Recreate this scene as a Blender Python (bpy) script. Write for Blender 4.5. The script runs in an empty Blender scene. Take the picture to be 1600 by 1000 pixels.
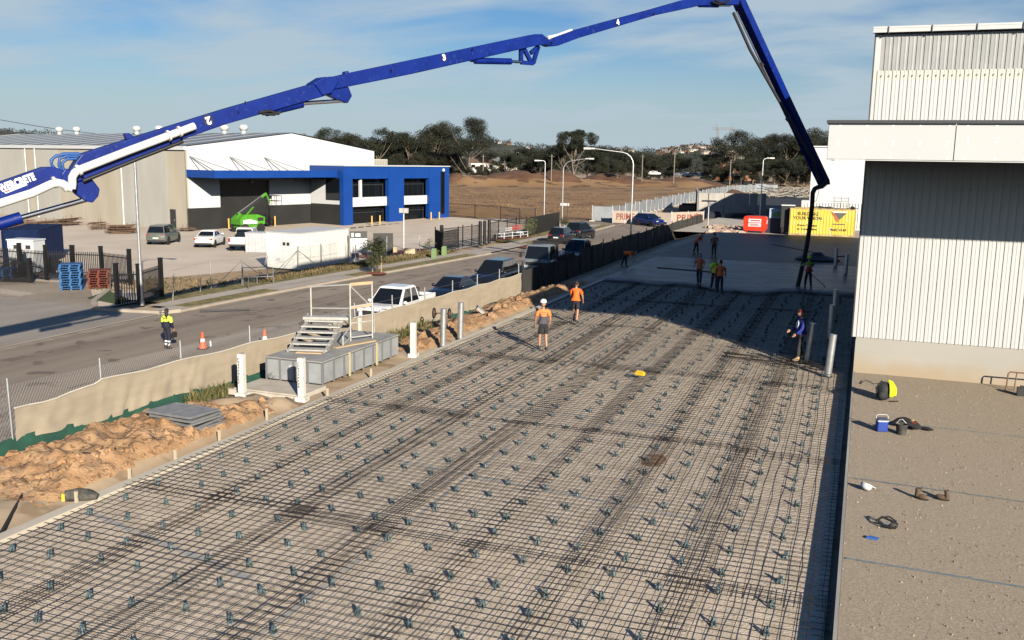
import bpy, math, random, bmesh
from math import sin, cos, pi, radians as R
from mathutils import Vector as V, Matrix as Mx
import mathutils.noise as mn

S = bpy.context.scene
COL = S.collection
# ------------------------------------------------------------------ camera
FOC, CH = 1460.0, 6.787
FW = V((-0.34472, 0.92348, -0.16841)); UP = V((-0.07416, 0.15206, 0.98559)); RT = V((0.93577, 0.35224, 0.01607))
cam = bpy.data.cameras.new('camera'); cam_ob = bpy.data.objects.new('camera', cam); COL.objects.link(cam_ob)
m3 = Mx((RT, UP, -FW)).transposed()
cam_ob.matrix_world = Mx.Translation((0, 0, CH)) @ m3.to_4x4()
cam.sensor_width = 36.0; cam.lens = FOC / 1600 * 36; cam.clip_end = 9000; cam.clip_start = 0.3
S.camera = cam_ob
# ------------------------------------------------------------------ light
SUN_AZ, SUN_EL = R(42.0), R(20.2)          # shadows run 42 degrees to the left of the slab direction
SH = V((-sin(SUN_AZ), cos(SUN_AZ), 0))     # the way shadows fall
sun = bpy.data.lights.new('sun', 'SUN'); sun.energy = 5.0; sun.angle = R(0.55); sun.color = (1.0, 0.90, 0.75)
so = bpy.data.objects.new('sun', sun); COL.objects.link(so)
tosun = V((sin(SUN_AZ) * cos(SUN_EL), -cos(SUN_AZ) * cos(SUN_EL), sin(SUN_EL)))
so.rotation_euler = tosun.to_track_quat('Z', 'Y').to_euler(); so.location = tosun * 60
W = bpy.data.worlds.new('World'); S.world = W; W.use_nodes = True
nt = W.node_tree; nt.nodes.clear()
out = nt.nodes.new('ShaderNodeOutputWorld'); bg = nt.nodes.new('ShaderNodeBackground')
sky = nt.nodes.new('ShaderNodeTexSky'); sky.sky_type = 'NISHITA'; sky.sun_disc = False
sky.sun_elevation = SUN_EL; sky.sun_rotation = math.atan2(tosun.x, tosun.y)
sky.altitude = 50; sky.air_density = 1.0; sky.dust_density = 0.6; sky.ozone_density = 1.6
bg.inputs['Strength'].default_value = 0.05
tc = nt.nodes.new('ShaderNodeTexCoord')
sep = nt.nodes.new('ShaderNodeSeparateXYZ'); nt.links.new(tc.outputs['Generated'], sep.inputs[0])
# thin high cloud: noise on the direction, flattened into streaks towards the horizon
def wmath(op, a, b=None, c=None):
    n = nt.nodes.new('ShaderNodeMath'); n.operation = op
    for i, x in enumerate((a, b, c)):
        if x is None: continue
        if isinstance(x, (int, float)): n.inputs[i].default_value = x
        else: nt.links.new(x, n.inputs[i])
    return n.outputs[0]
zc = wmath('ADD', wmath('MAXIMUM', sep.outputs['Z'], 0.0), 0.16)
cx = wmath('DIVIDE', sep.outputs['X'], zc); cy = wmath('DIVIDE', sep.outputs['Y'], zc)
cmb = nt.nodes.new('ShaderNodeCombineXYZ'); nt.links.new(cx, cmb.inputs[0]); nt.links.new(cy, cmb.inputs[1])
mp = nt.nodes.new('ShaderNodeMapping'); mp.inputs['Scale'].default_value = (1.1, 1.9, 1); mp.inputs['Rotation'].default_value = (0, 0, R(18)); mp.inputs['Location'].default_value = (5.1, 1.9, 0)
nt.links.new(cmb.outputs[0], mp.inputs[0])
cn = nt.nodes.new('ShaderNodeTexNoise'); cn.inputs['Scale'].default_value = 0.85; cn.inputs['Detail'].default_value = 7; cn.inputs['Roughness'].default_value = 0.52; cn.inputs['Distortion'].default_value = 0.35
nt.links.new(mp.outputs[0], cn.inputs['Vector'])
cr = nt.nodes.new('ShaderNodeValToRGB'); cr.color_ramp.elements[0].position = 0.36; cr.color_ramp.elements[1].position = 0.57
cr.color_ramp.elements[0].color = (0, 0, 0, 1); cr.color_ramp.elements[1].color = (0.9, 0.9, 0.9, 1)
nt.links.new(cn.outputs[0], cr.inputs[0])
hs = nt.nodes.new('ShaderNodeHueSaturation'); hs.inputs['Saturation'].default_value = 1.35; hs.inputs['Value'].default_value = 1.0
nt.links.new(sky.outputs[0], hs.inputs['Color'])
mxc = nt.nodes.new('ShaderNodeMixRGB'); mxc.inputs[2].default_value = (5.5, 6.8, 7.8, 1)
elev = nt.nodes.new('ShaderNodeMapRange'); elev.interpolation_type = 'SMOOTHSTEP'; elev.inputs['From Min'].default_value = 0.15; elev.inputs['From Max'].default_value = 0.50; elev.inputs['To Min'].default_value = 1.0; elev.inputs['To Max'].default_value = 0.05
nt.links.new(sep.outputs['Z'], elev.inputs['Value'])
lowh = nt.nodes.new('ShaderNodeMapRange'); lowh.interpolation_type = 'SMOOTHSTEP'; lowh.inputs['From Min'].default_value = 0.0; lowh.inputs['From Max'].default_value = 0.135; lowh.inputs['To Min'].default_value = 0.92; lowh.inputs['To Max'].default_value = 0.0
nt.links.new(sep.outputs['Z'], lowh.inputs['Value'])
veil = wmath('MAXIMUM', wmath('MULTIPLY', cr.outputs[0], elev.outputs[0]), lowh.outputs[0])
nt.links.new(veil, mxc.inputs[0]); tint = nt.nodes.new('ShaderNodeMixRGB'); tint.blend_type = 'MULTIPLY'; tint.inputs[0].default_value = 1.0; tint.inputs[2].default_value = (0.70, 0.84, 1.10, 1)
nt.links.new(hs.outputs[0], tint.inputs[1]); nt.links.new(tint.outputs[0], mxc.inputs[1])
nt.links.new(mxc.outputs[0], bg.inputs['Color']); nt.links.new(bg.outputs[0], out.inputs[0])
vs = S.view_settings; vs.view_transform = 'Standard'; vs.look = 'None'; vs.gamma = 1.0; vs.use_curve_mapping = False; vs.exposure = 0.74
S.cycles.max_bounces = 5; S.cycles.diffuse_bounces = 0; S.cycles.glossy_bounces = 3; S.cycles.transparent_max_bounces = 12

# ------------------------------------------------------------------ where things stand (ground point under a sight line, metres)
def gp(px, py, z=0.0):
    d = FW * FOC + RT * (px - 800) - UP * (py - 500)
    t = (z - CH) / d.z
    return V((d.x * t, d.y * t, z))
def inplane(px, py, p0, n):
    d = FW * FOC + RT * (px - 800) - UP * (py - 500)
    o = V((0, 0, CH)); p0 = V(p0); n = V(n)
    return o + d * ((p0 - o).dot(n) / d.dot(n))
def far(px, D, z):
    """point at depth D along the view, under picture column px, at height z"""
    d = FW * FOC + RT * (px - 800) - UP * (252 - 500)
    p = d * (D / FOC); return V((p.x, p.y, z))
def lerp(a, b, t): return a + (b - a) * t
def sst(a, b, x):
    t = min(1, max(0, (x - a) / (b - a))); return t * t * (3 - 2 * t)

# ------------------------------------------------------------------ materials
MATS = {}
def mat(name, c1, c2=None, scale=3.0, rough=0.6, metal=0.0, bump=0.0, bscale=40.0, detail=5.0, lo=0.35, hi=0.65, c3=None, s3=60.0, t3=0.62, spec=None, aniso=None, dist=0.0, voro=0.0):
    """a plain or two-tone surface: noise between c1 and c2, optional finer specks c3, optional relief"""
    if name in MATS: return MATS[name]
    m = bpy.data.materials.new(name); m.use_nodes = True; n = m.node_tree; b = n.nodes['Principled BSDF']
    b.inputs['Base Color'].default_value = (*c1, 1); b.inputs['Roughness'].default_value = rough; b.inputs['Metallic'].default_value = metal
    if spec is not None: b.inputs['Specular IOR Level'].default_value = spec
    tcn = n.nodes.new('ShaderNodeTexCoord'); vec = tcn.outputs['Object']
    if aniso:
        mpn = n.nodes.new('ShaderNodeMapping'); mpn.inputs['Scale'].default_value = aniso; n.links.new(vec, mpn.inputs[0]); vec2 = mpn.outputs[0]
    else: vec2 = vec
    col = None
    if c2 is not None:
        t = n.nodes.new('ShaderNodeTexNoise'); t.inputs['Scale'].default_value = scale; t.inputs['Detail'].default_value = detail; t.inputs['Distortion'].default_value = dist; n.links.new(vec2, t.inputs['Vector'])
        r = n.nodes.new('ShaderNodeValToRGB'); r.color_ramp.elements[0].position = lo; r.color_ramp.elements[1].position = hi
        r.color_ramp.elements[0].color = (*c1, 1); r.color_ramp.elements[1].color = (*c2, 1)
        n.links.new(t.outputs[0], r.inputs[0]); col = r.outputs[0]
    if c3 is not None:
        t3n = n.nodes.new('ShaderNodeTexNoise'); t3n.inputs['Scale'].default_value = s3; t3n.inputs['Detail'].default_value = 3; n.links.new(vec, t3n.inputs['Vector'])
        r3 = n.nodes.new('ShaderNodeValToRGB'); r3.color_ramp.elements[0].position = t3; r3.color_ramp.elements[1].position = t3 + 0.06
        r3.color_ramp.elements[0].color = (0, 0, 0, 1); r3.color_ramp.elements[1].color = (1, 1, 1, 1); n.links.new(t3n.outputs[0], r3.inputs[0])
        mx = n.nodes.new('ShaderNodeMixRGB'); n.links.new(r3.outputs[0], mx.inputs[0]); mx.inputs[2].default_value = (*c3, 1)
        if col is None: mx.inputs[1].default_value = (*c1, 1)
        else: n.links.new(col, mx.inputs[1])
        col = mx.outputs[0]
    if col is not None: n.links.new(col, b.inputs['Base Color'])
    if bump:
        if voro:
            bt = n.nodes.new('ShaderNodeTexVoronoi'); bt.inputs['Scale'].default_value = bscale; o0 = bt.outputs['Distance']
        else:
            bt = n.nodes.new('ShaderNodeTexNoise'); bt.inputs['Scale'].default_value = bscale; bt.inputs['Detail'].default_value = 4; o0 = bt.outputs[0]
        n.links.new(vec2, bt.inputs['Vector'])
        bn = n.nodes.new('ShaderNodeBump'); bn.inputs['Strength'].default_value = min(1, bump); bn.inputs['Distance'].default_value = 0.03 * max(1, bump)
        n.links.new(o0, bn.inputs['Height']); n.links.new(bn.outputs[0], b.inputs['Normal'])
    MATS[name] = m
    return m
def glass(name, c=(0.015, 0.02, 0.025), rough=0.05):
    m = mat(name, c, rough=rough, spec=0.5); return m

# ------------------------------------------------------------------ mesh builder
class MB:
    def __init__(s): s.v = []; s.f = []; s.m = []
    def add(s, vs, fs, mi=0):
        o = len(s.v); s.v.extend([tuple(x) for x in vs]); s.f.extend([tuple(i + o for i in f) for f in fs]); s.m.extend([mi] * len(fs)); return s
    def box(s, c, d, rz=0, mi=0, M=None):
        x, y, z = d[0] / 2, d[1] / 2, d[2] / 2
        vs = [V((a * x, b * y, e * z)) for e in (-1, 1) for a, b in ((-1, -1), (1, -1), (1, 1), (-1, 1))]
        if M is None: M = Mx.Translation(c) @ Mx.Rotation(rz, 4, 'Z')
        vs = [M @ p for p in vs]
        return s.add(vs, [(3, 2, 1, 0), (4, 5, 6, 7), (0, 1, 5, 4), (1, 2, 6, 5), (2, 3, 7, 6), (3, 0, 4, 7)], mi)
    def beam(s, p, q, w, h, mi=0, up=(0, 0, 1)):
        p = V(p); q = V(q); d = (q - p); L = d.length
        if L < 1e-6: return s
        d /= L; u = V(up)
        if abs(d.dot(u)) > 0.99: u = V((1, 0, 0))
        x = d.cross(u).normalized(); z = x.cross(d)
        vs = [e + x * a * w / 2 + z * b * h / 2 for e in (p, q) for a, b in ((-1, -1), (1, -1), (1, 1), (-1, 1))]
        return s.add(vs, [(0, 1, 2, 3), (7, 6, 5, 4), (0, 4, 5, 1), (1, 5, 6, 2), (2, 6, 7, 3), (3, 7, 4, 0)], mi)
    def cyl(s, p, q, r0, r1=None, n=10, mi=0, cap=True):
        return s.tube([p, q], [r0, r0 if r1 is None else r1], n, mi, cap)
    def tube(s, pts, r, n=8, mi=0, cap=True, sx=1.0):
        pts = [V(p) for p in pts]; rs = r if isinstance(r, (list, tuple)) else [r] * len(pts)
        o = len(s.v); prev = None
        for i, p in enumerate(pts):
            a = pts[max(0, i - 1)]; b = pts[min(len(pts) - 1, i + 1)]; d = (b - a).normalized()
            if prev is None:
                u = V((0, 0, 1)) if abs(d.z) < 0.95 else V((1, 0, 0)); x = d.cross(u).normalized()
            else:
                x = (prev - d * prev.dot(d)).normalized()
            prev = x; y = d.cross(x)
            for k in range(n):
                t = 2 * pi * k / n; s.v.append(tuple(p + x * cos(t) * rs[i] * sx + y * sin(t) * rs[i]))
        for i in range(len(pts) - 1):
            for k in range(n):
                a = o + i * n + k; b = o + i * n + (k + 1) % n
                s.f.append((a, b, b + n, a + n)); s.m.append(mi)
        if cap:
            s.f.append(tuple(o + k for k in reversed(range(n)))); s.m.append(mi)
            e = o + (len(pts) - 1) * n; s.f.append(tuple(e + k for k in range(n))); s.m.append(mi)
        return s
    def prism(s, pts, ext, mi=0):
        """closed polygon of 3D points pushed along ext"""
        pts = [V(p) for p in pts]; e = V(ext); n = len(pts)
        vs = pts + [p + e for p in pts]
        fs = [tuple(range(n))[::-1], tuple(range(n, 2 * n))] + [(i, (i + 1) % n, (i + 1) % n + n, i + n) for i in range(n)]
        return s.add(vs, fs, mi)
    def lathe(s, prof, c=(0, 0, 0), n=14, mi=0):
        o = len(s.v)
        for r, z in prof:
            for k in range(n):
                t = 2 * pi * k / n; s.v.append((c[0] + r * cos(t), c[1] + r * sin(t), c[2] + z))
        for i in range(len(prof) - 1):
            for k in range(n):
                a = o + i * n + k; b = o + i * n + (k + 1) % n
                s.f.append((a, b, b + n, a + n)); s.m.append(mi)
        s.f.append(tuple(o + k for k in reversed(range(n)))); s.m.append(mi)
        e = o + (len(prof) - 1) * n; s.f.append(tuple(e + k for k in range(n))); s.m.append(mi)
        return s
    def grid(s, us, vs_, fn, mi=0):
        o = len(s.v); nu, nv = len(us), len(vs_)
        for b in vs_:
            for a in us: s.v.append(tuple(fn(a, b)))
        for j in range(nv - 1):
            for i in range(nu - 1):
                a = o + j * nu + i; s.f.append((a, a + 1, a + nu + 1, a + nu)); s.m.append(mi)
        return s
    def sph(s, c, r, n=10, k=7, mi=0):
        rr = r if isinstance(r, (tuple, list)) else (r, r, r); o = len(s.v)
        for i in range(1, k):
            p = pi * i / k
            for j in range(n):
                t = 2 * pi * j / n; s.v.append((c[0] + rr[0] * sin(p) * cos(t), c[1] + rr[1] * sin(p) * sin(t), c[2] - rr[2] * cos(p)))
        b = len(s.v); s.v.append((c[0], c[1], c[2] - rr[2])); s.v.append((c[0], c[1], c[2] + rr[2]))
        for i in range(k - 2):
            for j in range(n):
                a = o + i * n + j; d = o + i * n + (j + 1) % n; s.f.append((a, d, d + n, a + n)); s.m.append(mi)
        e = o + (k - 2) * n
        for j in range(n):
            s.f.append((b, o + (j + 1) % n, o + j)); s.m.append(mi); s.f.append((b + 1, e + j, e + (j + 1) % n)); s.m.append(mi)
        return s
    def mesh(s, name, mats, smooth=None):
        me = bpy.data.meshes.new(name); me.from_pydata(s.v, [], s.f)
        ml = mats if isinstance(mats, (list, tuple)) else [mats]
        for m in ml: me.materials.append(m)
        if len(ml) > 1: me.polygons.foreach_set('material_index', s.m)
        if smooth:
            me.polygons.foreach_set('use_smooth', [True] * len(s.f)); me.set_sharp_from_angle(angle=R(smooth))
        me.update(); return me
    def build(s, name, mats, parent=None, smooth=None, loc=None, rz=0):
        return ob(name, s.mesh(name, mats, smooth), parent, loc, rz)
def ob(name, me, parent=None, loc=None, rz=0):
    o = bpy.data.objects.new(name, me); COL.objects.link(o)
    if parent is not None: o.parent = parent
    if loc is not None: o.location = loc
    if rz: o.rotation_euler = (0, 0, rz)
    return o
def tag(o, label=None, cat=None, group=None, kind=None):
    if label: o['label'] = label
    if cat: o['category'] = cat
    if group: o['group'] = group
    if kind: o['kind'] = kind
    return o
def thing(name, label, cat, loc=(0, 0, 0), rz=0, group=None):
    o = ob(name, None, None, loc, rz); o.empty_display_size = 0.2
    return tag(o, label, cat, group)
def struct(o): o['kind'] = 'structure'; return o
def dup(root, loc, rz=None, label=None, group=None, scale=None):
    def cp(o, par):
        c = o.copy(); COL.objects.link(c)
        if par is not None: c.parent = par
        for ch in KIDS.get(o.name, None) or list(o.children): cp(ch, c)
        return c
    r = cp(root, None); r.location = loc
    if rz is not None: r.rotation_euler = (0, 0, rz)
    if label: r['label'] = label
    if group: r['group'] = group
    if scale: r.scale = (scale,) * 3 if isinstance(scale, (int, float)) else scale
    return r
KIDS = {}
ORD = ['top', 'second', 'third', 'fourth', 'fifth', 'sixth', 'seventh', 'eighth', 'ninth', 'tenth', 'eleventh', 'twelfth']
rnd = random.Random(7)

# common finishes
M_white = mat('white_paint', (0.78, 0.78, 0.76), (0.72, 0.72, 0.70), scale=1.2, rough=0.5)
M_blue = mat('pump_blue_paint', (0.0015, 0.013, 0.145), (0.003, 0.019, 0.185), scale=1.6, rough=0.42, c3=(0.016, 0.034, 0.16), s3=7, t3=.62, spec=.3)
M_blk = mat('black_metal', (0.012, 0.012, 0.013), rough=0.45)
M_rub = mat('black_rubber', (0.018, 0.018, 0.018), rough=0.85)
M_galv = mat('galvanised_steel', (0.42, 0.43, 0.44), (0.54, 0.55, 0.56), scale=6, rough=0.42, metal=0.75)
M_chrome = mat('polished_rod', (0.72, 0.72, 0.72), rough=0.18, metal=1.0)
M_conc = mat('grey_concrete', (0.30, 0.29, 0.265), (0.37, 0.355, 0.32), scale=1.4, rough=0.85, bump=0.15, bscale=30)
M_skin = mat('skin', (0.42, 0.22, 0.14), rough=0.55)
M_skin2 = mat('tanned_skin', (0.30, 0.15, 0.09), rough=0.55)
M_timber = mat('raw_timber', (0.42, 0.30, 0.17), (0.50, 0.37, 0.22), scale=3, rough=0.75, aniso=(1, 1, 8))
M_dark = mat('dark_grey_paint', (0.035, 0.036, 0.038), rough=0.5)
M_glass = glass('dark_glass', (0.006, 0.008, 0.010), .08); M_glass.node_tree.nodes['Principled BSDF'].inputs['Specular IOR Level'].default_value = .3
M_orange = mat('hi_vis_orange', (0.75, 0.13, 0.03), rough=0.8)
M_lime = mat('hi_vis_lime', (0.55, 0.85, 0.04), rough=0.8)
M_navy = mat('navy_cloth', (0.012, 0.014, 0.03), rough=0.85)
M_text = mat('black_print', (0.02, 0.02, 0.022), rough=0.6)
M_wtext = mat('white_print', (0.80, 0.80, 0.80), rough=0.5)

def text(name, body, size, loc, xdir, up, m, parent=None, align='CENTER', ext=0.002, shear=0.0, bold=0.0, sx=1.0):
    """flat lettering as a thin mesh; xdir is the reading direction, up the way the letters stand"""
    cu = bpy.data.curves.new(name, 'FONT'); cu.body = body; cu.size = size; cu.align_x = align; cu.align_y = 'CENTER'
    cu.extrude = ext; cu.shear = shear; cu.offset = bold; cu.resolution_u = 2
    to = bpy.data.objects.new(name, cu); COL.objects.link(to)
    dg = bpy.context.evaluated_depsgraph_get(); me = bpy.data.meshes.new_from_object(to.evaluated_get(dg))
    bpy.data.objects.remove(to); bpy.data.curves.remove(cu)
    me.materials.clear(); me.materials.append(m)
    x = V(xdir).normalized(); u = V(up).normalized(); z = x.cross(u).normalized(); u = z.cross(x)
    T = Mx((x * sx, u, z)).transposed().to_4x4(); T.translation = V(loc)
    me.transform(T); return ob(name, me, parent)
# ------------------------------------------------------------------ terrain
def basez(X, Y):
    b = lerp(-1.25, -0.95, sst(88, 125, Y))
    return b
def fencez(Y):
    if Y < 15: return -0.05
    if Y < 34: return lerp(-0.05, -0.55, (Y - 15) / 19)
    if Y < 57: return lerp(-0.55, -0.85, (Y - 34) / 23)
    return -0.85
def gz(X, Y):
    if X < -19.6: z = basez(X, Y)
    elif X < -18.2: z = lerp(basez(X, Y), fencez(Y) - .02, sst(-19.6, -18.2, X))
    elif X < -14.4: z = lerp(fencez(Y) - .02, -0.06, sst(-18.2, -14.6, X))
    else: z = -0.06
    if X >= -19.6: z = lerp(z, -0.4, sst(100, 125, Y))
    return z
def spread(*segs):
    r = []
    for a, b, s in segs:
        x = a
        while x < b - 1e-6: r.append(x); x += s
    r.append(segs[-1][1]); return r
def bumpy(X, Y):
    """spoil and ruts outside the sealed areas"""
    z = 0
    if -18.3 < X < -14.2 and -5 < Y < 52:
        w = sst(-17.6, -16.8, X) * (1 - sst(-14.9, -14.2, X))
        p = V((X * 1.1, Y * 1.1, 0))
        lump = (mn.fractal(p, 1.0, 2.0, 4) * 0.16 + abs(mn.noise(V((X * 2.3, Y * 2.3, 3)))) * 0.22)
        if Y < 17.6: e = 0.10 + 0.18 * sst(13.2, 14.6, Y)
        elif Y < 21.5: e = lerp(0.28, 0.08, sst(17.6, 21.5, Y))
        elif Y < 28.5: e = 0.02
        else: e = 0.02 + 0.10 * sst(28.5, 33, Y) * (1 - sst(44, 51, Y))
        if X < -17.3 and Y > 29: w *= 0.7
        z += w * (e + lump * (0.4 if 22 < Y < 28.5 else 1.0) * (0.35 if Y < 13.2 else 1))
    return z
M_dirt = mat('tan_clay', (0.33, 0.185, 0.088), (0.42, 0.262, 0.142), scale=1.3, rough=0.95, bump=1.0, bscale=14, c3=(0.20, 0.115, 0.055), s3=9, t3=0.57)
M_ground = mat('bare_earth', (0.36, 0.26, 0.16), (0.45, 0.35, 0.24), scale=0.12, rough=0.95, bump=0.4, bscale=4, c3=(0.28, 0.20, 0.12), s3=0.9, t3=0.56)
g = MB()
xs = spread((-3000, -400, 400), (-400, -120, 40), (-120, -40, 10), (-40, -20, 2.5), (-20, -13, 0.22), (-13, 10, 5), (10, 60, 12), (60, 400, 60), (400, 3000, 400))
ys = spread((-300, -20, 40), (-20, 8, 4), (8, 52, 0.22), (52, 130, 3), (130, 400, 30), (400, 5000, 400))
g.grid(xs, ys, lambda X, Y: (X, Y, gz(X, Y) + bumpy(X, Y)))
struct(g.build('ground', M_ground, smooth=60))
# clay spoil along the edge of the slab, broken into lumps
lump = MB()
def clod(mb, c, r, seed, mi=0, fl=0.7):
    q = random.Random(seed); n0 = len(mb.v); mb.sph(c, (r * q.uniform(.7, 1.5), r * q.uniform(.7, 1.5), r * fl * q.uniform(.6, 1.2)), 6, 4, mi)
    for i in range(n0, len(mb.v)):
        p = V(mb.v[i]); d = p - V(c); k = 1 + 0.75 * mn.noise(p * (2.2 / max(r, .05)) + V((seed, 0, 0))); mb.v[i] = tuple(V(c) + d * k)
for i in range(1500):
    Y = rnd.choice([rnd.uniform(13, 21), rnd.uniform(29.5, 51), rnd.uniform(13.4, 17.5)])
    X = rnd.uniform(-17.3, -14.5)
    r = rnd.choice([.018, .022, .03, .04, .05]) * rnd.uniform(.7, 1.2)
    if i % 9 == 0: r = rnd.uniform(.07, .15); X = rnd.choice([rnd.uniform(-17.35, -16.9), rnd.uniform(-15.6, -14.8)])
    if Y > 29.5: r *= 1.3
    clod(lump, (X, Y, gz(X, Y) + bumpy(X, Y) + r * .25), r, i)
tag(lump.build('clay_clods', M_dirt, smooth=18), 'broken clods of tan clay heaped along the slab edge', 'clay clods', kind='stuff')
sp = MB()
sxs = spread((-17.7, -14.35, 0.11)); sys_ = spread((12.2, 52, 0.10))
def spoil(X, Y):
    e = sst(-17.45, -16.9, X) * (1 - sst(-14.7, -14.36, X)) * sst(12.3 + .5 * mn.noise(V((X * 2, 0, 0))), 13.6, Y) * (1 - sst(50, 52, Y))
    e *= 1 - sst(20.4, 21.2, Y) * (1 - sst(28.6, 29.6, Y))
    crk = abs(mn.noise(V((X * 1.9, Y * 1.9, 8)))) * 0.16
    return (X, Y, gz(X, Y) + bumpy(X, Y) - 0.06 + e * (0.10 + crk * .9 + 0.05 * mn.noise(V((X * 4, Y * 4, 1))) + 0.055 * mn.fractal(V((X * 9, Y * 9, 1)), .7, 2.2, 3)))
sp.grid(sxs, sys_, spoil)
struct(sp.build('spoil_heap', M_dirt, smooth=50))

# road, kerbs, verge, path, yard
def kl(Y): return lerp(-32.6, -29.5, sst(35, 84, Y)) if Y < 84 else lerp(-29.5, -28.8, sst(84, 112, Y))
M_road = mat('worn_asphalt', (0.205, 0.163, 0.124), (0.30, 0.243, 0.187), scale=0.35, rough=0.9, bump=0.12, bscale=60, aniso=(1.6, 0.16, 1), c3=(0.15, 0.12, 0.09), s3=0.8, t3=0.60, detail=8)
yy = spread((-60, 130, 2.0))
r = MB(); r.grid([0, .2, .4, .6, .8, 1], yy, lambda u, Y: (lerp(kl(Y) - (0.0 if Y > 36 else 9 * (1 - sst(34.5, 36.5, Y))), -19.9, u), Y, basez(0, Y) + 0.045))
r.grid([0, .5, 1], spread((113, 126, 1)), lambda u, Y: (lerp(-62, kl(113) - .01, u), Y, basez(0, Y) + 0.041))
struct(r.build('road', M_road))
# dark skid lines on the road
M_skid = mat('tyre_marks', (0.155, 0.125, 0.097), (0.23, 0.188, 0.145), scale=2, rough=0.9)
sk = MB()
for x0, x1, y0, y1, w in ((-29.4, -28.2, 37, 66, .22), (-27.9, -26.9, 38, 64, .16), (-25.4, -24.9, 24, 58, .16), (-31.3, -29.6, 26, 40, .3)):
    sk.grid([0, 1], spread((y0, y1, 1.5)), lambda u, Y: (lerp(x0, x1, (Y - y0) / (y1 - y0)) + u * w + .1 * sin(Y * .3), Y, basez(0, Y) + 0.050))
struct(sk.build('tyre_marks', M_skid))
M_kerb = mat('kerb_concrete', (0.33, 0.28, 0.22), (0.40, 0.345, 0.28), scale=1.5, rough=0.85)
k = MB()
ky = spread((38.5, 113, 1.5))
for i in range(len(ky) - 1):
    a, b = ky[i], ky[i + 1]
    if 74 < a < 84: h = .03
    else: h = .14
    k.beam((kl(a) - .12, a, basez(0, a) + .04 + h / 2), (kl(b) - .12, b, basez(0, b) + .04 + h / 2), .24, h)
for a in spread((-60, 112, 2))[:-1]:
    k.beam((-19.78, a, basez(0, a) + .10), (-19.78, a + 2, basez(0, a + 2) + .10), .22, .12)
struct(k.build('kerb', M_kerb))
# corner of the driveway: kerb return
cnr = MB(); pts = [(kl(38.5) - .12, 38.5), (-33.1, 37.6), (-34.6, 37.3), (-36.8, 37.0), (-38.7, 38.9), (-41.2, 42.6)]
for a, b in zip(pts, pts[1:]): cnr.beam((*a, -1.12), (*b, -1.12), .3, .2)
struct(cnr.build('kerb', M_kerb))
gut = MB(); gut.grid([0, 1], yy, lambda u, Y: (lerp(kl(max(Y, 38)) + .0, kl(max(Y, 38)) + .45, u), Y, basez(0, Y) + .054) if Y > 38 else (lerp(-32.9, -32.45, u), Y, basez(0, Y) + .054))
struct(gut.build('gutter', mat('gutter_concrete', (0.25, 0.205, 0.16), (0.33, 0.275, 0.215), scale=1.5, rough=.9)))
M_grass = mat('dry_grass', (0.15, 0.125, 0.035), (0.27, 0.21, 0.08), scale=1.3, rough=0.95, bump=0.8, bscale=18, c3=(0.09, 0.10, 0.022), s3=3, t3=0.55)
M_path = mat('path_concrete', (0.38, 0.33, 0.27), (0.44, 0.39, 0.33), scale=0.8, rough=0.9)
def strip(name, o0, o1, y0, y1, z, m):
    q = MB(); q.grid([0, 1], spread((y0, y1, 1.5)), lambda u, Y: (kl(Y) - .24 - lerp(o0, o1, u), Y, basez(0, Y) + z)); return struct(q.build(name, m))
for a, b in ((39.5, 47), (55, 72.5), (84.5, 112)): strip('grass_verge', 0, 1.15, a, b, .17, M_grass)
for a, b in ((47, 55), (72.5, 84.5), (37.5, 39.5)): strip('driveway_crossing', 0, 1.15, a, b, .165, M_path)
strip('footpath', 1.15, 2.35, 39, 112, .175, M_path)
for a, b in ((40, 60), (60, 74), (85.5, 110)): strip('grass_verge', 2.35, 4.2, a, b, .17, M_grass)
# the yard of the blue building, the grey driveway and a dirt strip
M_yard = mat('yard_concrete', (0.55, 0.46, 0.36), (0.64, 0.545, 0.435), scale=0.25, rough=0.9, bump=0.08, bscale=8, detail=7)
q = MB(); q.grid(spread((-140, -34.5, 6)), spread((38, 116, 6)), lambda X, Y: (X if X < -36 else kl(Y) - 4.3, Y, basez(X, Y) + .09)); struct(q.build('yard_pavement', M_yard))
M_drive = mat('grey_driveway', (0.25, 0.222, 0.187), (0.34, 0.30, 0.255), scale=0.4, rough=0.85, aniso=(1, .4, 1), detail=8)
q = MB(); q.prism([(-33.1, 37.7, -1.19), (-36.8, 37.1, -1.19), (-38.8, 39.0, -1.19), (-48.5, 48.3, -1.19), (-70, 45, -1.19), (-90, 20, -1.19), (-90, -40, -1.19), (-32.2, -40, -1.19)][::-1], (0, 0, .03)); struct(q.build('driveway', M_drive))
q = MB(); q.prism([(-36.9, 42.4, -1.155), (-36.3, 46, -1.155), (-36.2, 57, -1.155), (-39.5, 56.5, -1.155), (-42, 50, -1.155), (-44, 46, -1.155)][::-1], (0, 0, .02)); struct(q.build('dirt_strip', mat('dry_dirt', (0.33, 0.22, 0.12), (0.44, 0.32, 0.19), scale=1.6, rough=.95, bump=.7, bscale=9, c3=(.2, .17, .07), s3=2.5, t3=.55)))
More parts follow.
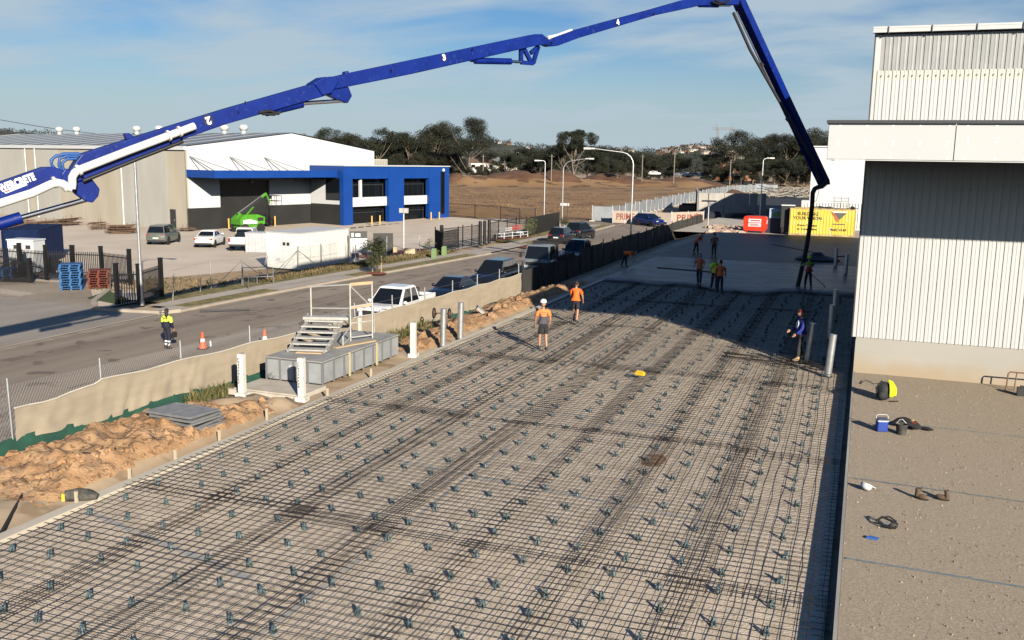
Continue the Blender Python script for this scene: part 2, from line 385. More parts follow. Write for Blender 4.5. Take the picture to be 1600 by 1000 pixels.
# tufts of weeds on the dirt strip and long grass behind the verge fence
def tufts(mb, n, place, h, seed):
    q = random.Random(seed)
    for i in range(n):
        p = place(q)
        for j in range(4):
            a = q.uniform(0, 2 * pi); w = .03 + .03 * q.random(); hh = h * q.uniform(.5, 1.2); d = V((cos(a), sin(a), 0)); o = V((cos(a + 1.57), sin(a + 1.57), 0)) * w
            mb.add([p + o, p - o, p + d * hh * .6 + V((0, 0, hh))], [(0, 1, 2)])
tf = MB(); tufts(tf, 260, lambda q: V((q.uniform(-43, -36.4), 0, -1.13)) + V((0, q.uniform(42.5, 49), 0)), .18, 3)
tufts(tf, 1500, lambda q: (lambda Y: V((kl(Y) - q.uniform(3.0, 5.0), Y, -1.07)))(q.choice([q.uniform(49, 74), q.uniform(58, 72)])), .22, 4)
tag(tf.build('weeds', mat('weed_green', (0.085, 0.075, 0.03), (0.24, 0.17, 0.08), scale=.9, rough=.9)), 'dry weeds and long grass inside the verge fence', 'weeds', kind='stuff')

# ------------------------------------------------------------------ the work site
Y0, YP, YE = -8.0, 52.6, 93.4           # bed start, pour edge, end of slab
M_bed = mat('compacted_base', (0.50, 0.415, 0.31), (0.66, 0.555, 0.43), scale=2.2, rough=0.95, bump=0.5, bscale=22, c3=(0.30, 0.25, 0.19), s3=16, t3=0.60, detail=9)
q = MB(); q.grid([-13.75, -0.1], spread((Y0, YP, 4)), lambda X, Y: (X, Y, 0.0)); struct(q.build('slab_bed', M_bed))
M_pad = mat('gravel_pad', (0.37, 0.298, 0.215), (0.51, 0.42, 0.313), scale=26, detail=5, rough=0.95, bump=.8, bscale=110, c3=(0.17, 0.135, 0.095), s3=62, t3=0.60, lo=.38, hi=.62)
q = MB(); q.grid(spread((0.082, 12, 1.0), (12, 60, 8)), spread((-8, 31.4, 1.0)), lambda X, Y: (X, Y, 0.24 + .012 * mn.noise(V((X, Y, 0))))); struct(q.build('gravel_pad', M_pad, smooth=60))
# loose stones on the gravel pad
st = MB(); q7 = random.Random(11)
for i in range(6000):
    Y = 9 + 21.5 * q7.random() ** 1.4; X = q7.uniform(.25, 9.5); s_ = q7.choice([.007, .009, .011, .014, .019, .024]) * q7.uniform(.7, 1.3); a = q7.uniform(0, 3)
    st.add([(X + s_ * cos(a), Y + s_ * sin(a), .24), (X + s_ * cos(a + 2.1), Y + s_ * sin(a + 2.1), .24), (X + s_ * cos(a + 4.2), Y + s_ * sin(a + 4.2), .24), (X, Y, .245 + s_ * .9)], [(0, 1, 3), (1, 2, 3), (2, 0, 3)])
tag(st.build('loose_stones', mat('pale_stone', (0.14, 0.11, 0.08), (0.37, 0.305, 0.235), scale=25, rough=.9)), 'loose small stones on the gravel pad', 'stones', kind='stuff')
# fresh concrete: rough wet front, trowelled band, older darker slab
M_wet = mat('fresh_wet_concrete', (0.016, 0.021, 0.030), (0.105, 0.125, 0.155), scale=1.0, rough=0.45, spec=.22, bump=0.5, bscale=1.5, aniso=(.28, 1.2, 1), c3=(0.02, .026, .036), s3=.55, t3=.52, lo=.36, hi=.64, dist=.6)
M_cured = mat('setting_concrete', (0.022, 0.027, 0.036), (0.038, 0.045, 0.057), scale=0.3, rough=0.55, spec=.2, bump=0.03, bscale=4, aniso=(.3, 1, 1))
q = MB()
fx = spread((-13.75, -0.1, .28))
def front(X): return YP - 1.2 + .9 * mn.noise(V((X * .5, 2, 0))) + 1.3 * sst(-9, -6.5, X) * (1 - sst(-5, -3.5, X)) * -1
q.grid(fx, spread((0, 1, .05)), lambda X, t: (X, lerp(front(X), 66.2, t), .04 + .13 * sst(0, .06, t) + .012 * mn.noise(V((X * 1.2, t * 30, 0)))))
struct(q.build('wet_concrete', M_wet, smooth=60))
q = MB(); q.grid([-13.75, -0.1], [66.2, YE], lambda X, Y: (X, Y, .165)); struct(q.build('concrete_slab', M_cured))
# strip of old slab and ground beyond it
q = MB(); q.grid([-18, 14], [YE + .02, 125], lambda X, Y: (X, Y, .06 if Y < 110 else -.2)); struct(q.build('site_pavement', mat('site_concrete', (0.43, 0.38, 0.31), (0.52, 0.47, 0.39), scale=.5, rough=.9)))
# timber-faced kerb of the slab
ed = MB(); ed.box((-13.92, (8 + 60) / 2 - 8, 0.0), (.26, 84, .13)); struct(ed.build('slab_edge_kerb', mat('pale_kerb', (0.50, 0.44, 0.35), (0.60, 0.54, 0.44), scale=1.2, rough=.9, aniso=(1, .3, 1))))
fm = thing('edge_formwork', 'long grey timber formwork board edging the gravel pad', 'formwork', (0, 0, 0))
b = MB(); b.box((0.05, 11.2, .135), (.055, 40.4, .27)); b.build('form_board', mat('weathered_board', (0.30, 0.285, 0.26), (0.40, 0.38, 0.34), scale=1.5, rough=.85, aniso=(1, .2, 3)), fm)
pg = MB(); pg.box((0, 0, .13), (.022, .04, .27)); pm = pg.mesh('peg', MATS['weathered_board'])
for i, y in enumerate(spread((9.2, 31, 1.25))): ob('peg', pm, fm, (.10, y + .1 * sin(i * 3), 0))
# ------------------------------------------------------------------ the building beside the slab
M_clad = mat('white_cladding', (0.53, 0.545, 0.545), (0.505, 0.515, 0.515), scale=.4, rough=0.45)
M_sky_l = mat('translucent_sheet', (0.33, 0.34, 0.34), (0.38, 0.385, 0.385), scale=1.5, rough=0.3)
M_band = mat('cream_flashing', (0.55, 0.55, 0.475), rough=.5)
M_fascia = mat('fascia_panel', (0.50, 0.515, 0.52), (0.515, 0.53, 0.535), scale=.8, rough=.35)
M_capping = mat('charcoal_capping', (0.05, 0.052, 0.058), rough=.5)
M_dado = mat('stained_concrete', (0.33, 0.315, 0.28), (0.38, 0.365, 0.33), scale=.5, rough=.85, aniso=(.4, 1, 1.6))
# clay dust splashed up the foot of the wall
_n = M_dado.node_tree; _b = _n.nodes['Principled BSDF']; _c = _b.inputs['Base Color'].links[0].from_socket
_t = _n.nodes.new('ShaderNodeTexCoord'); _s = _n.nodes.new('ShaderNodeSeparateXYZ'); _n.links.new(_t.outputs['Object'], _s.inputs[0])
_ns = _n.nodes.new('ShaderNodeTexNoise'); _ns.inputs['Scale'].default_value = 1.3; _ns.inputs['Detail'].default_value = 6; _n.links.new(_t.outputs['Object'], _ns.inputs['Vector'])
_a = _n.nodes.new('ShaderNodeMath'); _a.operation = 'MULTIPLY_ADD'; _n.links.new(_ns.outputs[0], _a.inputs[0]); _a.inputs[1].default_value = -.9; _n.links.new(_s.outputs['Z'], _a.inputs[2])
_r = _n.nodes.new('ShaderNodeMapRange'); _r.interpolation_type = 'SMOOTHSTEP'; _r.inputs['From Min'].default_value = -.25; _r.inputs['From Max'].default_value = .55; _r.inputs['To Min'].default_value = .75; _r.inputs['To Max'].default_value = 0.0; _n.links.new(_a.outputs[0], _r.inputs['Value'])
_m = _n.nodes.new('ShaderNodeMixRGB'); _n.links.new(_r.outputs[0], _m.inputs[0]); _n.links.new(_c, _m.inputs[1]); _m.inputs[2].default_value = (.36, .27, .165, 1); _n.links.new(_m.outputs[0], _b.inputs['Base Color'])
bx, by, bw, bd, bh = -0.08, 31.41, 26.0, 39.5, 10.92
B = thing('white_shed_building', 'white metal clad industrial building beside the slab, with projecting canopy', 'building', (bx, by, 0))
def cladding(z0, z1, name, m, x0=0.0, x1=bw, y=0.0):
    q = MB(); x = x0 + .14
    prof = [(x0, 0)]
    while x < x1 - .1:
        prof += [(x - .016, 0), (x - .012, -.021), (x + .012, -.021), (x + .016, 0)]
        # shallow swage between ribs
        prof += [(x + .08, 0), (x + .095, -.006), (x + .125, -.006), (x + .14, 0)]
        x += .22
    prof.append((x1, 0))
    q.grid(range(len(prof)), [z0, z1], lambda i, z: (prof[i][0], y + prof[i][1] - .012, z)); return q.build(name, m, B)
b = MB(); b.box((bw / 2 + .03, bd / 2 + .05, (1.42 + bh) / 2 - .08), (bw - .06, bd - .1, bh - 1.5)); b.build('wall', M_dark, B)
cladding(1.40, 9.37, 'wall_cladding', M_clad)
cladding(9.37, 9.66, 'cream_band', M_band)
cladding(9.66, 10.72, 'skylight_sheet', M_sky_l, .17)
cladding(9.66, 10.72, 'wall_cladding', M_clad, 0, .17)
b = MB(); b.box((-.008, .04, (1.4 + 10.8) / 2), (.04, .16, 9.4)); b.build('corner_flashing', M_capping, B)
b = MB(); b.box((0.012, bd / 2, (1.40 + 10.8) / 2), (.02, bd, 9.4)); b.build('side_cladding', M_clad, B)
b = MB(); b.box((bw / 2 + .12, .16, .72), (bw, .30, 1.38)); b.build('concrete_dado', M_dado, B)
b = MB(); b.box((.26, bd / 2, .65), (.30, bd, 1.3)); b.build('side_dado', M_dado, B)
# gutter in lengths, with straps
gm = MB(); gm.box((0, 0, 0), (1.18, .20, .13)); gm.cyl((-.59, -.06, .07), (.59, -.06, .07), .05, n=8); gme = gm.mesh('gutter', M_clad, 50)
sm = MB(); sm.box((0, -.02, .0), (.022, .26, .20)); sme = sm.mesh('gutter_strap', M_galv)
x = .1
o = ob('gutter', gme, B, (.13, -.14, 10.82)); o.scale = (.36, 1, 1)
for i in range(20):
    ob('gutter', gme, B, (.36 + 1.2 * i + .6, -.14, 10.82)); ob('gutter_strap', sme, B, (.36 + 1.2 * i, -.14, 10.84))
b = MB(); b.prism([(.03, .02, bh - .1), (.03, bd / 2, bh + 1.95), (.03, bd, bh - .1)], (.1, 0, 0)); b.build('gable_end', M_clad, B)
b = MB(); b.grid([.0, bw], [0, bd / 2, bd], lambda X, Y: (X, Y, bh + 2.0 * (1 - abs(Y / bd * 2 - 1)))); b.build('roof', mat('roof_sheet', (.45, .46, .46), (.5, .51, .51), scale=.5, rough=.4), B)
# screws at the cream band
scr = MB()
for i in range(115): scr.box((.25 + .22 * i, -.05, 9.5), (.018, .01, .05))
tag(scr.build('screw_row', M_capping, B), kind='stuff')
# canopy: deep white fascia in panels, charcoal capping, dark soffit
cd, cz0, cz1, cx0 = 4.65, 6.93, 7.90, -0.98
for i, (a, c) in enumerate(((cx0, 2.10), (2.11, 5.1), (5.11, 8.1), (8.11, 11.1), (11.11, 14.1), (14.11, 17.1), (17.11, 20.1), (20.11, 26))):
    b = MB(); b.box(((a + c) / 2, -cd + .02, (cz0 + cz1) / 2 + .02), (c - a - .012, .05, cz1 - cz0 - .03)); fp = b.build('fascia_panel', M_fascia, B)
    d = MB(); n = 0; xx = a + .28
    while xx < c - .1:
        for zz in (cz0 + .09, cz0 + .50, cz0 + .42 + .18 * (i % 2), cz1 - .07): d.cyl((xx + .02 * sin(xx * 7 + zz * 9), -cd - .0045, zz), (xx + .02 * sin(xx * 7 + zz * 9), -cd - .007, zz), .034, n=8)
        xx += .66
    d.build('filler_spot', mat('filler_paste', (.80, .80, .78), rough=.5), fp)
b = MB(); b.box(((cx0 + 26) / 2, -cd / 2 + .04, (cz0 + cz1) / 2 - .0), (26 - cx0 - .1, cd - .12, cz1 - cz0 - .12)); b.box((cx0 + .02, -cd / 2 + .05, (cz0 + cz1) / 2), (.05, cd - .07, cz1 - cz0 - .02)); b.build('canopy', M_fascia, B)
b = MB(); b.box(((cx0 + 26) / 2 - .02, -cd - .01, cz1 + .035), (26 - cx0 + .08, .16, .085)); b.box((cx0 + .02, -cd / 2 + .03, cz1 + .035), (.14, cd, .083)); b.build('capping', M_capping, B)
b = MB(); b.box(((cx0 + 26) / 2, -cd + .0, cz0 + .012), (26 - cx0 - .02, .085, .022)); b.build('drip_edge', M_clad, B)
# rusty hand rail by the wall, and a low tap box
t = thing('pipe_rail', 'rusty brown pipe rail standing against the concrete base of the white building', 'rail', (4.35, 30.75, .24))
b = MB(); b.tube([(0, 0, 0), (0.02, 0, .50), (.06, 0, .56), (2.8, .0, .56), (2.85, 0, 0)], .022, 8); b.build('rail', mat('rusty_pipe', (.16, .085, .05), (.24, .13, .08), scale=9, rough=.8), t, 50)
b = MB(); b.tube([(.22, .03, 0), (.25, .03, .55)], .018, 8); b.build('leg', MATS['rusty_pipe'], t)

# ------------------------------------------------------------------ blue and white warehouse across the road
PSI = R(75.3); U = V((cos(PSI), sin(PSI), 0)); Vn = V((-sin(PSI), cos(PSI), 0)); BP = gp(295, 361, -1.2)
M_tilt = [mat('tilt_panel_warm', (0.40, 0.355, 0.275), (0.46, 0.415, 0.33), scale=.5, rough=.85, aniso=(1, 1, .3)), mat('tilt_panel_cool', (0.40, 0.385, 0.345), (0.45, 0.435, 0.395), scale=.5, rough=.85, aniso=(1, 1, .3))]
M_wht = mat('bright_white_cladding', (0.60, 0.615, 0.63), (0.58, 0.59, 0.60), scale=.3, rough=.5)
M_bb = mat('building_blue', (0.003, 0.045, 0.24), (0.005, 0.052, 0.265), scale=.5, rough=.45)
M_char = mat('charcoal_panel', (0.017, 0.017, 0.018), (0.024, 0.024, 0.024), scale=.5, rough=.6)
M_roofg = mat('grey_roof_sheet', (0.165, 0.185, 0.20), (0.20, 0.22, 0.235), scale=.4, rough=.5)
Wh = thing('warehouse', 'white and grey warehouse with blue awning and two storey blue office front', 'building', BP, PSI)
# local axes: x along the front (away from camera), y into the building; road side is -y
EV, AP, GW, LEN = 8.95, 10.80, 28.5, 62.0
pan = [0, 3.4, 8.6, 11.7, 20.1, 25, 30.5, 33, 40, 46, 52, 58, LEN]
for i in range(len(pan) - 1):
    b = MB(); b.box((.1, (pan[i] + pan[i + 1]) / 2, (EV - .45) / 2), (.2, pan[i + 1] - pan[i] - .03, EV - .45)); b.build('wall_panel', M_tilt[(0, 1, 1, 0, 0, 1, 0, 1, 0, 1, 0, 1)[i]], Wh)
b = MB(); b.box((.12, LEN / 2, EV / 2 - .3), (.14, LEN - .2, EV - .7)); b.build('wall', M_conc, Wh)
b = MB(); b.box((-.05, LEN / 2, EV - .24), (.32, LEN, .40)); b.build('eave_gutter', M_wht, Wh)
dp = MB(); dp.cyl((-.12, 0, 0), (-.12, 0, EV - .4), .085, n=8); dpm = dp.mesh('downpipe', M_wht, 50)
for y in (8.9, 11.7, 30.0, 32.3, 47): ob('downpipe', dpm, Wh, (0, y, 0))
d = MB(); d.box((-.02, 2.6, 1.1), (.1, .95, 2.2)); ds = d.build('side_door', M_dark, Wh); d = MB(); d.box((-.09, 2.3, 1.05), (.05, .06, .18)); d.build('handle', M_galv, ds)
# roof: two slopes with sheets and lap lines
b = MB(); b.grid([-.25, GW / 2 + .4, GW + .3], [-.1, LEN], lambda X, Y: (X, Y, EV - .02 + (AP - EV) * (1 - abs(X - GW / 2 - .4) / (GW / 2 + .65)))); b.build('roof', M_roofg, Wh)
lp = MB()
for y in spread((3, LEN, 4.1)): lp.beam((-.2, y, EV + .01), (GW / 2 + .4, y, AP + .0), .35, .06)
lp.build('roof_skylight', mat('pale_skylight', (.30, .32, .335), rough=.4), Wh)
vt = MB(); vt.lathe([(.28, 0), (.28, .35), (.34, .38), (.50, .62), (.52, .80), (.40, 1.02), (.12, 1.10), (.0, 1.1)], n=16); vtm = vt.mesh('roof_vent', mat('vent_aluminium', (.62, .62, .61), (.72, .72, .71), scale=8, rough=.35, metal=.3), 50)
def roof_at(px, py):
    """a spot on the roof ridge line under the column px"""
    p = inplane(px, py, BP + U * (GW / 2 + .4), U); return (p - BP).dot(Vn)
for px in (100, 127, 221, 256, 358, 388):
    y = roof_at(px, 207); o = ob('roof_vent', vtm, Wh, (GW / 2 - .3, max(1.0, y), AP - .18)); o.scale = (1.1, 1.1, 1.05)
# gable: white cladding above, charcoal below, roller door
gbl = MB(); gbl.prism([(0, .02, 5.4), (GW, .02, 5.4), (GW, .02, EV - .1), (GW / 2 + .4, .02, AP - .12), (0, .02, EV - .1)], (0, .18, 0)); gbl.build('gable_wall', M_wht, Wh)
b = MB()
for x0, x1 in ((0, 4.2), (11.1, 18.2)): b.box(((x0 + x1) / 2, .11, 3.9), (x1 - x0, .18, 3.0))
b.box((7.65, .11, 5.5), (6.9, .16, .3)); b.build('white_wall', M_wht, Wh)
for x0, x1 in ((0, 4.2), (11.1, 18.2)):
    b = MB(); b.box(((x0 + x1) / 2, .10, 1.2), (x1 - x0, .20, 2.4)); b.build('dark_dado', M_char, Wh)
b = MB(); b.box((GW / 2, 30, 4), (GW - .5, 59, 7.8)); b.build('interior', M_dark, Wh)
rd = MB(); n = 0
for z in spread((0, 5.5, .12))[:-1]: rd.box((7.65, .30, z + .06), (6.9, .05, .105))
rdo = rd.build('roller_door', M_char, Wh); tag(rdo, kind='stuff')
b = MB(); b.sph((8.5, -.2, 5.15), .2, 10, 8); b.box((8.5, 0, 5.2), (.1, .4, .1)); b.build('flood_lamp', M_wht, Wh)
# awning
AWD = 4.6; WOFF = 17.3
aw = MB(); aw.box((WOFF / 2, -AWD, 6.08), (WOFF, .12, .80)); aw.box((.06, -AWD / 2, 6.08), (.12, AWD, .80)); aw.build('awning_fascia', M_bb, Wh)
aw = MB(); aw.box((WOFF / 2, -AWD / 2, 6.25), (WOFF - .3, AWD - .2, .16)); aw.build('awning', M_wht, Wh)
for xa in (.4, 5.6, 10.4):
    q = MB(); q.tube([(xa, -.0, 7.9), (xa + .1, -AWD + .5, 6.4)], .05, 6); q.tube([(xa, -.0, 7.9), (xa + 2.4, -AWD + .4, 6.4)], .05, 6); q.build('tie_rod', M_galv, Wh)
# office block in front of the right half: back walls, window bands, blue portals
OW0, OW1, OD = 17.3, 36.8, 5.4
b = MB(); b.box(((OW0 + 30) / 2 - 3, -OD / 2 + .1, 3.3), (12, OD - .4, 1.9)); 
ofc = MB(); ofc.box((OW0 + .15, -OD / 2, 3.95), (.3, OD - .3, 2.9)); ofc.build('white_wall', M_wht, Wh)
ofc = MB(); ofc.box((OW0 + .14, -OD / 2, 1.23), (.3, OD - .3, 2.46)); ofc.build('dark_dado', M_char, Wh)
sw = MB(); sw.box((OW0 - .02, -OD + 1.45, 4.3), (.08, 2.4, 2.6)); so_ = sw.build('window', M_blk, Wh); sw = MB(); sw.box((OW0 - .07, -OD + 1.45, 4.3), (.03, 2.2, 2.4)); sw.build('pane', M_glass, so_)
b = MB(); b.box(((OW0 + OW1) / 2, -2.2, 3.4), (OW1 - OW0 - .6, 4.2, 6.7)); b.build('office_block', M_char, Wh)
b = MB(); b.box((OW0 + .15, -OD / 2, 6.25), (.32, OD + .3, 1.48)); b.build('blue_return', M_bb, Wh)
b = MB(); b.box(((OW0 + OW1) / 2, -OD + 2.4, 7.06), (OW1 - OW0 + .1, 5.8, .10)); b.build('parapet_capping', M_wht, Wh)
b = MB(); b.box((31, 4.5, 3.2), (12.4, 9.5, 6.5)); b.build('office_rear', M_bb, Wh)
b = MB(); b.box((31, 4.5, 6.5), (12.4, 9.3, .12)); b.build('office_roof', M_roofg, Wh)
FY = -OD - .35
for x0, w in ((OW0 - .1, 1.5), (25.0, 2.8), (32.7, 4.1)):
    b = MB(); b.box((x0 + w / 2, FY + .30, 3.5), (w, .62, 7.0)); b.build('blue_column', M_bb, Wh)
b = MB(); b.box(((OW0 + OW1) / 2, FY + .34, 6.27), (OW1 - OW0 - .1, .62, 1.5)); b.build('blue_fascia', M_bb, Wh)
b = MB(); b.box((OW1 - .1, -2.6, 3.48), (.2, 5.6, 6.9)); b.build('blue_wall', M_bb, Wh)
b = MB(); b.box((35.4, FY - .02, 3.6), (.8, .1, 5.6)); wn = b.build('window', M_blk, Wh); b = MB(); b.box((35.4, FY - .08, 3.6), (.62, .04, 5.4)); b.build('pane', M_glass, wn)
for (x0, x1) in ((18.7, 25.0), (27.8, 32.7)):
    b = MB(); b.box(((x0 + x1) / 2, FY + .52, 2.75), (x1 - x0, .3, 1.1)); b.build('spandrel', M_wht, Wh)
    if x0 < 20: b = MB(); b.box((20.5, FY + .50, 4.4), (.34, .26, 2.4)); b.build('white_post', M_wht, Wh)
    # upper windows with mullions, lower shopfront
    for zc_, hh, nme in ((4.42, 2.3, 'window'), (1.10, 2.2, 'shopfront')):
        b = MB(); b.box(((x0 + x1) / 2, FY + 1.15, zc_), (x1 - x0 - .02, .06, hh)); wn = b.build(nme, M_blk, Wh)
        npan = 5; dx = (x1 - x0) / npan
        for j in range(npan):
            p = MB(); p.box((x0 + dx * (j + .5), FY + 1.10, zc_), (dx - .1, .03, hh - .12)); p.build('pane', M_glass, wn)
        mu = MB(); mu.box(((x0 + x1) / 2, FY + 1.085, zc_ + hh * .15), (x1 - x0 - .1, .05, .07)); mu.build('transom', M_dark, wn)
b = MB(); b.cyl((35.6, FY - .01, 6.55), (35.6, FY - .05, 6.55), .24, n=20); e = b.build('round_emblem', M_wht, Wh)
for x0, w in ((25.9, 2.2), (30.5, 2.6)):
    b = MB(); b.box((x0, 1.6, 7.2), (w, 1.7, 1.3)); ac = b.build('air_unit', mat('air_unit_cream', (.50, .47, .40), rough=.6), Wh)
    f_ = MB()
    for j in range(5): f_.box((x0 - w / 2 + w * (j + .5) / 5, .74, 7.2), (w / 5 - .1, .03, 1.1))
    f_.build('louvre', mat('louvre_grey', (.33, .32, .28), rough=.7), ac)
# steel bollards in front
bl = MB(); bl.cyl((0, 0, 0), (0, 0, 1.12), .085, n=10); bl.sph((0, 0, 1.12), (.085, .085, .04), 10, 6); blm = bl.mesh('bollard', mat('yellow_bollard_paint', (.72, .42, .10), rough=.5), 50)
Lw = lambda x, y, z=0: BP + U * x + Vn * y + V((0, 0, z + .05))
for (x, y, l) in ((4.5, -.9, 'yellow bollard at the near jamb of the black roller door'), (11.0, -.9, 'yellow bollard at the far jamb of the black roller door'), (20.0, -7.6, 'yellow bollard beside the first blue column'), (21.6, -7.4, 'yellow bollard in front of the glass entrance'), (31.6, -7.0, 'yellow bollard before the second shopfront'), (32.9, -7.3, 'yellow bollard tight against the third blue column')):
    o = ob('bollard', blm, None, Lw(x, y)); tag(o, l, 'bollard', 'yellow bollards along the warehouse front')
b = thing('wheel_stop', 'row of black wheel stops before the office entrance', 'wheel stop', Lw(16, -9.5), PSI)
for j in range(7): q = MB(); q.box((j * 1.5 - 1, .25 * j, .06), (.75, .16, .12)); q.build('stop_block', M_rub, b)

# ------------------------------------------------------------------ white building and works beyond the slab
wb = thing('white_tilt_building', 'plain white building standing behind the yellow container', 'building', (-6.0, 112, -.1))
b = MB(); b.box((15, 20, 4.45), (30, 40, 8.9)); b.build('wall', M_wht, wb)
b = MB(); b.box((15, 20, 8.97), (30.3, 40.3, .14)); b.build('capping', M_wht, wb)
jn = MB()
for j in range(1, 5): jn.box((j * 6, -.003, 4.4), (.03, .02, 8.8))
jn.build('panel_joint', M_conc, wb)
# grey concrete pen with a dark yard behind
tk = thing('concrete_pen', 'low grey concrete panel enclosure beyond the end of the slab', 'wall', (-22, 133, -.6))
for j, (x0, y0, x1, y1, h) in enumerate(((0, 0, 3.2, 2.2, 3.3), (3.25, 2.23, 6.4, 4.4, 3.3), (6.6, 4.6, 7.5, 5.2, 3.3), (7.9, 5.4, 8.6, 5.9, 3.3), (0, 0, -2.5, 14, 3.3), (-2.5, 14, -5, 28, 3.3), (8.7, 5.6, 13, 11, 1.1), (13, 11, 18, 17, 1.1))):
    q = MB(); q.beam((x0, y0, h / 2), (x1, y1, h / 2), .25, h); q.build('wall_panel', M_conc, tk)
q = MB(); q.prism([(-13, 139, -.28), (5, 150, -.28), (5, 235, -.28), (-26, 235, -.28), (-25, 160, -.28)], (0, 0, .04)); struct(q.build('dark_yard', mat('shade_tinted_asphalt', (.020, .022, .026), (.03, .032, .036), scale=.2, rough=.8)))  # asphalt coloured near black to stand for the shade lying over the yard
# ------------------------------------------------------------------ reinforcing mesh
M_bar = mat('mill_steel', (0.006, 0.0058, 0.0055), (0.028, 0.018, 0.012), scale=.9, rough=0.65)
def bar_mesh(L, seed, axis, sag=.012):
    q = random.Random(seed); n = 11; p = []
    for i in range(n):
        t = i / (n - 1) * L - L / 2; s_ = q.uniform(-sag, sag) * .7; zz = q.uniform(-sag, sag) * .6
        p.append((s_, t, zz) if axis == 'Y' else (t, s_, zz))
    b = MB(); b.tube(p, .0053, 4, cap=False); return b.mesh('long_bar' if axis == 'Y' else 'cross_bar', M_bar)
LB = [bar_mesh(8.1, i, 'Y', .020) for i in range(6)]; CB = [bar_mesh(2.4, i + 40, 'X', .010) for i in range(6)]
qs = random.Random(5)
HM = .085
xc = [-13.70 + 1.2 + i * 1.86 for i in range(7)]
yc = [10.7 + 7.55 * j for j in range(6)]
for i, x in enumerate(xc):
    for j, y in enumerate(yc):
        y2 = y + qs.uniform(-.22, .22); x2 = x + qs.uniform(-.10, .10)
        t = thing('mesh_sheet', f'black steel mesh sheet, {ORD[j].replace("top", "first")} row from the camera, {ORD[i].replace("top", "first")} sheet across from the pale kerb', 'mesh sheet', (x2, y2, HM + .012 * ((i + j) % 2) + .008 * (j % 2)), qs.uniform(-.012, .012), 'reinforcing mesh sheets over the slab bed')
        for k in range(12):
            o = ob('long_bar', LB[(k * 5 + i + j) % 6], t, (-1.1 + .2 * k + qs.uniform(-.008, .008), 0, 0)); o.rotation_euler = (qs.uniform(-.004, .004), 0, qs.uniform(-.003, .003))
        for k in range(40):
            if y2 - 3.9 + .2 * k > 52.3: break
            o = ob('cross_bar', CB[(k * 7 + i) % 6], t, (0, -3.9 + .2 * k + qs.uniform(-.008, .008), .010)); o.rotation_euler = (0, qs.uniform(-.006, .006), qs.uniform(-.006, .006))
# bar chairs: small teal plastic stools clipped under the mesh
M_chair = mat('teal_grey_plastic', (0.03, 0.05, 0.058), (0.12, 0.18, 0.20), scale=30, rough=.5)
def chair(mb, c=(0, 0, 0), rz=0, s=1.0):
    cx_, cy_, cz_ = c; A = Mx.Translation(c) @ Mx.Rotation(rz, 4, 'Z') @ Mx.Scale(s, 4)
    P = lambda *p: tuple(A @ V(p))
    for a, b in ((1, 1), (1, -1), (-1, 1), (-1, -1)): mb.beam(P(.056 * a, .056 * b, 0), P(.028 * a, .028 * b, .135), .030 * s, .030 * s)
    for p, q in (((.045, .045, .03), (.045, -.045, .03)), ((-.045, .045, .03), (-.045, -.045, .03)), ((.045, .045, .03), (-.045, .045, .03)), ((.045, -.045, .03), (-.045, -.045, .03))): mb.beam(P(*p), P(*q), .012 * s, .014 * s)
    mb.box((0, 0, 0), (.085, .07, .02), 0, 0, A @ Mx.Translation((0, 0, .14)))
    mb.box((0, 0, 0), (.022, .07, .055), 0, 0, A @ Mx.Translation((.034, 0, .172))); mb.box((0, 0, 0), (.022, .07, .055), 0, 0, A @ Mx.Translation((-.034, 0, .172)))
CHM = []
for k in range(3):
    b = MB(); chair(b, (0, 0, 0), k * .5, .69); CHM.append(b.mesh('bar_chair', M_chair))
spots = []
for j in range(48):
    y = 9.6 + .905 * j
    for i in range(16):
        x = -13.3 + .826 * i + qs.uniform(-.10, .10); yy_ = y + qs.uniform(-.14, .14) + .012 * (x + 7)
        if yy_ > 50.8 or x > -.55: continue
        d = V((x, yy_, -CH)); dep = d.dot(FW); u_ = FOC * d.dot(RT) / dep + 800; v_ = 500 - FOC * d.dot(UP) / dep
        if not (-10 < u_ < 1610 and v_ < 1010): continue
        spots.append((dep, x, yy_))
spots.sort()
rest = MB()
for n, (dep, x, y) in enumerate(spots):
    if n < 296:
        o = ob('bar_chair', CHM[n % 3], None, (x, y, 0)); o.rotation_euler = (qs.gauss(0, .06), qs.gauss(0, .06), qs.uniform(-1.6, 1.6)); tag(o, 'small teal grey plastic bar chair poking up through the steel mesh', 'bar chair', 'bar chairs under the steel mesh')
    else: chair(rest, (x, y, 0), qs.uniform(-.5, .5), .68)
tag(rest.build('bar_chairs', M_chair), 'far rows of small plastic bar chairs under the mesh', 'bar chairs', kind='stuff')
# loose extra bars lapped beside sheets
lb = thing('lap_bars', 'bundle of long dark bars laid over the mesh along its central lap', 'steel bars', (-8.2, 16.2, HM + .045), R(-1.2))
for k in range(2): ob('long_bar', LB[k], lb, (.02 + .30 * k, 0, .01))
tb = thing('edge_trimmer_bars', 'bundle of trimmer bars lying across the mesh near the blue jacketed man', 'steel bars', gp(1215, 565, HM + .05), R(-4))
for k in range(6):
    o = ob('cross_bar', CB[k], tb, (.05 * sin(k), .16 * k - .4, .012 * k), R(-8 + 3 * (k % 3))); o.scale = (1.6, 2.2, 2.2)
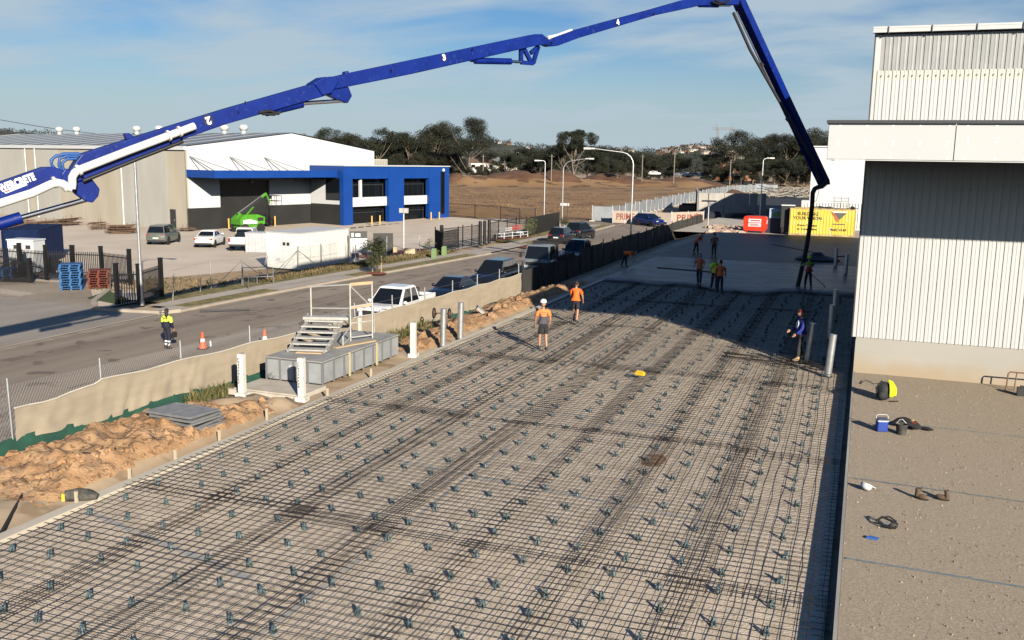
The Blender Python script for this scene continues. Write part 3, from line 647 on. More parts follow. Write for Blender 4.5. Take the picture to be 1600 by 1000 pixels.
# yellow offcut and a rust patch on the bed
b = MB(); b.box((0, 0, .05), (.30, .13, .10)); b.cyl((-.12, 0, .11), (.12, 0, .11), .03, n=8)
tag(b.build('yellow_tool_case', mat('yellow_plastic', (.72, .48, .03), rough=.5), loc=gp(1000, 586, .14), rz=-.3), 'small yellow case lying on the steel mesh', 'tool case')
rp = MB(); n = 14
rp.add([(0, 0, 0)] + [((.28 + .12 * mn.noise(V((cos(k * .45) * 2, sin(k * .45) * 2, 5)))) * cos(2 * pi * k / n), .5 * sin(2 * pi * k / n), 0) for k in range(n)], [(0, 1 + k, 1 + (k + 1) % n) for k in range(n)])
struct(rp.build('rust_stain', mat('rust_stain', (.19, .095, .04), (.36, .24, .15), scale=6, rough=.95), loc=gp(1022, 719, .006)))
# paint setting-out marks on the bed and string lines on the pad
M_bpaint = mat('faded_blue_paint', (.27, .31, .345), (.44, .39, .32), scale=5, rough=.95, lo=.3, hi=.6)
q = MB()
for (x0, y0, x1, y1, w) in ((-13.4, 13.1, -8.9, 11.9, .16), (-12.4, 18.6, -1.5, 17.2, .12), (-7.7, 10, -7.6, 20.5, .09), (-13, 24.0, -2, 23.4, .12)):
    q.beam((x0, y0, .004), (x1, y1, .004), w, .002)
struct(q.build('paint_marks', M_bpaint))
M_str = mat('blue_chalk_line', (.10, .19, .25), (.22, .25, .25), scale=6, rough=.9)
for (p0, p1, w) in ((gp(1322, 873, .25), gp(1640, 925, .25), .05), (gp(1330, 747, .25), gp(1640, 790, .25), .026), (gp(1436, 665, .25), gp(1640, 688, .25), .02)):
    x0, y0, x1, y1 = p0.x, p0.y, p1.x, p1.y
    q = MB(); k0 = 30
    for k in range(k0):
        a, b = k / k0, (k + 1) / k0; p = V((lerp(x0, x1, a), lerp(y0, y1, a) + .02 * mn.noise(V((a * 9, y0, 0))), .262)); p2 = V((lerp(x0, x1, b), lerp(y0, y1, b) + .02 * mn.noise(V((b * 9, y0, 0))), .262)); ww = w * (1 + .6 * mn.noise(V((k * .7, y0, 2)))); q.beam(p, p2, ww, .003)
    struct(q.build('chalk_line', M_str))
# ------------------------------------------------------------------ site fence: galvanised posts, chain mesh, tan cloth, green silt cloth
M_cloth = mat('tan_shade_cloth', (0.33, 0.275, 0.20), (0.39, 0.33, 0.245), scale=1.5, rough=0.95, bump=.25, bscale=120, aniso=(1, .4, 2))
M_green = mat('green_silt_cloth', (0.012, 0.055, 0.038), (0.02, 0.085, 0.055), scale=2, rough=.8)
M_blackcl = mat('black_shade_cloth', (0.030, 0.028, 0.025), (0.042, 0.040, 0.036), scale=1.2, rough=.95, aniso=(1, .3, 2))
M_hem = mat('pale_hem', (.52, .48, .41), rough=.8)
M_wire = mat('galvanised_wire', (.30, .30, .30), rough=.5, metal=.5)
FX = -17.9
sf = thing('site_fence', 'long chain mesh site fence with tan shade cloth and green silt cloth along its foot', 'fence', (FX, 0, 0))
pm = MB(); pm.cyl((0, 0, -.3), (0, 0, 1.80), .03, n=8); pme = pm.mesh('post', M_galv, 60)
py_ = [15.35, 18.1, 21.1, 24.3, 27.6, 30.9, 33.9, 36.95, 39.9, 42.9, 45.9, 49.0]
for i, y in enumerate(py_):
    o = ob('post', pme, sf, (0, y, fencez(y))); o.rotation_euler = (R(rnd.uniform(-1.2, 1.2)), R(rnd.uniform(-2.5, 1.0)), 0)
def ctop(y):   # sagging top hem of the cloth above the fence foot
    t = min(abs(y - p) for p in py_)
    return 1.27 - .05 * sst(0, 1.4, t) + (-.08 if y < 18 else 0) - .10 * sst(17.3, 16.2, y) * (1 if 15.35 < y < 18.1 else 0)
def cy_(y, v):
    k = .55 + .45 * mn.noise(V((y * .5, 7, 0))); wv = mn.noise(V((y * 2.1 + v * 2.2, v * .9, 3)))
    return .05 + (.10 * wv * k + .04 * mn.noise(V((y * 5.5 - v * 3, v * 1.3, 9)))) * (1.05 - .7 * v) * (1.6 if y < 22 else .8)
def cloth(name, y0, y1, m, v0, v1, step=.12, hem=True, par=sf, top=ctop, bottom=.24):
    q = MB()
    q.grid(spread((y0, y1, step)), [0, .2, .4, .6, .8, 1], lambda Y, v: (cy_(Y, v), Y, fencez(Y) + lerp(bottom + .06 * sin(Y * 1.3) - .1 * sst(22, 30, Y) - .05 * sst(30, 36, Y), top(Y), v)))
    o = q.build(name, m, par, 80)
    if hem:
        h = MB(); h.tube([(cy_(Y, 1), Y, fencez(Y) + top(Y)) for Y in spread((y0, y1, .4))], .022, 6); h.build('hem', M_hem, o)
    return o
for a, b in ((15.4, 18.05), (18.05, 24.3), (24.3, 33.9), (33.9, 42.9), (42.9, 49.2)): cloth('shade_cloth', a, b, M_cloth, 0, 1)
for a, b in ((13.5, 18.15), (18.15, 24.3), (24.3, 36), (36, 43)):
    q = MB(); q.grid(spread((a, b, .15)), [0, .35, .7, 1], lambda Y, v: (.02 + .05 * mn.noise(V((Y * 2, v, 4))) + .34 * (1 - v) ** 2, Y, fencez(Y) + lerp(-.06, .34 - .1 * sst(22, 30, Y) + .07 * sin(Y * 1.3), v))); q.build('silt_cloth', M_green, sf, 80)
# chain mesh (many fine wires, one piece) with a straining wire
ch = MB(); hh = 1.62
def wirez(Y, z): return (-.035, Y, fencez(Y) + z)
for k in range(int((49 - 8) / .085)):
    y = 8 + k * .085
    if y > 30: continue
    for s_ in (1, -1):
        y1 = y + s_ * hh * .55
        if y1 < 8: continue
        ch.tube([wirez(y, .1), wirez(y1, hh)], .0022, 3, cap=False)
for z in (.1, .85, hh): ch.tube([wirez(Y, z) for Y in spread((8, 49, 2))], .004, 4)
tag(ch.build('chain_mesh', M_wire, sf), kind='stuff')
# end panel of welded mesh at the near end
wp = MB()
for y in spread((9, 15.2, .1)): wp.tube([(0, y, -.05), (0, y, 1.75)], .004, 3)
for z in spread((0, 1.75, .22)): wp.tube([(0, 9, z), (0, 15.2, z)], .005, 3)
tag(wp.build('welded_mesh_panel', M_galv, sf), kind='stuff')
# black clad stretch in the shade of the building
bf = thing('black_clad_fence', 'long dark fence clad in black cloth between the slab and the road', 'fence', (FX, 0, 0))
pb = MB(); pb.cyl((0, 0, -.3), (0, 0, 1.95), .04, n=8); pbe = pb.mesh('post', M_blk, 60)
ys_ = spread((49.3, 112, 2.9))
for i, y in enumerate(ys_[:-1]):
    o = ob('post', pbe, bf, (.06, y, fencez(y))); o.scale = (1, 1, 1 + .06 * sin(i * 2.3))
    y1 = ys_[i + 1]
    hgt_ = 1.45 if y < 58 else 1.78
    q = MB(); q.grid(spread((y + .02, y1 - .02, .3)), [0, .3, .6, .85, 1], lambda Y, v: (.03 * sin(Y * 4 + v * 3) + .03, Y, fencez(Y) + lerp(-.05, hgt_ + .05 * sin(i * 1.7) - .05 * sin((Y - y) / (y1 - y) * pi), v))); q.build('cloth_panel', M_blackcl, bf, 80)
# black plastic heap against the fence
q = MB()
def heap(u, v):
    a = u * 2 * pi; rr = v; x = rr * cos(a) * .85; y = rr * sin(a) * 3.0
    return (x, y, (1 - rr ** 1.6) * (.62 - .10 * y) * (1 + .7 * mn.noise(V((x * 2.2, y * 1.1, 1)))) + .12 * mn.noise(V((x * 5, y * 4, 2))) * (1 - rr * .5))
q.grid(spread((0, 1, 1 / 40)), spread((0.0, 1, .1)), heap)
tag(q.build('plastic_sheet', mat('black_plastic', (.012, .013, .013), rough=.4), loc=gp(778, 505, -.45) + V((-.2, 0, -.1)), smooth=50), 'heap of crumpled black plastic sheeting against the tan fence', 'plastic sheet')

# ------------------------------------------------------------------ palisade fence of the yard
M_pal = mat('palisade_black', (.010, .010, .011), rough=.4)
pk = MB(); pk.box((0, 0, .95), (.045, .022, 1.9)); pk.add([(-.0225, -.011, 1.9), (.0225, -.011, 1.9), (.0225, .011, 1.9), (-.0225, .011, 1.9), (0, 0, 1.98)], [(0, 1, 4), (1, 2, 4), (2, 3, 4), (3, 0, 4)]); pke = pk.mesh('picket', M_pal)
pp = MB(); pp.box((0, 0, 1.08), (.19, .19, 2.16)); pp.box((0, 0, 2.18), (.22, .22, .05)); ppe = pp.mesh('post', M_pal)
def palisade(name, label, pts, z, cat='fence', step=.125, group=None, hgt_=1.0):
    t = thing(name, label, cat, (pts[0][0], pts[0][1], z), 0, group)
    o0 = V((pts[0][0], pts[0][1], 0))
    for i, p in enumerate(pts):
        ob('post', ppe, t, V((p[0], p[1], 0)) - o0).scale = (1, 1, hgt_)
    for a, b in zip(pts, pts[1:]):
        a = V((a[0], a[1], 0)) - o0; b = V((b[0], b[1], 0)) - o0; d = b - a; L = d.length; n = max(2, int(L / step)); an = math.atan2(d.y, d.x)
        for zz in (.22, 1.62 * hgt_): q = MB(); q.beam(a + V((0, 0, zz)), b + V((0, 0, zz)), .05, .055); q.build('rail', M_pal, t)
        for k in range(1, n): o = ob('picket', pke, t, a + d * k / n); o.rotation_euler = (0, 0, an); o.scale = (1, 1, .93 * hgt_)
    return t
g0 = lambda px, py, z=-1.12: tuple(gp(px, py, z))[:2]
palisade('palisade_fence', 'black steel palisade fence in front of the dark blue container', [g0(-60, 424), g0(-12, 429), g0(33, 433), g0(74, 437), g0(115, 437)], -1.12)
palisade('palisade_fence', 'black steel palisade fence behind the tall blue pallet stack', [g0(116, 437.4), g0(160, 439), g0(204, 445)], -1.12)
palisade('palisade_gate', 'black palisade gate section standing beside the tall street lamp', [g0(184, 476), g0(219, 477), g0(253, 464)], -1.1, 'gate', .13)
sgt = thing('sliding_gate', 'low black sliding gate leaf parked in front of the palisade fence', 'gate', gp(0, 440, -1.12))
A_, B_ = gp(0, 440, -1.12), gp(48, 441, -1.12); d = B_ - A_
for zz in (.2, 1.15): q = MB(); q.beam((0, 0, zz), d + V((0, 0, zz)), .06, .07); q.build('rail', M_pal, sgt)
q = MB(); q.beam((0, 0, 1.6), d * 1.3 + V((0, 0, .9)), .06, .08); q.build('brace', M_pal, sgt)
for k in range(26): o = ob('picket', pke, sgt, d * k / 26); o.scale = (1, 1, .66)
ob('post', ppe, sgt, d * 1.0).scale = (1, 1, .68)
gp2 = thing('black_sheet', 'flat black sheet leaning at the fence behind the blue pallets', 'panel', gp(70, 436, -1.12))
q = MB(); q.prism([(0, 0, .3), (1.2, -.3, .6), (1.9, -.4, 1.25), (.1, 0, 1.5)], (.05, .05, 0)); q.build('sheet', M_pal, gp2)

# ------------------------------------------------------------------ black welded mesh fence and gate by the driveway
M_bm = mat('black_mesh_fill', (.012, .012, .012), rough=.5)
bp_ = MB(); bp_.box((0, 0, 1.0), (.07, .07, 2.0)); bpe = bp_.mesh('post', M_pal)
bgp = MB(); bgp.cyl((0, 0, 0), (0, 0, 2.15), .16, n=12); bgp.sph((0, 0, 2.15), (.16, .16, .1), 12, 6); bge = bgp.mesh('gate_post', M_pal, 50)
def wiremesh(a, b, h, name, par, sp=.11, r=.006):
    a = V(a); b = V(b); d = b - a; L = d.length; q = MB(); n = int(L / sp)
    for k in range(n + 1): p = a + d * k / n; q.tube([p + V((0, 0, .08)), p + V((0, 0, h))], r, 3, cap=False)
    for z in spread((.1, h, .24)): q.tube([a + V((0, 0, z)), b + V((0, 0, z))], r, 3, cap=False)
    o = q.build(name, M_bm, par); o['kind'] = 'stuff'; return o
def meshfence(name, label, pts, z, cat='fence', h=1.85, r=.0075):
    t = thing(name, label, cat, (pts[0][0], pts[0][1], z)); o0 = V((*pts[0], 0))
    for p in pts: ob('post', bpe, t, V((*p, 0)) - o0)
    for a, b in zip(pts, pts[1:]):
        a = V((*a, 0)) - o0; b = V((*b, 0)) - o0
        for zz in (.1, h): q = MB(); q.beam(a + V((0, 0, zz)), b + V((0, 0, zz)), .05, .05); q.build('rail', M_pal, t)
        wiremesh(a, b, h, 'wire_mesh', t, .085, r)
    return t
z_ = -1.05
meshfence('mesh_gate', 'black mesh sliding gate standing closed across the driveway', [g0(692, 391), g0(723, 387), g0(737, 385), g0(752, 382)], z_, 'gate', 1.8, .010)
meshfence('mesh_gate', 'black mesh gate leaf folded out toward the footpath', [g0(680, 391), g0(691, 396), g0(716, 390)], z_, 'gate', 1.75, .013)
for (x, y, l) in ((690, 392, 'round black gate post at the near end of the sliding gate'), (750, 383, 'round black gate post at the far end of the sliding gate'), (757, 382, 'second round black gate post beside the white hoist'), (764, 380, 'third round black gate post beside the white hoist')):
    o = ob('gate_post', bge, None, gp(x, y, z_)); tag(o, l, 'gate post', 'round black gate posts')
meshfence('mesh_fence', 'black mesh fence running from the gate posts toward the far dark fence', [g0(765, 380), g0(779, 376), g0(792, 374), g0(806, 371), g0(822, 368)], z_)
meshfence('mesh_fence', 'black mesh fence along the far side of the yard', [g0(700, 341), g0(742, 344), g0(782, 348), g0(812, 352), g0(836, 352)], z_ + .05, 'fence', 1.9, .008)
df = thing('dark_slat_fence', 'solid black slat fence panel beside the street tree', 'fence', gp(822, 368, z_))
A_, B_ = gp(822, 370, z_) - gp(822, 368, z_), gp(873, 357, z_) - gp(822, 368, z_)
for k in range(46):
    p = A_.lerp(B_, k / 45); q = MB(); q.box((0, 0, .98), (.1, .2, 1.9 + .03 * (k % 2))); o = q.build('slat', M_pal, df); o.location = p; o.rotation_euler = (0, 0, R(10))
q = MB(); q.beam(A_ + V((-.08, 0, .9)), B_ + V((-.08, 0, .9)), .03, 1.75); q.build('backing', M_blk, df)

# chain wire fence along the verge (galvanised posts, fine wire) with a gate frame
vf = thing('verge_fence', 'thin galvanised chain wire fence with bent posts along the verge of the dirt strip', 'fence', gp(274, 472, -1.1))
o0 = gp(274, 472, -1.1)
vp_ = [(270, 470), (313, 456), (330, 452), (378, 446), (418, 436), (466, 424), (503, 419), (538, 412), (556, 416), (604, 404), (656, 396)]
pv = MB(); pv.cyl((0, 0, 0), (0, 0, 1.75), .028, n=6); pve = pv.mesh('post', M_galv, 60)
pth = []
for i, p in enumerate(vp_):
    w = gp(*p, -1.1) - o0; pth.append(w); o = ob('post', pve, vf, w); o.rotation_euler = (R(rnd.uniform(-3, 3)), R(rnd.uniform(-4, 4)), 0); o.scale = (1, 1, rnd.uniform(.85, 1.05))
for z in (.1, .9, 1.65): q = MB(); q.tube([p + V((0, 0, z)) for p in pth], .006, 4); q.build('wire', M_wire, vf)
for a, b in ((3, 4), (3, 2), (5, 4), (5, 6)):
    q = MB(); q.tube([pth[a] + V((0, 0, 1.5)), pth[a].lerp(pth[b], .9) + V((0, 0, .1))], .018, 5); q.build('stay', M_galv, vf)
q = MB()
for a, b in zip(pth[3:], pth[4:]):
    n = int((b - a).length / .12)
    for k in range(n):
        for s_ in (1, -1):
            p = a.lerp(b, k / n); e = a.lerp(b, min(1, max(0, (k + s_ * 9) / n))); q.tube([p + V((0, 0, .1)), e + V((0, 0, 1.6))], .0022, 3, cap=False)
tag(q.build('chain_mesh', M_wire, vf), kind='stuff')
hg = thing('hurdle_frame', 'low galvanised pipe hurdle leaning by the white site cabin', 'hurdle', gp(380, 446, -1.1))
for pts in ([(0, 0, 0), (0, 0, 1.1)], [(1.3, 1.3, 0), (1.3, 1.3, 1.1)], [(0, 0, 1.1), (1.3, 1.3, 1.1)], [(0, 0, .5), (1.3, 1.3, .5)], [(.6, .6, 0), (.6, .6, .5)]): q = MB(); q.tube(pts, .022, 5); q.build('rail', M_galv, hg)

# grey temporary fence running to the far trees, and the banner fence
M_tf = mat('pale_grey_mesh_cloth', (.19, .21, .235), (.27, .29, .31), scale=.6, rough=.7)
tfn = thing('temporary_fence', 'long pale grey temporary fence between the brown field and the works', 'fence', (-33.4, 121, -.95))
tpts = [gp(925, 346, -.95), gp(957, 347, -.95)] + [gp(px, py, -.95) for px, py in ((985, 340), (1010, 333), (1040, 326), (1068, 319), (1090, 314), (1112, 308), (1132, 304), (1150, 301), (1180, 299), (1215, 299))]
pan_ = []
for a, b in zip(tpts, tpts[1:]):
    L = (b - a).length; n = max(1, round(L / 3.6))
    for k in range(n): pan_.append((a.lerp(b, k / n), a.lerp(b, (k + 1) / n)))
M_foot = mat('concrete_foot', (.55, .5, .42), rough=.9)
for i, (a, b) in enumerate(pan_):
    a = a - tfn.location; b = b - tfn.location; d = b - a; hh2 = 2.0 + .12 * sin(i * 2.7); lean = .06 * sin(i * 1.9)
    q = MB(); nn = V((-d.y, d.x, 0)).normalized() * lean
    q.add([a + d * .02 + V((0, 0, .12)), a + d * .98 + V((0, 0, .12)), a + d * .98 + nn + V((0, 0, hh2)), a + d * .02 + nn + V((0, 0, hh2))], [(0, 1, 2, 3)])
    q.build('fence_panel', M_tf, tfn)
    q = MB(); q.cyl(a, a + nn + V((0, 0, hh2 + .15)), .035, n=6); q.build('post', M_galv, tfn)
    q = MB(); q.box(a + V((0, 0, .08)), (.7, .28, .16)); q.build('foot', M_foot, tfn)
M_ban = mat('banner_white', (.36, .30, .245), (.42, .36, .295), scale=.8, rough=.8)
M_bred = mat('banner_red', (.24, .055, .035), rough=.8)
for (p0, p1, txt, lab) in (((957, 349), (995, 350), 'PRIME', 'white banner with red PRIME lettering behind the tall street lamp'), ((1003, 351), (1048, 353), '', 'plain white banner panel behind the dark blue hatchback'), ((1049, 352), (1099, 350), 'PRIME', 'white banner with red PRIME lettering past the dark blue hatchback')):
    a, b = gp(*p0, -.95), gp(*p1, -.95); t = thing('banner', lab, 'banner', a, 0, 'banners on the far site fence'); d = b - a; d.z = 0
    q = MB(); q.beam((0, 0, .85), d + V((0, 0, .85)), .04, 1.55); q.build('sheet', M_ban, t)
    for e in (0, .5, 1): q = MB(); q.cyl(d * e, d * e + V((0, 0, 1.75)), .035, n=6); q.build('post', M_galv, t)
    if txt:
        nrm = V((d.y, -d.x, 0)).normalized()
        text('lettering', txt, 1.15, d * .52 + V((0, 0, .85)) + nrm * .03, d, (0, 0, 1), M_bred, t, bold=.02, sx=d.length * .78 / 3.1)
# ------------------------------------------------------------------ concrete pump boom, one vertical plane over the road and slab
BN = V((cos(R(-32)), sin(R(-32)), 0)); B0 = gp(1246, 448, .1)
bpt = lambda x, y, off=0.0: inplane(x, y, B0 + BN * off, BN)
bm = thing('concrete_pump_boom', 'long jointed blue concrete pump boom reaching over the road and slab', 'pump boom', bpt(100, 282))
bo = bm.location.copy()
def plate(name, pts, w, m=M_blue, off=0.0, par=bm, bev=True):
    P = [bpt(x, y, off) - bo - BN * w / 2 for x, y in pts]
    q = MB(); q.prism(P, BN * w); o = q.build(name, m, par)
    if bev:
        md = o.modifiers.new('edge', 'BEVEL'); md.width = .03; md.segments = 2; md.limit_method = 'ANGLE'
    return o
def pipe(name, pts, r, m, off=.42, par=bm, n=10):
    q = MB(); q.tube([bpt(x, y, off) - bo for x, y in pts], r, n); return q.build(name, m, par, 50)
# sections
s1 = plate('boom_section', [(-330, 388), (-330, 420), (0, 313), (60, 292), (94, 280), (103, 276), (101, 271), (92, 264), (80, 260.5), (66, 261), (50, 266.5), (0, 284)], .62)
s2 = plate('boom_section', [(105, 286), (104, 279), (110, 262), (117, 251), (126, 240), (350, 170), (491, 130), (502, 124), (516, 123), (522, 133), (516, 142), (501, 151), (350, 194), (290, 215), (214, 246), (130, 281)], .55)
s3 = plate('boom_section', [(518, 140), (513, 128), (524, 119), (542, 114.5), (831, 54), (843, 54), (851, 62), (846, 71), (836, 71.5), (814, 76.5), (640, 116), (522, 139.5)], .45)
s4 = plate('boom_section', [(838, 64), (846, 56), (856, 64), (866, 58.5), (900, 46.2), (1020, 13.5), (1067, 0), (1140, -8), (1152, -3), (1150, 8), (1132, 8), (1090, 9.5), (1020, 24.5), (900, 60), (868, 72), (855, 73), (845, 69)], .38)
s5 = plate('boom_section', [(1149, -2), (1152, -6), (1157, -3), (1163, 10), (1231, 157), (1290, 281), (1291, 288), (1284, 289), (1218, 150), (1153, 10)], .56, off=-.28)
# knuckle plates and links
plate('knuckle_plate', [(104, 288), (117, 303), (132, 314), (143, 316.5), (152, 306), (154, 295), (136, 272), (122, 276)], .34)
plate('knuckle_plate', [(508, 148), (530, 158), (541, 161.5), (547.5, 150), (542, 136), (520, 134)], .30)
plate('joint_boss', [(484, 131), (500, 121), (518, 120), (524, 126), (512, 146), (498, 150)], .70)
plate('joint_boss', [(92, 272), (98, 263), (110, 265), (112, 280), (103, 290), (94, 285)], .72)
for pts in ([(814, 73), (814, 98)], [(814, 97.5), (833, 99)], [(833, 99), (841, 72)], [(817, 73), (829, 96)], [(829, 83), (841, 73)]):
    q = MB(); q.beam(bpt(*pts[0]) - bo, bpt(*pts[1]) - bo, .16, .12, up=BN); q.build('link_arm', M_blue, bm)
plate('cylinder_bracket', [(726, 92), (742, 90), (744, 97), (738, 97)], .2)
plate('cylinder_bracket', [(390, 181), (432, 166), (440, 174), (430, 176)], .24)
plate('lug', [(193, 208), (201, 208), (209, 215), (209, 219), (196, 218)], .3)
plate('lug', [(537, 118), (537, 112), (542, 111), (543, 118)], .3)
# rams
pipe('ram_barrel', [(-40, 362), (33, 340)], .185, M_blue, 0.02); pipe('ram_rod', [(33, 340), (137, 311)], .085, M_chrome, 0.02)
pipe('ram_barrel', [(415, 175), (472, 161.5)], .16, M_blue, 0.02); pipe('ram_rod', [(472, 161.5), (540, 157)], .075, M_chrome, .02)
pipe('ram_barrel', [(742, 95), (798, 96)], .13, M_blue, .02); pipe('ram_rod', [(798, 96), (815, 97)], .06, M_chrome, .02)
pipe('ram_barrel', [(1092, 8.5), (1122, 9)], .09, M_blue, .02); pipe('ram_rod', [(1122, 9), (1141, 9)], .045, M_chrome, .02)
# white delivery line on the near side, blue hoses over the first joint
M_pipe = mat('white_pipe', (.74, .73, .71), (.66, .65, .63), scale=3, rough=.4)
pipe('delivery_pipe', [(-330, 421), (0, 318), (50, 302), (80, 288), (88, 285.5), (97, 287), (107, 293), (112, 294)], .13, M_pipe, .50)
pipe('delivery_pipe', [(112, 295), (113, 287), (113, 277), (117, 270), (124, 265.5), (200, 236), (275, 208), (304, 197)], .125, M_pipe, .46)
for a, b in (((83, 285.5), (87, 284.5)), ((103, 290), (107, 292.5)), ((121, 267), (125, 265)), ((279, 206), (282, 205)), ((262, 212.5), (265, 211.5))): pipe('pipe_clamp', [a, b], .18, M_pipe, .48)
for pts in ([(126, 243), (108, 241), (88, 243), (80, 250), (81, 258), (90, 268), (98, 276)], [(122, 245), (105, 244), (93, 248), (92, 258), (97, 268), (105, 276)], [(120, 248), (104, 249), (97, 255), (99, 264), (104, 272)], [(124, 240), (100, 240), (84, 246), (79, 254)]): pipe('hydraulic_hose', pts, .045, mat('blue_hose', (.01, .07, .26), rough=.5), .25)
pipe('pipe_underside', [(130, 283), (216, 248), (286, 221)], .06, M_blk, .30)
for pts in ([(404, 176), (420, 173), (436, 178)], [(410, 178), (428, 179), (438, 175)], [(1112, 3), (1122, 6), (1136, 3)], [(1118, 1), (1130, 5), (1140, 0)]): pipe('hydraulic_hose', pts, .05, M_blk, .3)
for (x, y) in ((372, 175), (505, 132), (738, 77), (611, 110), (96, 274), (862, 67), (1021, 22), (383, 160)): pipe('bolt_head', [(x, y), (x + .6, y)], .05, M_blk, .33)
pipe('delivery_pipe', [(855, 60), (870, 57), (893, 48.5)], .10, M_pipe, -.35)
pipe('delivery_pipe', [(1146, 20), (1172, 78), (1270, 250), (1281, 284)], .075, M_dark, .22)
pipe('hand_rail', [(1151, 18), (1192, 104), (1232, 186)], .02, M_galv, .20)
for (x, y) in ((1189, 101), (1231, 186)): pipe('pipe_clamp', [(x - 1, y - 1), (x + 1.5, y + 1.5)], .12, M_dark, .22)
# end elbow and rubber hose
pipe('end_elbow', [(1288, 283), (1289, 288), (1285, 291), (1278, 292.5), (1273, 295), (1270, 301)], .13, M_dark, .1)
pipe('end_hose', [(1270, 300), (1269, 320), (1266, 350), (1260, 388), (1251, 428), (1246, 449)], .125, M_rub, .1)
pipe('safety_strap', [(1280, 292), (1279, 303), (1275, 314), (1271, 317)], .012, M_dark, .1)
# numbers and lettering on the near faces
def on_face(body, x, y, x2, y2, size, off, m, par, name='lettering', flip=1, **k):
    xd = bpt(x2, y2, off) - bpt(x, y, off); upv = BN.cross(xd) * 1.0
    if upv.z < 0: upv = -upv
    return text(name, body, size, bpt(x, y, off) - bo, xd * flip, upv * flip, m, par, **k)
for (c, x, y, w, par, off, fl) in (('2', 325.5, 188, 9, s2, .29, -1), ('3', 694, 90, 5, s3, .24, 1), ('4', 965.5, 35, 5, s4, .205, 1)):
    dd = MB(); P = bpt(x, y, off - .008) - bo; e1 = (bpt(x + 1, y - .3, off) - bpt(x, y, off)).normalized(); e2 = BN.cross(e1)
    n = 18; r_ = .20 if c == '2' else .16; dd.prism([P + e1 * r_ * cos(2 * pi * k / n) * .85 + e2 * r_ * sin(2 * pi * k / n) for k in range(n)], BN * .003); dsk = dd.build('number_disc', mat('dark_navy_print', (.008, .012, .05), rough=.5), bm)
    on_face(c, x, y, x + 3, y - .8, .33 if c == '2' else .30, off, M_wtext, bm, 'number', fl, bold=.018)
on_face('POWERCRETE', 19.5, 288.2, 33.5, 283.2, .29, .325, M_wtext, bm, bold=.016, sx=.70)
q = MB(); P = [bpt(x, y, .316) - bo for x, y in ((4, 298), (40, 285.6), (43, 289), (9, 302.5))]; q.prism(P, BN * .003); q.build('white_decal', M_wtext, bm)
q = MB(); P = [bpt(x, y, .321) - bo for x, y in ((7, 297.4), (11, 297.6), (16, 295), (15.5, 297.5), (11, 300), (8, 300))]; q.prism(P, BN * .003); q.build('red_swoosh', mat('decal_red', (.45, .08, .06), rough=.5), bm)
# ------------------------------------------------------------------ vehicles
def paint(name, c, c2=None, rough=.3):
    m = mat(name, c, c2, scale=2, rough=rough); m.node_tree.nodes['Principled BSDF'].inputs['Coat Weight'].default_value = .5; return m
M_cglass = mat('car_glass', (.008, .010, .012), rough=.03, spec=.75)
M_rim = mat('alloy_rim', (.45, .45, .46), rough=.3, metal=.8)
M_tyre = mat('tyre_rubber', (.016, .016, .016), rough=.9)
M_tail = mat('tail_red', (.30, .012, .012), rough=.25)
M_head = mat('headlight_glass', (.55, .56, .58), rough=.1)
M_trim = mat('black_trim', (.02, .02, .021), rough=.6)
M_plate = mat('number_plate', (.62, .60, .52), rough=.5)
def wheel_mesh(r, w):
    q = MB(); q.lathe([(r * .62, -w / 2), (r * .93, -w / 2), (r, -w * .35), (r, w * .35), (r * .93, w / 2), (r * .62, w / 2)], n=20)
    q.v = [(x, z, y) for x, y, z in q.v]; a = q.mesh('tyre', M_tyre, 40)
    q = MB(); q.cyl((0, -w * .40, 0), (0, w * .40, 0), r * .64, n=18)
    b = q
    for k in range(5):
        t = 2 * pi * k / 5
        for s_ in (-1, 1): b.beam((0, s_ * w * .43, 0), (r * .58 * cos(t), s_ * w * .43, r * .58 * sin(t)), r * .16, .02, up=(0, 1, 0))
    return a, b.mesh('rim', M_rim, 40)
WM = {}
def wheels(t, xs, half, r, w=.2):
    key = (round(r, 2), w)
    if key not in WM: WM[key] = wheel_mesh(r, w)
    ar = MB(); ar.cyl((0, -.03, 0), (0, .03, 0), r * 1.17, n=20); 
    am = WM.setdefault(('arch', round(r, 2)), ar.mesh('wheel_arch', M_trim, 40))
    for x in xs:
        for s_ in (-1, 1):
            ob('wheel_arch', am, t, (x, s_ * (half - .022), r + .01))
            a = ob('wheel', WM[key][0], t, (x, s_ * (half - w / 2 + .025), r)); ob('rim', WM[key][1], a)
def body_loft(st, m, t, name='body'):
    """st: stations (x, z low, z deck, half width); a rounded lower body"""
    q = MB(); rings = []
    for x, zl, zd, w in st:
        h = zd - zl
        half = [(0, zl), (w * .80, zl), (w * .96, zl + h * .12), (w, zl + h * .38), (w * .985, zl + h * .68), (w * .94, zl + h * .90), (w * .84, zd - .004), (w * .45, zd + .012), (0, zd + .018)]
        ring = [(x, y, z) for y, z in half] + [(x, -y, z) for y, z in half[-2:0:-1]]
        rings.append(ring)
    n = len(rings[0]); o = len(q.v)
    for r_ in rings: q.v.extend(r_)
    for i in range(len(rings) - 1):
        for k in range(n):
            a = o + i * n + k; b = o + i * n + (k + 1) % n; q.f.append((a, a + n, b + n, b)); q.m.append(0)
    q.f.append(tuple(o + k for k in range(n))); q.m.append(0)
    e = o + (len(rings) - 1) * n; q.f.append(tuple(e + k for k in reversed(range(n)))); q.m.append(0)
    return q.build(name, m, t, 38)
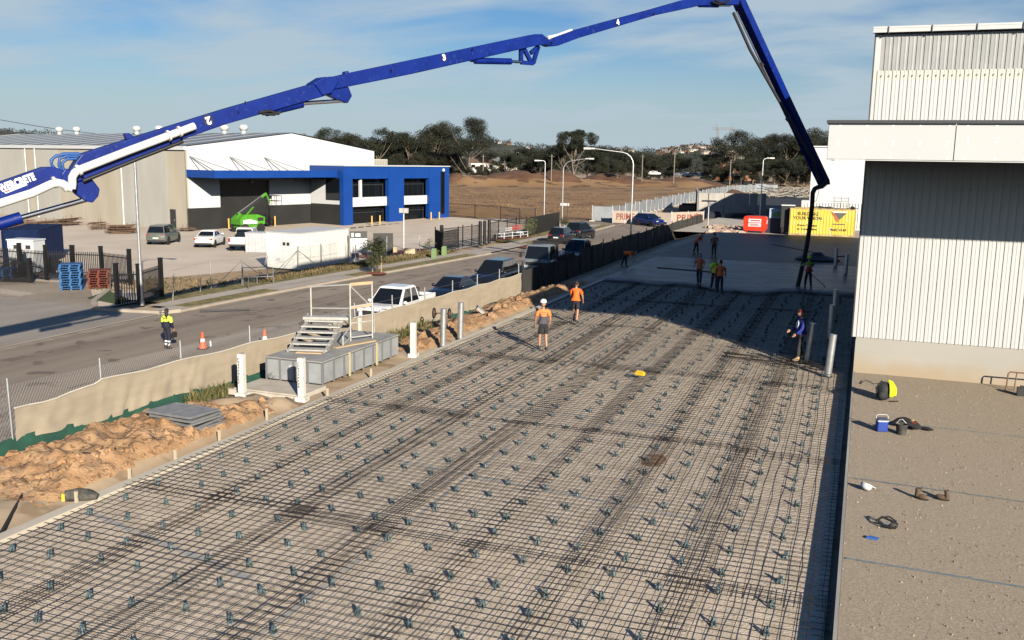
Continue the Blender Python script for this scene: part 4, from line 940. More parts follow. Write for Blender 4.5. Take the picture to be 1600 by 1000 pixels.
def pane(q, a, b, c, d, ins=.06, push=.006):
    """inset glass on the face a b c d, pushed out along its normal"""
    P = [V(p) for p in (a, b, c, d)]; ce = sum(P, V()) / 4; n = (P[1] - P[0]).cross(P[3] - P[0]).normalized()
    R_ = []
    for i, p in enumerate(P):
        e1 = (P[(i + 1) % 4] - p).normalized(); e2 = (P[i - 1] - p).normalized(); R_.append(p + (e1 + e2) * ins + n * push)
    q.add(R_, [(0, 1, 2, 3)])
def cabin(t, m, xr0, xr1, xf1, xf0, zb, zr, wb, wt, cuts, gl=None, rear=True, roof_m=None):
    """greenhouse: a tapering box with its own panes; cuts are the pillar places along the side"""
    gl = gl or M_cglass
    B_ = [(xr0, wb, zb), (xf0, wb, zb)]; T = [(xr1, wt, zr), (xf1, wt, zr)]
    q = MB()
    crown = .03
    vs = [(xr0, -wb, zb), (xr0, wb, zb), (xf0, wb, zb), (xf0, -wb, zb), (xr1, -wt, zr - .03), (xr1, wt, zr - .03), (xf1, wt, zr - .03), (xf1, -wt, zr - .03),
          (xr1 + .10, -wt * .86, zr + crown), (xr1 + .10, wt * .86, zr + crown), (xf1 - .10, wt * .86, zr + crown), (xf1 - .10, -wt * .86, zr + crown)]
    q.add(vs, [(0, 4, 5, 1), (1, 5, 6, 2), (2, 6, 7, 3), (3, 7, 4, 0), (4, 8, 9, 5), (5, 9, 10, 6), (6, 10, 11, 7), (7, 11, 8, 4), (8, 11, 10, 9)])
    c = q.build('cabin', m, t, 30)
    q = MB(); pane(q, vs[3], vs[2], vs[6], vs[7], .05); q.build('windscreen', gl, t)
    if rear: q = MB(); pane(q, vs[1], vs[0], vs[4], vs[5], .06); q.build('rear_window', gl, t)
    for s_ in (1, -1):
        for a, b in zip(cuts, cuts[1:]):
            def e(x): # bottom and top edge points at side position x (fraction of base)
                fb = lerp(xr0, xf0, x); ft = lerp(xr1, xf1, x); return V((fb, s_ * wb, zb)), V((ft, s_ * wt, zr - .03))
            b0, t0 = e(a); b1, t1 = e(b); q = MB()
            if s_ > 0: pane(q, b1, b0, t0, t1, .045)
            else: pane(q, b0, b1, t1, t0, .045)
            q.build('side_window', gl, t)
    return c
def lamp(t, name, m, x, y, z, d):
    for s_ in (-1, 1): q = MB(); q.box((x, s_ * y, z), d); q.build(name, m, t)
def mirrors(t, m, x, y, z):
    for s_ in (-1, 1): q = MB(); q.sph((x, s_ * (y + .1), z), (.07, .12, .085), 8, 6); q.beam((x, s_ * (y - .05), z - .03), (x, s_ * (y + .08), z - .02), .04, .03); q.build('wing_mirror', m, t, 60)
def hand(t, m, x, y, z):
    for xx in x:
        for s_ in (-1, 1): q = MB(); q.box((xx, s_ * y, z), (.17, .03, .03)); q.build('door_handle', m, t)
def sedan(label, c, loc, rz, L=4.45, Wd=1.72, H=1.40, kind='sedan', group=None, cat='car'):
    t = thing('parked_car', label, cat, loc, rz, group); w = Wd / 2; h = L / 2
    if kind == 'sedan': dk = [(-h, .34, .74, w * .82), (-h + .10, .26, .92, w * .93), (-h + .5, .22, .97, w), (-h * .25, .20, .93, w), (h * .42, .20, .93, w), (h * .72, .21, .86, w * .985), (h - .2, .24, .74, w * .92), (h, .30, .60, w * .78)]; cab = (-h * .66, -h * .36, h * .10, h * .45)
    elif kind == 'hatch': dk = [(-h, .34, .80, w * .84), (-h + .08, .26, .98, w * .95), (-h + .5, .22, 1.0, w), (h * .35, .20, .97, w), (h * .70, .21, .88, w * .985), (h - .2, .24, .74, w * .92), (h, .30, .62, w * .78)]; cab = (-h * .97, -h * .74, h * .08, h * .50)
    elif kind == 'mpv': dk = [(-h, .36, .90, w * .86), (-h + .08, .28, 1.04, w * .97), (-h + .5, .22, 1.05, w), (h * .45, .20, 1.02, w), (h * .75, .22, .95, w * .98), (h - .15, .26, .80, w * .9), (h, .32, .66, w * .76)]; cab = (-h * .985, -h * .84, h * .16, h * .62)
    else: dk = [(-h, .42, .95, w * .86), (-h + .08, .34, 1.08, w * .96), (-h + .5, .30, 1.10, w), (h * .42, .28, 1.08, w), (h * .75, .30, 1.02, w * .985), (h - .15, .34, .90, w * .92), (h, .42, .74, w * .8)]; cab = (-h * .97, -h * .74, h * .10, h * .46)
    zb = dk[2][2] - .015; r = .31 if kind in ('sedan', 'hatch') else .34
    body_loft(dk, c, t)
    cuts = (.08, .46, .90) if kind == 'sedan' else (.03, .24, .55, .92) if kind in ('mpv', 'suv') else (.05, .22, .55, .92)
    cabin(t, c, *cab, zb, H, w * .90, w * .70, cuts)
    wheels(t, (-h + .82, h - .85), w, r)
    lamp(t, 'tail_light', M_tail, -h + .075, w * .70, dk[1][2] - .16, (.14, .36, .15)); lamp(t, 'headlight', M_head, h - .16, w * .66, .66, (.22, .34, .12))
    q = MB(); q.box((-h + .02, 0, .72 if kind == 'sedan' else .62), (.05, .50, .12)); q.build('number_plate', M_plate, t)
    q = MB(); q.box((-h + .05, 0, .36), (.14, Wd * .86, .16)); q.build('rear_bumper', M_trim, t)
    q = MB(); q.box((h - .02, 0, .42), (.10, Wd * .55, .16)); q.build('grille', M_trim, t)
    mirrors(t, c, cab[3] - .25, w * .92, zb + .08); hand(t, c, (-h * .28, h * .08), w * .985, zb - .14)
    return t
def ute(label, c, loc, rz, L=5.2, Wd=1.84, H=1.78, group=None, canopy=None, dual=True, name='parked_ute'):
    t = thing(name, label, 'ute', loc, rz, group); w = Wd / 2; h = L / 2
    body_loft([(-h + .02, .50, .98, w * .93), (-h + .2, .46, 1.0, w * .97), (-h * .35, .42, 1.02, w), (h * .38, .40, 1.04, w), (h * .70, .42, 1.06, w * .985), (h - .25, .46, .98, w * .93), (h - .05, .48, .82, w * .82), (h, .52, .70, w * .74)], c, t)
    cx0 = -h * (.28 if dual else .02)
    cabin(t, c, cx0 - .12, cx0 + .06, h * .22, h * .52, 1.03, H, w * .91, w * .72, (.03, .42, .92) if dual else (.06, .92))
    # tray: hollow with side walls
    q = MB(); q.box(((-h + cx0) / 2 - .05, 0, 1.0), (cx0 + h - .28, Wd * .78, .06)); q.build('tray_floor', M_trim, t)
    for s_ in (-1, 1): q = MB(); q.box(((-h + cx0) / 2 - .05, s_ * w * .90, 1.09), (cx0 + h - .2, .10, .22)); q.build('tray_side', c, t)
    q = MB(); q.box((-h + .05, 0, .95), (.07, Wd * .86, .46)); q.build('tailgate', c, t)
    q = MB()
    for s_ in (-1, 1): q.tube([(cx0 - .22, s_ * w * .78, 1.1), (cx0 - .30, s_ * w * .74, H - .18), (cx0 - .30, 0, H - .10)], .035, 6)
    q.build('sports_bar', M_trim, t)
    wheels(t, (-h + 1.0, h - .92), w, .38, .25)
    lamp(t, 'tail_light', M_tail, -h + .06, w * .86, .98, (.12, .16, .34)); lamp(t, 'headlight', M_head, h - .20, w * .66, .92, (.30, .38, .16))
    q = MB(); q.box((h - .03, 0, .76), (.10, Wd * .52, .26)); q.build('grille', M_trim, t)
    q = MB(); q.box((-h - .02, 0, .56), (.16, Wd * .9, .16)); q.build('rear_bumper', M_trim, t)
    q = MB(); q.box((h + .01, 0, .52), (.12, Wd * .80, .18)); q.build('front_bumper', M_trim, t)
    q = MB(); q.box((-h + .0, 0, .78), (.05, .40, .12)); q.build('number_plate', M_plate, t)
    mirrors(t, c, h * .40, w * .95, 1.14); hand(t, c, ((cx0 + .45), h * .22), w * .985, .94)
    return t
P_wh = paint('car_white', (.74, .74, .73)); P_dk = paint('car_black', (.010, .012, .018), rough=.25); P_gr = paint('car_grey_green', (.10, .115, .10), (.115, .13, .112)); P_bl = paint('car_blue', (.006, .016, .11)); P_sil = paint('truck_silver', (.16, .18, .20)); P_nv = paint('car_dark_blue', (.012, .018, .035))
def on(px, py, z=-1.14): return gp(px, py, z)
# yard
sedan('dark grey green people mover parked in the yard behind the tall lamp post', P_gr, on(264, 380) + V((-.5, 0, 0)), R(112), L=4.5, Wd=1.78, H=1.70, kind='mpv')
sedan('white sedan parked between the grey people mover and the white pickup', P_wh, on(329, 384), R(112), L=4.4, Wd=1.70, H=1.39)
ute('white pickup with open dark tailgate parked beside the white cage', P_wh, on(386, 389), R(112), H=1.85)
# street, nose toward the camera
RZ = R(-90)
ute('white dual cab pickup parked behind the tan cloth fence', P_wh, V((-21.35, 40.9, -1.20)), RZ)
sedan('low black sedan parked behind the white dual cab pickup', P_dk, V((-21.5, 48.0, -1.20)), RZ, kind='sedan', H=1.42)
sedan('tall black four wheel drive parked between the black sedan and the tray truck', P_dk, V((-21.5, 54.4, -1.20)), RZ, L=4.7, Wd=1.85, H=1.78, kind='suv')
# tray truck
tt = thing('tray_truck', 'pale forward control tray truck in the building shade on the street', 'truck', V((-20.95, 63.4, -1.20)), RZ)
q = MB(); q.grid([0], [0], lambda a, b: (0, 0, 0))
body_loft([(.9, .50, 1.25, .92), (1.1, .46, 1.28, .96), (2.2, .42, 1.28, .96), (2.62, .42, 1.24, .93), (2.72, .48, 1.1, .88)], P_sil, tt, 'cab_body')
cabin(tt, P_sil, .92, 1.0, 2.30, 2.66, 1.25, 2.22, .93, .80, (.10, .90))
q = MB(); q.box((2.74, 0, .98), (.05, 1.5, .22)); q.build('grille', M_trim, tt); q = MB(); q.box((2.76, 0, .52), (.12, 1.75, .22)); q.build('front_bumper', P_sil, tt)
lamp(tt, 'headlight', M_head, 2.72, .72, .78, (.1, .28, .18))
q = MB(); q.box((-1.2, 0, .95), (4.0, 1.95, .12)); q.build('tray', M_trim, tt)
for s_ in (-1, 1): q = MB(); q.box((-1.2, s_ * .95, 1.18), (4.0, .05, .36)); q.build('tray_side', M_trim, tt)
q = MB(); q.box((.78, 0, 1.75), (.08, 1.9, 1.3)); q.build('headboard', M_trim, tt)
q = MB()
for s_ in (-1, 1): q.tube([(.7, s_ * .9, 2.3), (-3.1, s_ * .9, 2.15)], .035, 6)
for x in (.6, -.6, -1.8, -3.0): q.tube([(x, -.9, 2.25), (x, .9, 2.25)], .03, 6)
for x in (-1.2, -3.05):
    for s_ in (-1, 1): q.tube([(x, s_ * .9, 1.0), (x, s_ * .9, 2.2)], .03, 6)
q.build('ladder_rack', M_trim, tt)
wheels(tt, (1.9, -1.9), .92, .36, .22)
for s_ in (-1, 1): q = MB(); q.box((2.62, s_ * 1.18, 1.55), (.06, .16, .36)); q.tube([(2.5, s_ * .92, 1.8), (2.62, s_ * 1.15, 1.75)], .02, 5); q.build('wing_mirror', M_trim, tt)
ute('dark single cab pickup in shade behind the pale tray truck', P_nv, V((-21.15, 71.6, -1.20)), RZ, H=1.84)
# far side of the street
sedan('small black hatchback parked tail on beside the street verge', P_dk, V((-27.9, 88.6, -1.16)), R(90), L=4.2, Wd=1.75, H=1.52, kind='hatch')
sedan('black four wheel drive parked in front of the small black hatchback', P_dk, V((-27.5, 93.6, -1.14)), R(84), L=4.5, Wd=1.82, H=1.72, kind='suv')
sedan('dark blue hatchback crossing in front of the PRIME banners', P_bl, on(1015, 352.5, -.93), R(-38), L=4.5, Wd=1.76, H=1.46, kind='hatch')

# green boom lift
M_lime2 = mat('lift_green', (.065, .26, .015), (.08, .31, .02), scale=3, rough=.4)
bl_ = thing('boom_lift', 'bright green self propelled boom lift with raised black arm and basket', 'boom lift', on(388, 362, -1.12), R(68))
q = MB(); q.box((0, 0, .62), (2.5, 1.7, .34)); q.build('chassis', M_lime2, bl_)
q = MB(); q.prism([(-1.5, -.9, .82), (1.5, -.9, .82), (1.5, -.9, 1.55), (.7, -.9, 1.85), (-.9, -.9, 1.85), (-1.5, -.9, 1.35)], (0, 1.8, 0)); q.build('engine_cover', M_lime2, bl_)
q = MB(); q.prism([(-1.15, -.91, .88), (.55, -.91, .88), (.55, -.91, 1.15), (-.3, -.91, 1.38), (-1.15, -.91, 1.3)], (0, -.02, 0)); q.build('white_panel', M_wht, bl_)
q = MB(); q.box((.95, -.92, 1.35), (.7, .03, .35)); q.build('vent', M_trim, bl_)
wheels(bl_, (-.95, .95), 1.0, .42, .30)
q = MB(); q.beam((-1.2, 0, 1.75), (1.7, 0, 3.55), .26, .32); q.build('boom_arm', M_trim, bl_); q = MB(); q.beam((-1.1, 0, 2.0), (2.1, 0, 3.95), .12, .14); q.build('boom_extension', M_galv, bl_)
q = MB(); q.beam((-1.3, 0, 1.3), (-1.0, 0, 2.0), .3, .3); q.beam((1.7, 0, 3.6), (2.3, 0, 4.0), .22, .22); q.beam((2.3, 0, 4.0), (2.7, 0, 2.95), .12, .12); q.beam((-.6, .0, 1.4), (.7, 0, 2.6), .12, .12); q.build('link', M_lime2, bl_)
q = MB(); x0, x1, y0, y1, z0, z1 = 2.75, 3.6, -.95, .95, 2.65, 3.75
for z in (z0, (z0 + z1) / 2, z1): q.tube([(x0, y0, z), (x1, y0, z), (x1, y1, z), (x0, y1, z), (x0, y0, z)], .03, 5)
for x in (x0, x1):
    for y in (y0, 0, y1): q.tube([(x, y, z0), (x, y, z1)], .03, 5)
q.box(((x0 + x1) / 2, 0, z0 - .03), (.9, 1.95, .05)); q.box((x0 + .1, .2, z1 - .15), (.2, .4, .4)); q.build('basket', M_trim, bl_)
# white hoist trailer behind the kerb, cage beside the pickup
ht = thing('hoist_trailer', 'white tubular hoist with red lattice lying on a low trailer by the gate posts', 'trailer', gp(793, 372, -1.02), R(72)); ht.scale = (.70, .70, .62)
M_hr = mat('hoist_red', (.40, .03, .02), rough=.5)
q = MB(); q.box((0, -.3, .03), (8.6, 1.9, .05)); q.build('mulch_bed', mat('red_mulch', (.16, .04, .02), (.24, .07, .04), scale=6, rough=.95, bump=.6, bscale=20), ht)
for x in (-3.6, -1.9, 0, 1.9, 3.6): q = MB(); q.box((x, -.9, .55), (.09, .09, 1.1)); q.build('fence_post', M_wht, ht)
for z in (.45, .95): q = MB(); q.box((0, -.9, z), (7.3, .06, .07)); q.build('rail', M_wht, ht)
q = MB()
for s_ in (-1, 1):
    for z in (1.15, 1.55): q.tube([(-2.6, s_ * .35, z), (.6, s_ * .35, z + .2)], .05, 6)
for k in range(8): q.tube([(-2.6 + .4 * k, -.35, 1.15 + .025 * k), (-2.2 + .4 * k, -.35, 1.58 + .025 * k)], .03, 5)
q.build('white_mast', M_wht, ht)
q = MB()
for s_ in (-1, 1):
    for z in (1.3, 1.75): q.tube([(.5, s_ * .35, z + .0), (3.0, s_ * .35, z + .2)], .05, 6)
for k in range(7): q.tube([(.5 + .36 * k, -.35, 1.32 + .03 * k), (.86 + .36 * k, -.35, 1.78 + .03 * k)], .035, 5)
q.build('red_mast', M_hr, ht)
for x in (-2.4, 2.6): q = MB(); q.cyl((x, -.5, .35), (x, .4, .35), .33, n=14); q.build('wheel', M_tyre, ht)
q = MB(); q.box((2.9, 0, .7), (.9, .7, .5)); q.box((-1.9, -.1, .6), (.5, .5, .6)); q.build('winch', M_wht, ht)
cg = thing('storage_cage', 'pale corrugated bin between the white pickup and the site cabin', 'bin', on(406, 393), R(20))
q = MB()
for k in range(7): q.box((-.85 + .28 * k, 0, .8), (.24, 1.6, 1.6)); q.box((-.71 + .28 * k, 0, .8), (.04, 1.55, 1.55))
q.build('bin_body', mat('zinc_grey', (.40, .41, .43), (.46, .47, .49), scale=3, rough=.5), cg)
q = MB(); q.box((0, 0, 1.62), (2.0, 1.66, .06)); q.build('lid', MATS['zinc_grey'], cg)
# ------------------------------------------------------------------ people
def skin_mesh(nodes, edges, root, sub=1):
    """nodes: name -> (x, y, z, rx, ry); one continuous skinned surface"""
    ks = list(nodes); me = bpy.data.meshes.new('tmp'); me.from_pydata([nodes[k][:3] for k in ks], [(ks.index(a), ks.index(b)) for a, b in edges], [])
    o = bpy.data.objects.new('tmp', me); COL.objects.link(o)
    md = o.modifiers.new('s', 'SKIN'); md.use_smooth_shade = True; md.branch_smoothing = .4
    if not me.skin_vertices: me.skin_vertices.new() if hasattr(me.skin_vertices, 'new') else None
    sv = me.skin_vertices[0].data
    for i, k in enumerate(ks): sv[i].radius = (nodes[k][3], nodes[k][4]); sv[i].use_root = (k == root)
    o.modifiers.new('u', 'SUBSURF').levels = sub
    dg = bpy.context.evaluated_depsgraph_get(); dg.update()
    m2 = bpy.data.meshes.new_from_object(o.evaluated_get(dg))
    bpy.data.objects.remove(o); bpy.data.meshes.remove(me); return m2
def join(name, base, extra, mats):
    bm_ = bmesh.new(); bm_.from_mesh(base)
    m2 = extra.mesh('x', mats[0], 60); bm_.from_mesh(m2); bpy.data.meshes.remove(m2); bpy.data.meshes.remove(base)
    me = bpy.data.meshes.new(name); bm_.to_mesh(me); bm_.free(); me.materials.clear()
    for m in mats: me.materials.append(m)
    for p in me.polygons: p.use_smooth = True
    return me
def person(label, loc, rz, shirt, lower, legs='shorts', hat=None, hair=(.02, .015, .012), tool=None, bend=0.0, stride=.12, arm=(.05, .05), h=1.76, long_sleeve=False, two=None, bands=None, hair_long=False, sk=M_skin, boots=M_dark, look=0.0, knee=0.0, elbow=(.12, .12)):
    t = thing('person', label, 'person', loc, rz); k = h / 1.76
    # +x is the way the person faces; bend tips the trunk forward about the hips
    cb, sb = cos(bend), sin(bend); hip = V((0, 0, .92 - knee * .35))
    def tr(x, y, z): # trunk point, z measured above the hips
        return V((hip.x + x * cb + z * sb, y, hip.z - x * sb + z * cb)) * k
    N = {}
    def put(n, p, rx, ry=None): N[n] = (p[0], p[1], p[2], rx * k, (ry or rx) * k)
    put('pelvis', hip * k, .125, .105); put('belly', tr(.01, 0, .18), .135, .105); put('chest', tr(.01, 0, .40), .15, .11); put('neck', tr(-.005, 0, .56), .058); put('headbase', tr(.02, 0, .63), .055)
    ft = {}
    for s_, nm in ((1, 'l'), (-1, 'r')):
        sg = s_ * stride
        put('hip' + nm, (V((0, s_ * .09, hip.z - .04)) * k), .088); put('knee' + nm, V((.03 + sg * .5 + knee * .25, s_ * .10, .49 - knee * .12)) * k, .057); put('ank' + nm, V((sg - .02, s_ * .105, .10)) * k, .040); put('toe' + nm, V((sg + .15, s_ * .12, .04)) * k, .034)
        a = arm[0 if s_ > 0 else 1]; eb = elbow[0 if s_ > 0 else 1]
        sh = tr(0, s_ * .185, .47); put('sh' + nm, sh, .060)
        e_ = sh + V((sin(a) * .28, s_ * .075, -cos(a) * .28)) * k; put('elb' + nm, e_, .045)
        w_ = e_ + V((sin(a + eb * 2) * .25, -s_ * .015, -cos(a + eb * 2) * .25)) * k; put('wr' + nm, w_, .030); ft[nm] = (w_, a + eb * 2)
    E_ = [('pelvis', 'belly'), ('belly', 'chest'), ('chest', 'neck'), ('neck', 'headbase')]
    for nm in 'lr': E_ += [('pelvis', 'hip' + nm), ('hip' + nm, 'knee' + nm), ('knee' + nm, 'ank' + nm), ('ank' + nm, 'toe' + nm), ('chest', 'sh' + nm), ('sh' + nm, 'elb' + nm), ('elb' + nm, 'wr' + nm)]
    body = skin_mesh(N, E_, 'pelvis')
    # head with face, hands with five fingers, joined to the body surface
    ex = MB(); hc = tr(.045, 0, .725); cl, sl = cos(look), sin(look)
    def hd(x, y, z): return V((hc.x + (x * cl - y * sl) * k, hc.y + (x * sl + y * cl) * k, hc.z + z * k))
    ex.sph(hc, (.098 * k, .078 * k, .122 * k), 14, 10); ex.sph(hd(.03, 0, -.055), (.066 * k, .058 * k, .062 * k), 10, 7)
    ex.sph(hd(.102, 0, -.015), (.020 * k, .014 * k, .026 * k), 7, 5); ex.sph(hd(.094, 0, -.062), (.010 * k, .026 * k, .008 * k), 7, 5)
    for s_ in (1, -1): ex.sph(hd(-.005, s_ * .080, -.01), (.022 * k, .010 * k, .034 * k), 7, 5); ex.sph(hd(.086, s_ * .032, .018), (.012 * k, .017 * k, .010 * k), 7, 5)
    for nm, s_ in (('l', 1), ('r', -1)):
        w_, a = ft[nm]; dn = V((sin(a), 0, -cos(a))); sd = V((cos(a), 0, sin(a)))
        ex.sph(w_ + dn * .055 * k, (.030 * k, .017 * k, .048 * k), 8, 6)
        for j, ln in enumerate((.070, .080, .076, .060)):
            p = w_ + dn * .085 * k + sd * (.026 - .017 * j) * k; p2 = p + (dn * ln * .55 + V((0, -s_ * .012, 0))) * k; ex.tube([p, p2, p2 + (dn * ln * .45 + V((0, -s_ * .03, 0))) * k], [.0095 * k, .009 * k, .007 * k], 6)
        p = w_ + dn * .035 * k + sd * .024 * k; ex.tube([p, p + (sd * .030 + dn * .022) * k, p + (sd * .036 + dn * .058) * k], [.011 * k, .010 * k, .008 * k], 6)
    ob('body', join('body', body, ex, [sk]), t)
    q = MB()
    for s_ in (1, -1): q.sph(hd(.092, s_ * .032, .018), (.008 * k, .010 * k, .007 * k), 6, 5)
    q.build('eyes', M_text, t, 60)
    # shirt over the trunk and upper arms
    G = {}
    def gput(n, src, gr): x, y, z, a, b = N[src]; G[n] = (x, y, z, a * gr, b * gr)
    wb = tr(.0, 0, .02); G['w0'] = (wb.x, wb.y, wb.z, .185 * k, .150 * k)
    gput('w1', 'belly', 1.36); gput('w2', 'chest', 1.27); p = tr(-.01, 0, .485); G['w25'] = (p.x, p.y, p.z, .172 * k, .118 * k); p = tr(-.01, 0, .56); G['w3'] = (p.x, p.y, p.z, .088 * k, .082 * k); ge = [('w0', 'w1'), ('w1', 'w2'), ('w2', 'w25'), ('w25', 'w3')]
    for nm in 'lr':
        gput('s' + nm, 'sh' + nm, 1.42); a = V(N['sh' + nm][:3]); b = V(N['elb' + nm][:3]); ge += [('w25', 's' + nm)]
        if long_sleeve: gput('e' + nm, 'elb' + nm, 1.35); gput('r' + nm, 'wr' + nm, 1.5); ge += [('s' + nm, 'e' + nm), ('e' + nm, 'r' + nm)]
        else: p = a.lerp(b, .80); G['e' + nm] = (p.x, p.y, p.z, .078 * k, .078 * k); ge += [('s' + nm, 'e' + nm)]
    sm_ = skin_mesh(G, ge, 'w1'); sm_.materials.clear(); sm_.materials.append(shirt)
    if two:
        sm_.materials.append(two)
        lim = tr(0, 0, .27).z; 
        for p in sm_.polygons:
            if bend < .5 and p.center.z < lim: p.material_index = 1
    for p in sm_.polygons: p.use_smooth = True
    ob('shirt', sm_, t)
    # shorts or trousers
    G = {}; G['p'] = (*N['pelvis'][:3], .165 * k, .138 * k); p = tr(0, 0, .10); G['b'] = (p.x, p.y, p.z, .140 * k, .112 * k); ge = [('p', 'b')]
    for nm in 'lr':
        gput('h' + nm, 'hip' + nm, 1.16); a = V(N['hip' + nm][:3]); b = V(N['knee' + nm][:3]); c = V(N['ank' + nm][:3]); ge += [('p', 'h' + nm)]
        if legs == 'shorts': p = a.lerp(b, .86); G['k' + nm] = (p.x, p.y, p.z, .088 * k, .088 * k); ge += [('h' + nm, 'k' + nm)]
        else: gput('k' + nm, 'knee' + nm, 1.32); p = b.lerp(c, .90); G['a' + nm] = (p.x, p.y, p.z, .066 * k, .066 * k); ge += [('h' + nm, 'k' + nm), ('k' + nm, 'a' + nm)]
    lm_ = skin_mesh(G, ge, 'p'); lm_.materials.clear(); lm_.materials.append(lower)
    if bands:
        lm_.materials.append(bands)
        for p in lm_.polygons:
            if .16 < p.center.z / k < .23 or .30 < p.center.z / k < .37: p.material_index = 1
    for p in lm_.polygons: p.use_smooth = True
    ob('shorts' if legs == 'shorts' else 'trousers', lm_, t)
    for nm in 'lr':
        a = V(N['ank' + nm][:3]); b = V(N['toe' + nm][:3]); q = MB(); q.tube([a + V((0, 0, .05)), a - V((0, 0, .03))], [.055 * k, .058 * k], 10); q.sph(a.lerp(b, .45) - V((0, 0, .03 * k)), (.135 * k, .052 * k, .045 * k), 10, 7); q.build('boot', boots, t, 60)
    hm = mat('hair_%02d' % int(hair[0] * 1000), hair, rough=.7)
    if hat is None or hair_long:
        q = MB(); q.sph(hd(-.018, 0, .028), (.100 * k, .084 * k, .108 * k), 12, 8)
        if hair_long: q.tube([hd(-.06, 0, .06), hd(-.115, -.01, -.05), hd(-.135, -.02, -.2), hd(-.13, -.03, -.36)], [.06 * k, .075 * k, .065 * k, .02 * k], 9)
        q.build('hair', hm, t, 60)
    if hat is not None:
        q = MB(); q.lathe([(.118 * k, 0), (.116 * k, .03 * k), (.10 * k, .08 * k), (.06 * k, .112 * k), (0, .12 * k)], hd(0, 0, .045), 14); q.sph(hd(.07, 0, .05), (.085 * k, .085 * k, .010 * k), 10, 5)
        if hat is M_white: q.box(hd(0, 0, .115), (.16 * k, .02, .11 * k))
        q.build('hard_hat' if hat in (M_white, M_lime) else 'cap', hat, t, 50)
    if tool:
        w_, a = ft['r']; tl = w_ + V((0, 0, -.06))
        if tool == 'bag': q = MB(); q.box(tl + V((.03, 0, -.20)), (.24, .09, .22)); q.tube([tl + V((-.07, 0, -.09)), tl, tl + V((.11, 0, -.09))], .01, 5); q.build('held_bag', M_trim, t)
    return t
def P3(px, py, z=HM): return gp(px, py, z)
view = lambda p: math.atan2(-p.y, -p.x)          # facing the camera
p = P3(848, 547); person('worker in white hard hat, orange and grey shirt and black shorts on the mesh', p, view(p) + pi + .25, mat('orange_cotton', (.80, .22, .06), rough=.85), mat('dark_shorts', (.020, .021, .026), rough=.9), hat=M_white, two=mat('slate_cotton', (.075, .07, .085), rough=.9), arm=(.25, .10), h=1.80, look=-.5, stride=.10)
p = P3(899, 504); person('worker in plain orange shirt and black shorts beside the shadow edge', p, view(p) + pi - .3, mat('orange_shirt', (.88, .15, .02), rough=.85), MATS['dark_shorts'], arm=(.35, .30), h=1.76, stride=.16, look=.3)
p = P3(1249, 563); person('man in blue hooded jacket with white chest and red cap standing by two steel bollards', p, view(p) - 1.15, mat('blue_jacket', (.015, .028, .22), rough=.8), mat('charcoal_trousers', (.035, .033, .034), rough=.9), legs='trousers', hat=mat('red_cap', (.10, .015, .015), rough=.8), long_sleeve=True, arm=(.35, .15), elbow=(.25, .5), boots=mat('tan_boot', (.42, .30, .16), rough=.8), h=1.78, stride=.13)
q = MB(); q.prism([(.10, -.02, 1.42), (.14, -.09, 1.32), (.15, -.06, 1.13), (.155, .05, 1.13), (.14, .09, 1.30)], (.022, 0, .0)); 
pj = [o for o in COL.objects if o.name.startswith('person')][-1]; q.build('white_chest_panel', M_wtext, pj)
q = MB(); q.tube([(.15, -.1, .95), (.0, -.16, .95), (-.13, -.08, .95), (-.13, .08, .95), (0, .16, .95), (.15, .1, .95)], .03, 6); q.build('orange_belt', mat('belt_orange', (.6, .13, .03), rough=.7), pj)
p = gp(262, 545, -1.2); person('woman with long dark hair in yellow and navy work shirt standing on the road', p, view(p) + pi - .75, mat('lime_shirt', (.62, .85, .07), rough=.8), M_navy, legs='trousers', hair_long=True, long_sleeve=True, two=M_navy, bands=M_wtext, tool='bag', h=1.70, stride=.03, arm=(.05, .15), look=.5)
p = P3(1092, 446, .1); person('worker in faded orange shirt holding a long screed bar across the wet concrete', p, view(p) - .2, mat('dull_orange', (.50, .14, .06), rough=.85), M_navy, legs='trousers', arm=(.45, .5), elbow=(.35, .35), h=1.78, stride=.2)
q = MB(); q.beam(p + V((-2.4, .1, .85)), p + V((1.0, -.25, .80)), .05, .08); tag(q.build('screed_bar', M_trim), 'long straight screed bar held level over the wet concrete', 'screed bar')
p = P3(1115, 453, .1); person('worker in lime shirt partly behind the orange vested worker', p, view(p) + .6, M_lime, M_navy, legs='trousers', h=1.78, stride=.08)
p = P3(1124, 459, .1); person('worker in orange vest over dark sleeves seen from behind at the pour edge', p, view(p) + pi, M_orange, M_navy, legs='trousers', h=1.76, stride=.06)
p = P3(1262, 451, .1); person('hose operator in lime hard hat and lime top guiding the black rubber hose', p, view(p) + pi + .3, mat('dim_lime', (.22, .36, .06), rough=.85), M_navy, legs='trousers', hat=M_lime, arm=(.9, .8), elbow=(.4, .4), h=1.78, stride=.2, two=mat('dark_red_vest', (.30, .04, .03), rough=.85))
p = P3(975, 418, .05); person('worker in orange bending right over at the edge of the wet slab', p, view(p) + 1.2, mat('orange_shirt_two', (.75, .13, .03), rough=.85), M_navy, legs='trousers', bend=1.35, arm=(.15, .15), h=1.76, stride=.12)
p = P3(1087, 397, .17); person('distant worker in orange crouching forward on the setting slab', p, view(p) + 1.0, mat('orange_shirt_three', (.70, .12, .03), rough=.85), M_navy, legs='trousers', bend=.7, h=1.74, stride=.12)
p = P3(1115, 402, .17); person('distant worker in dull brown top standing on the setting slab', p, view(p) + pi, mat('brown_top', (.16, .06, .04), rough=.9), M_navy, legs='trousers', h=1.74, stride=.1)
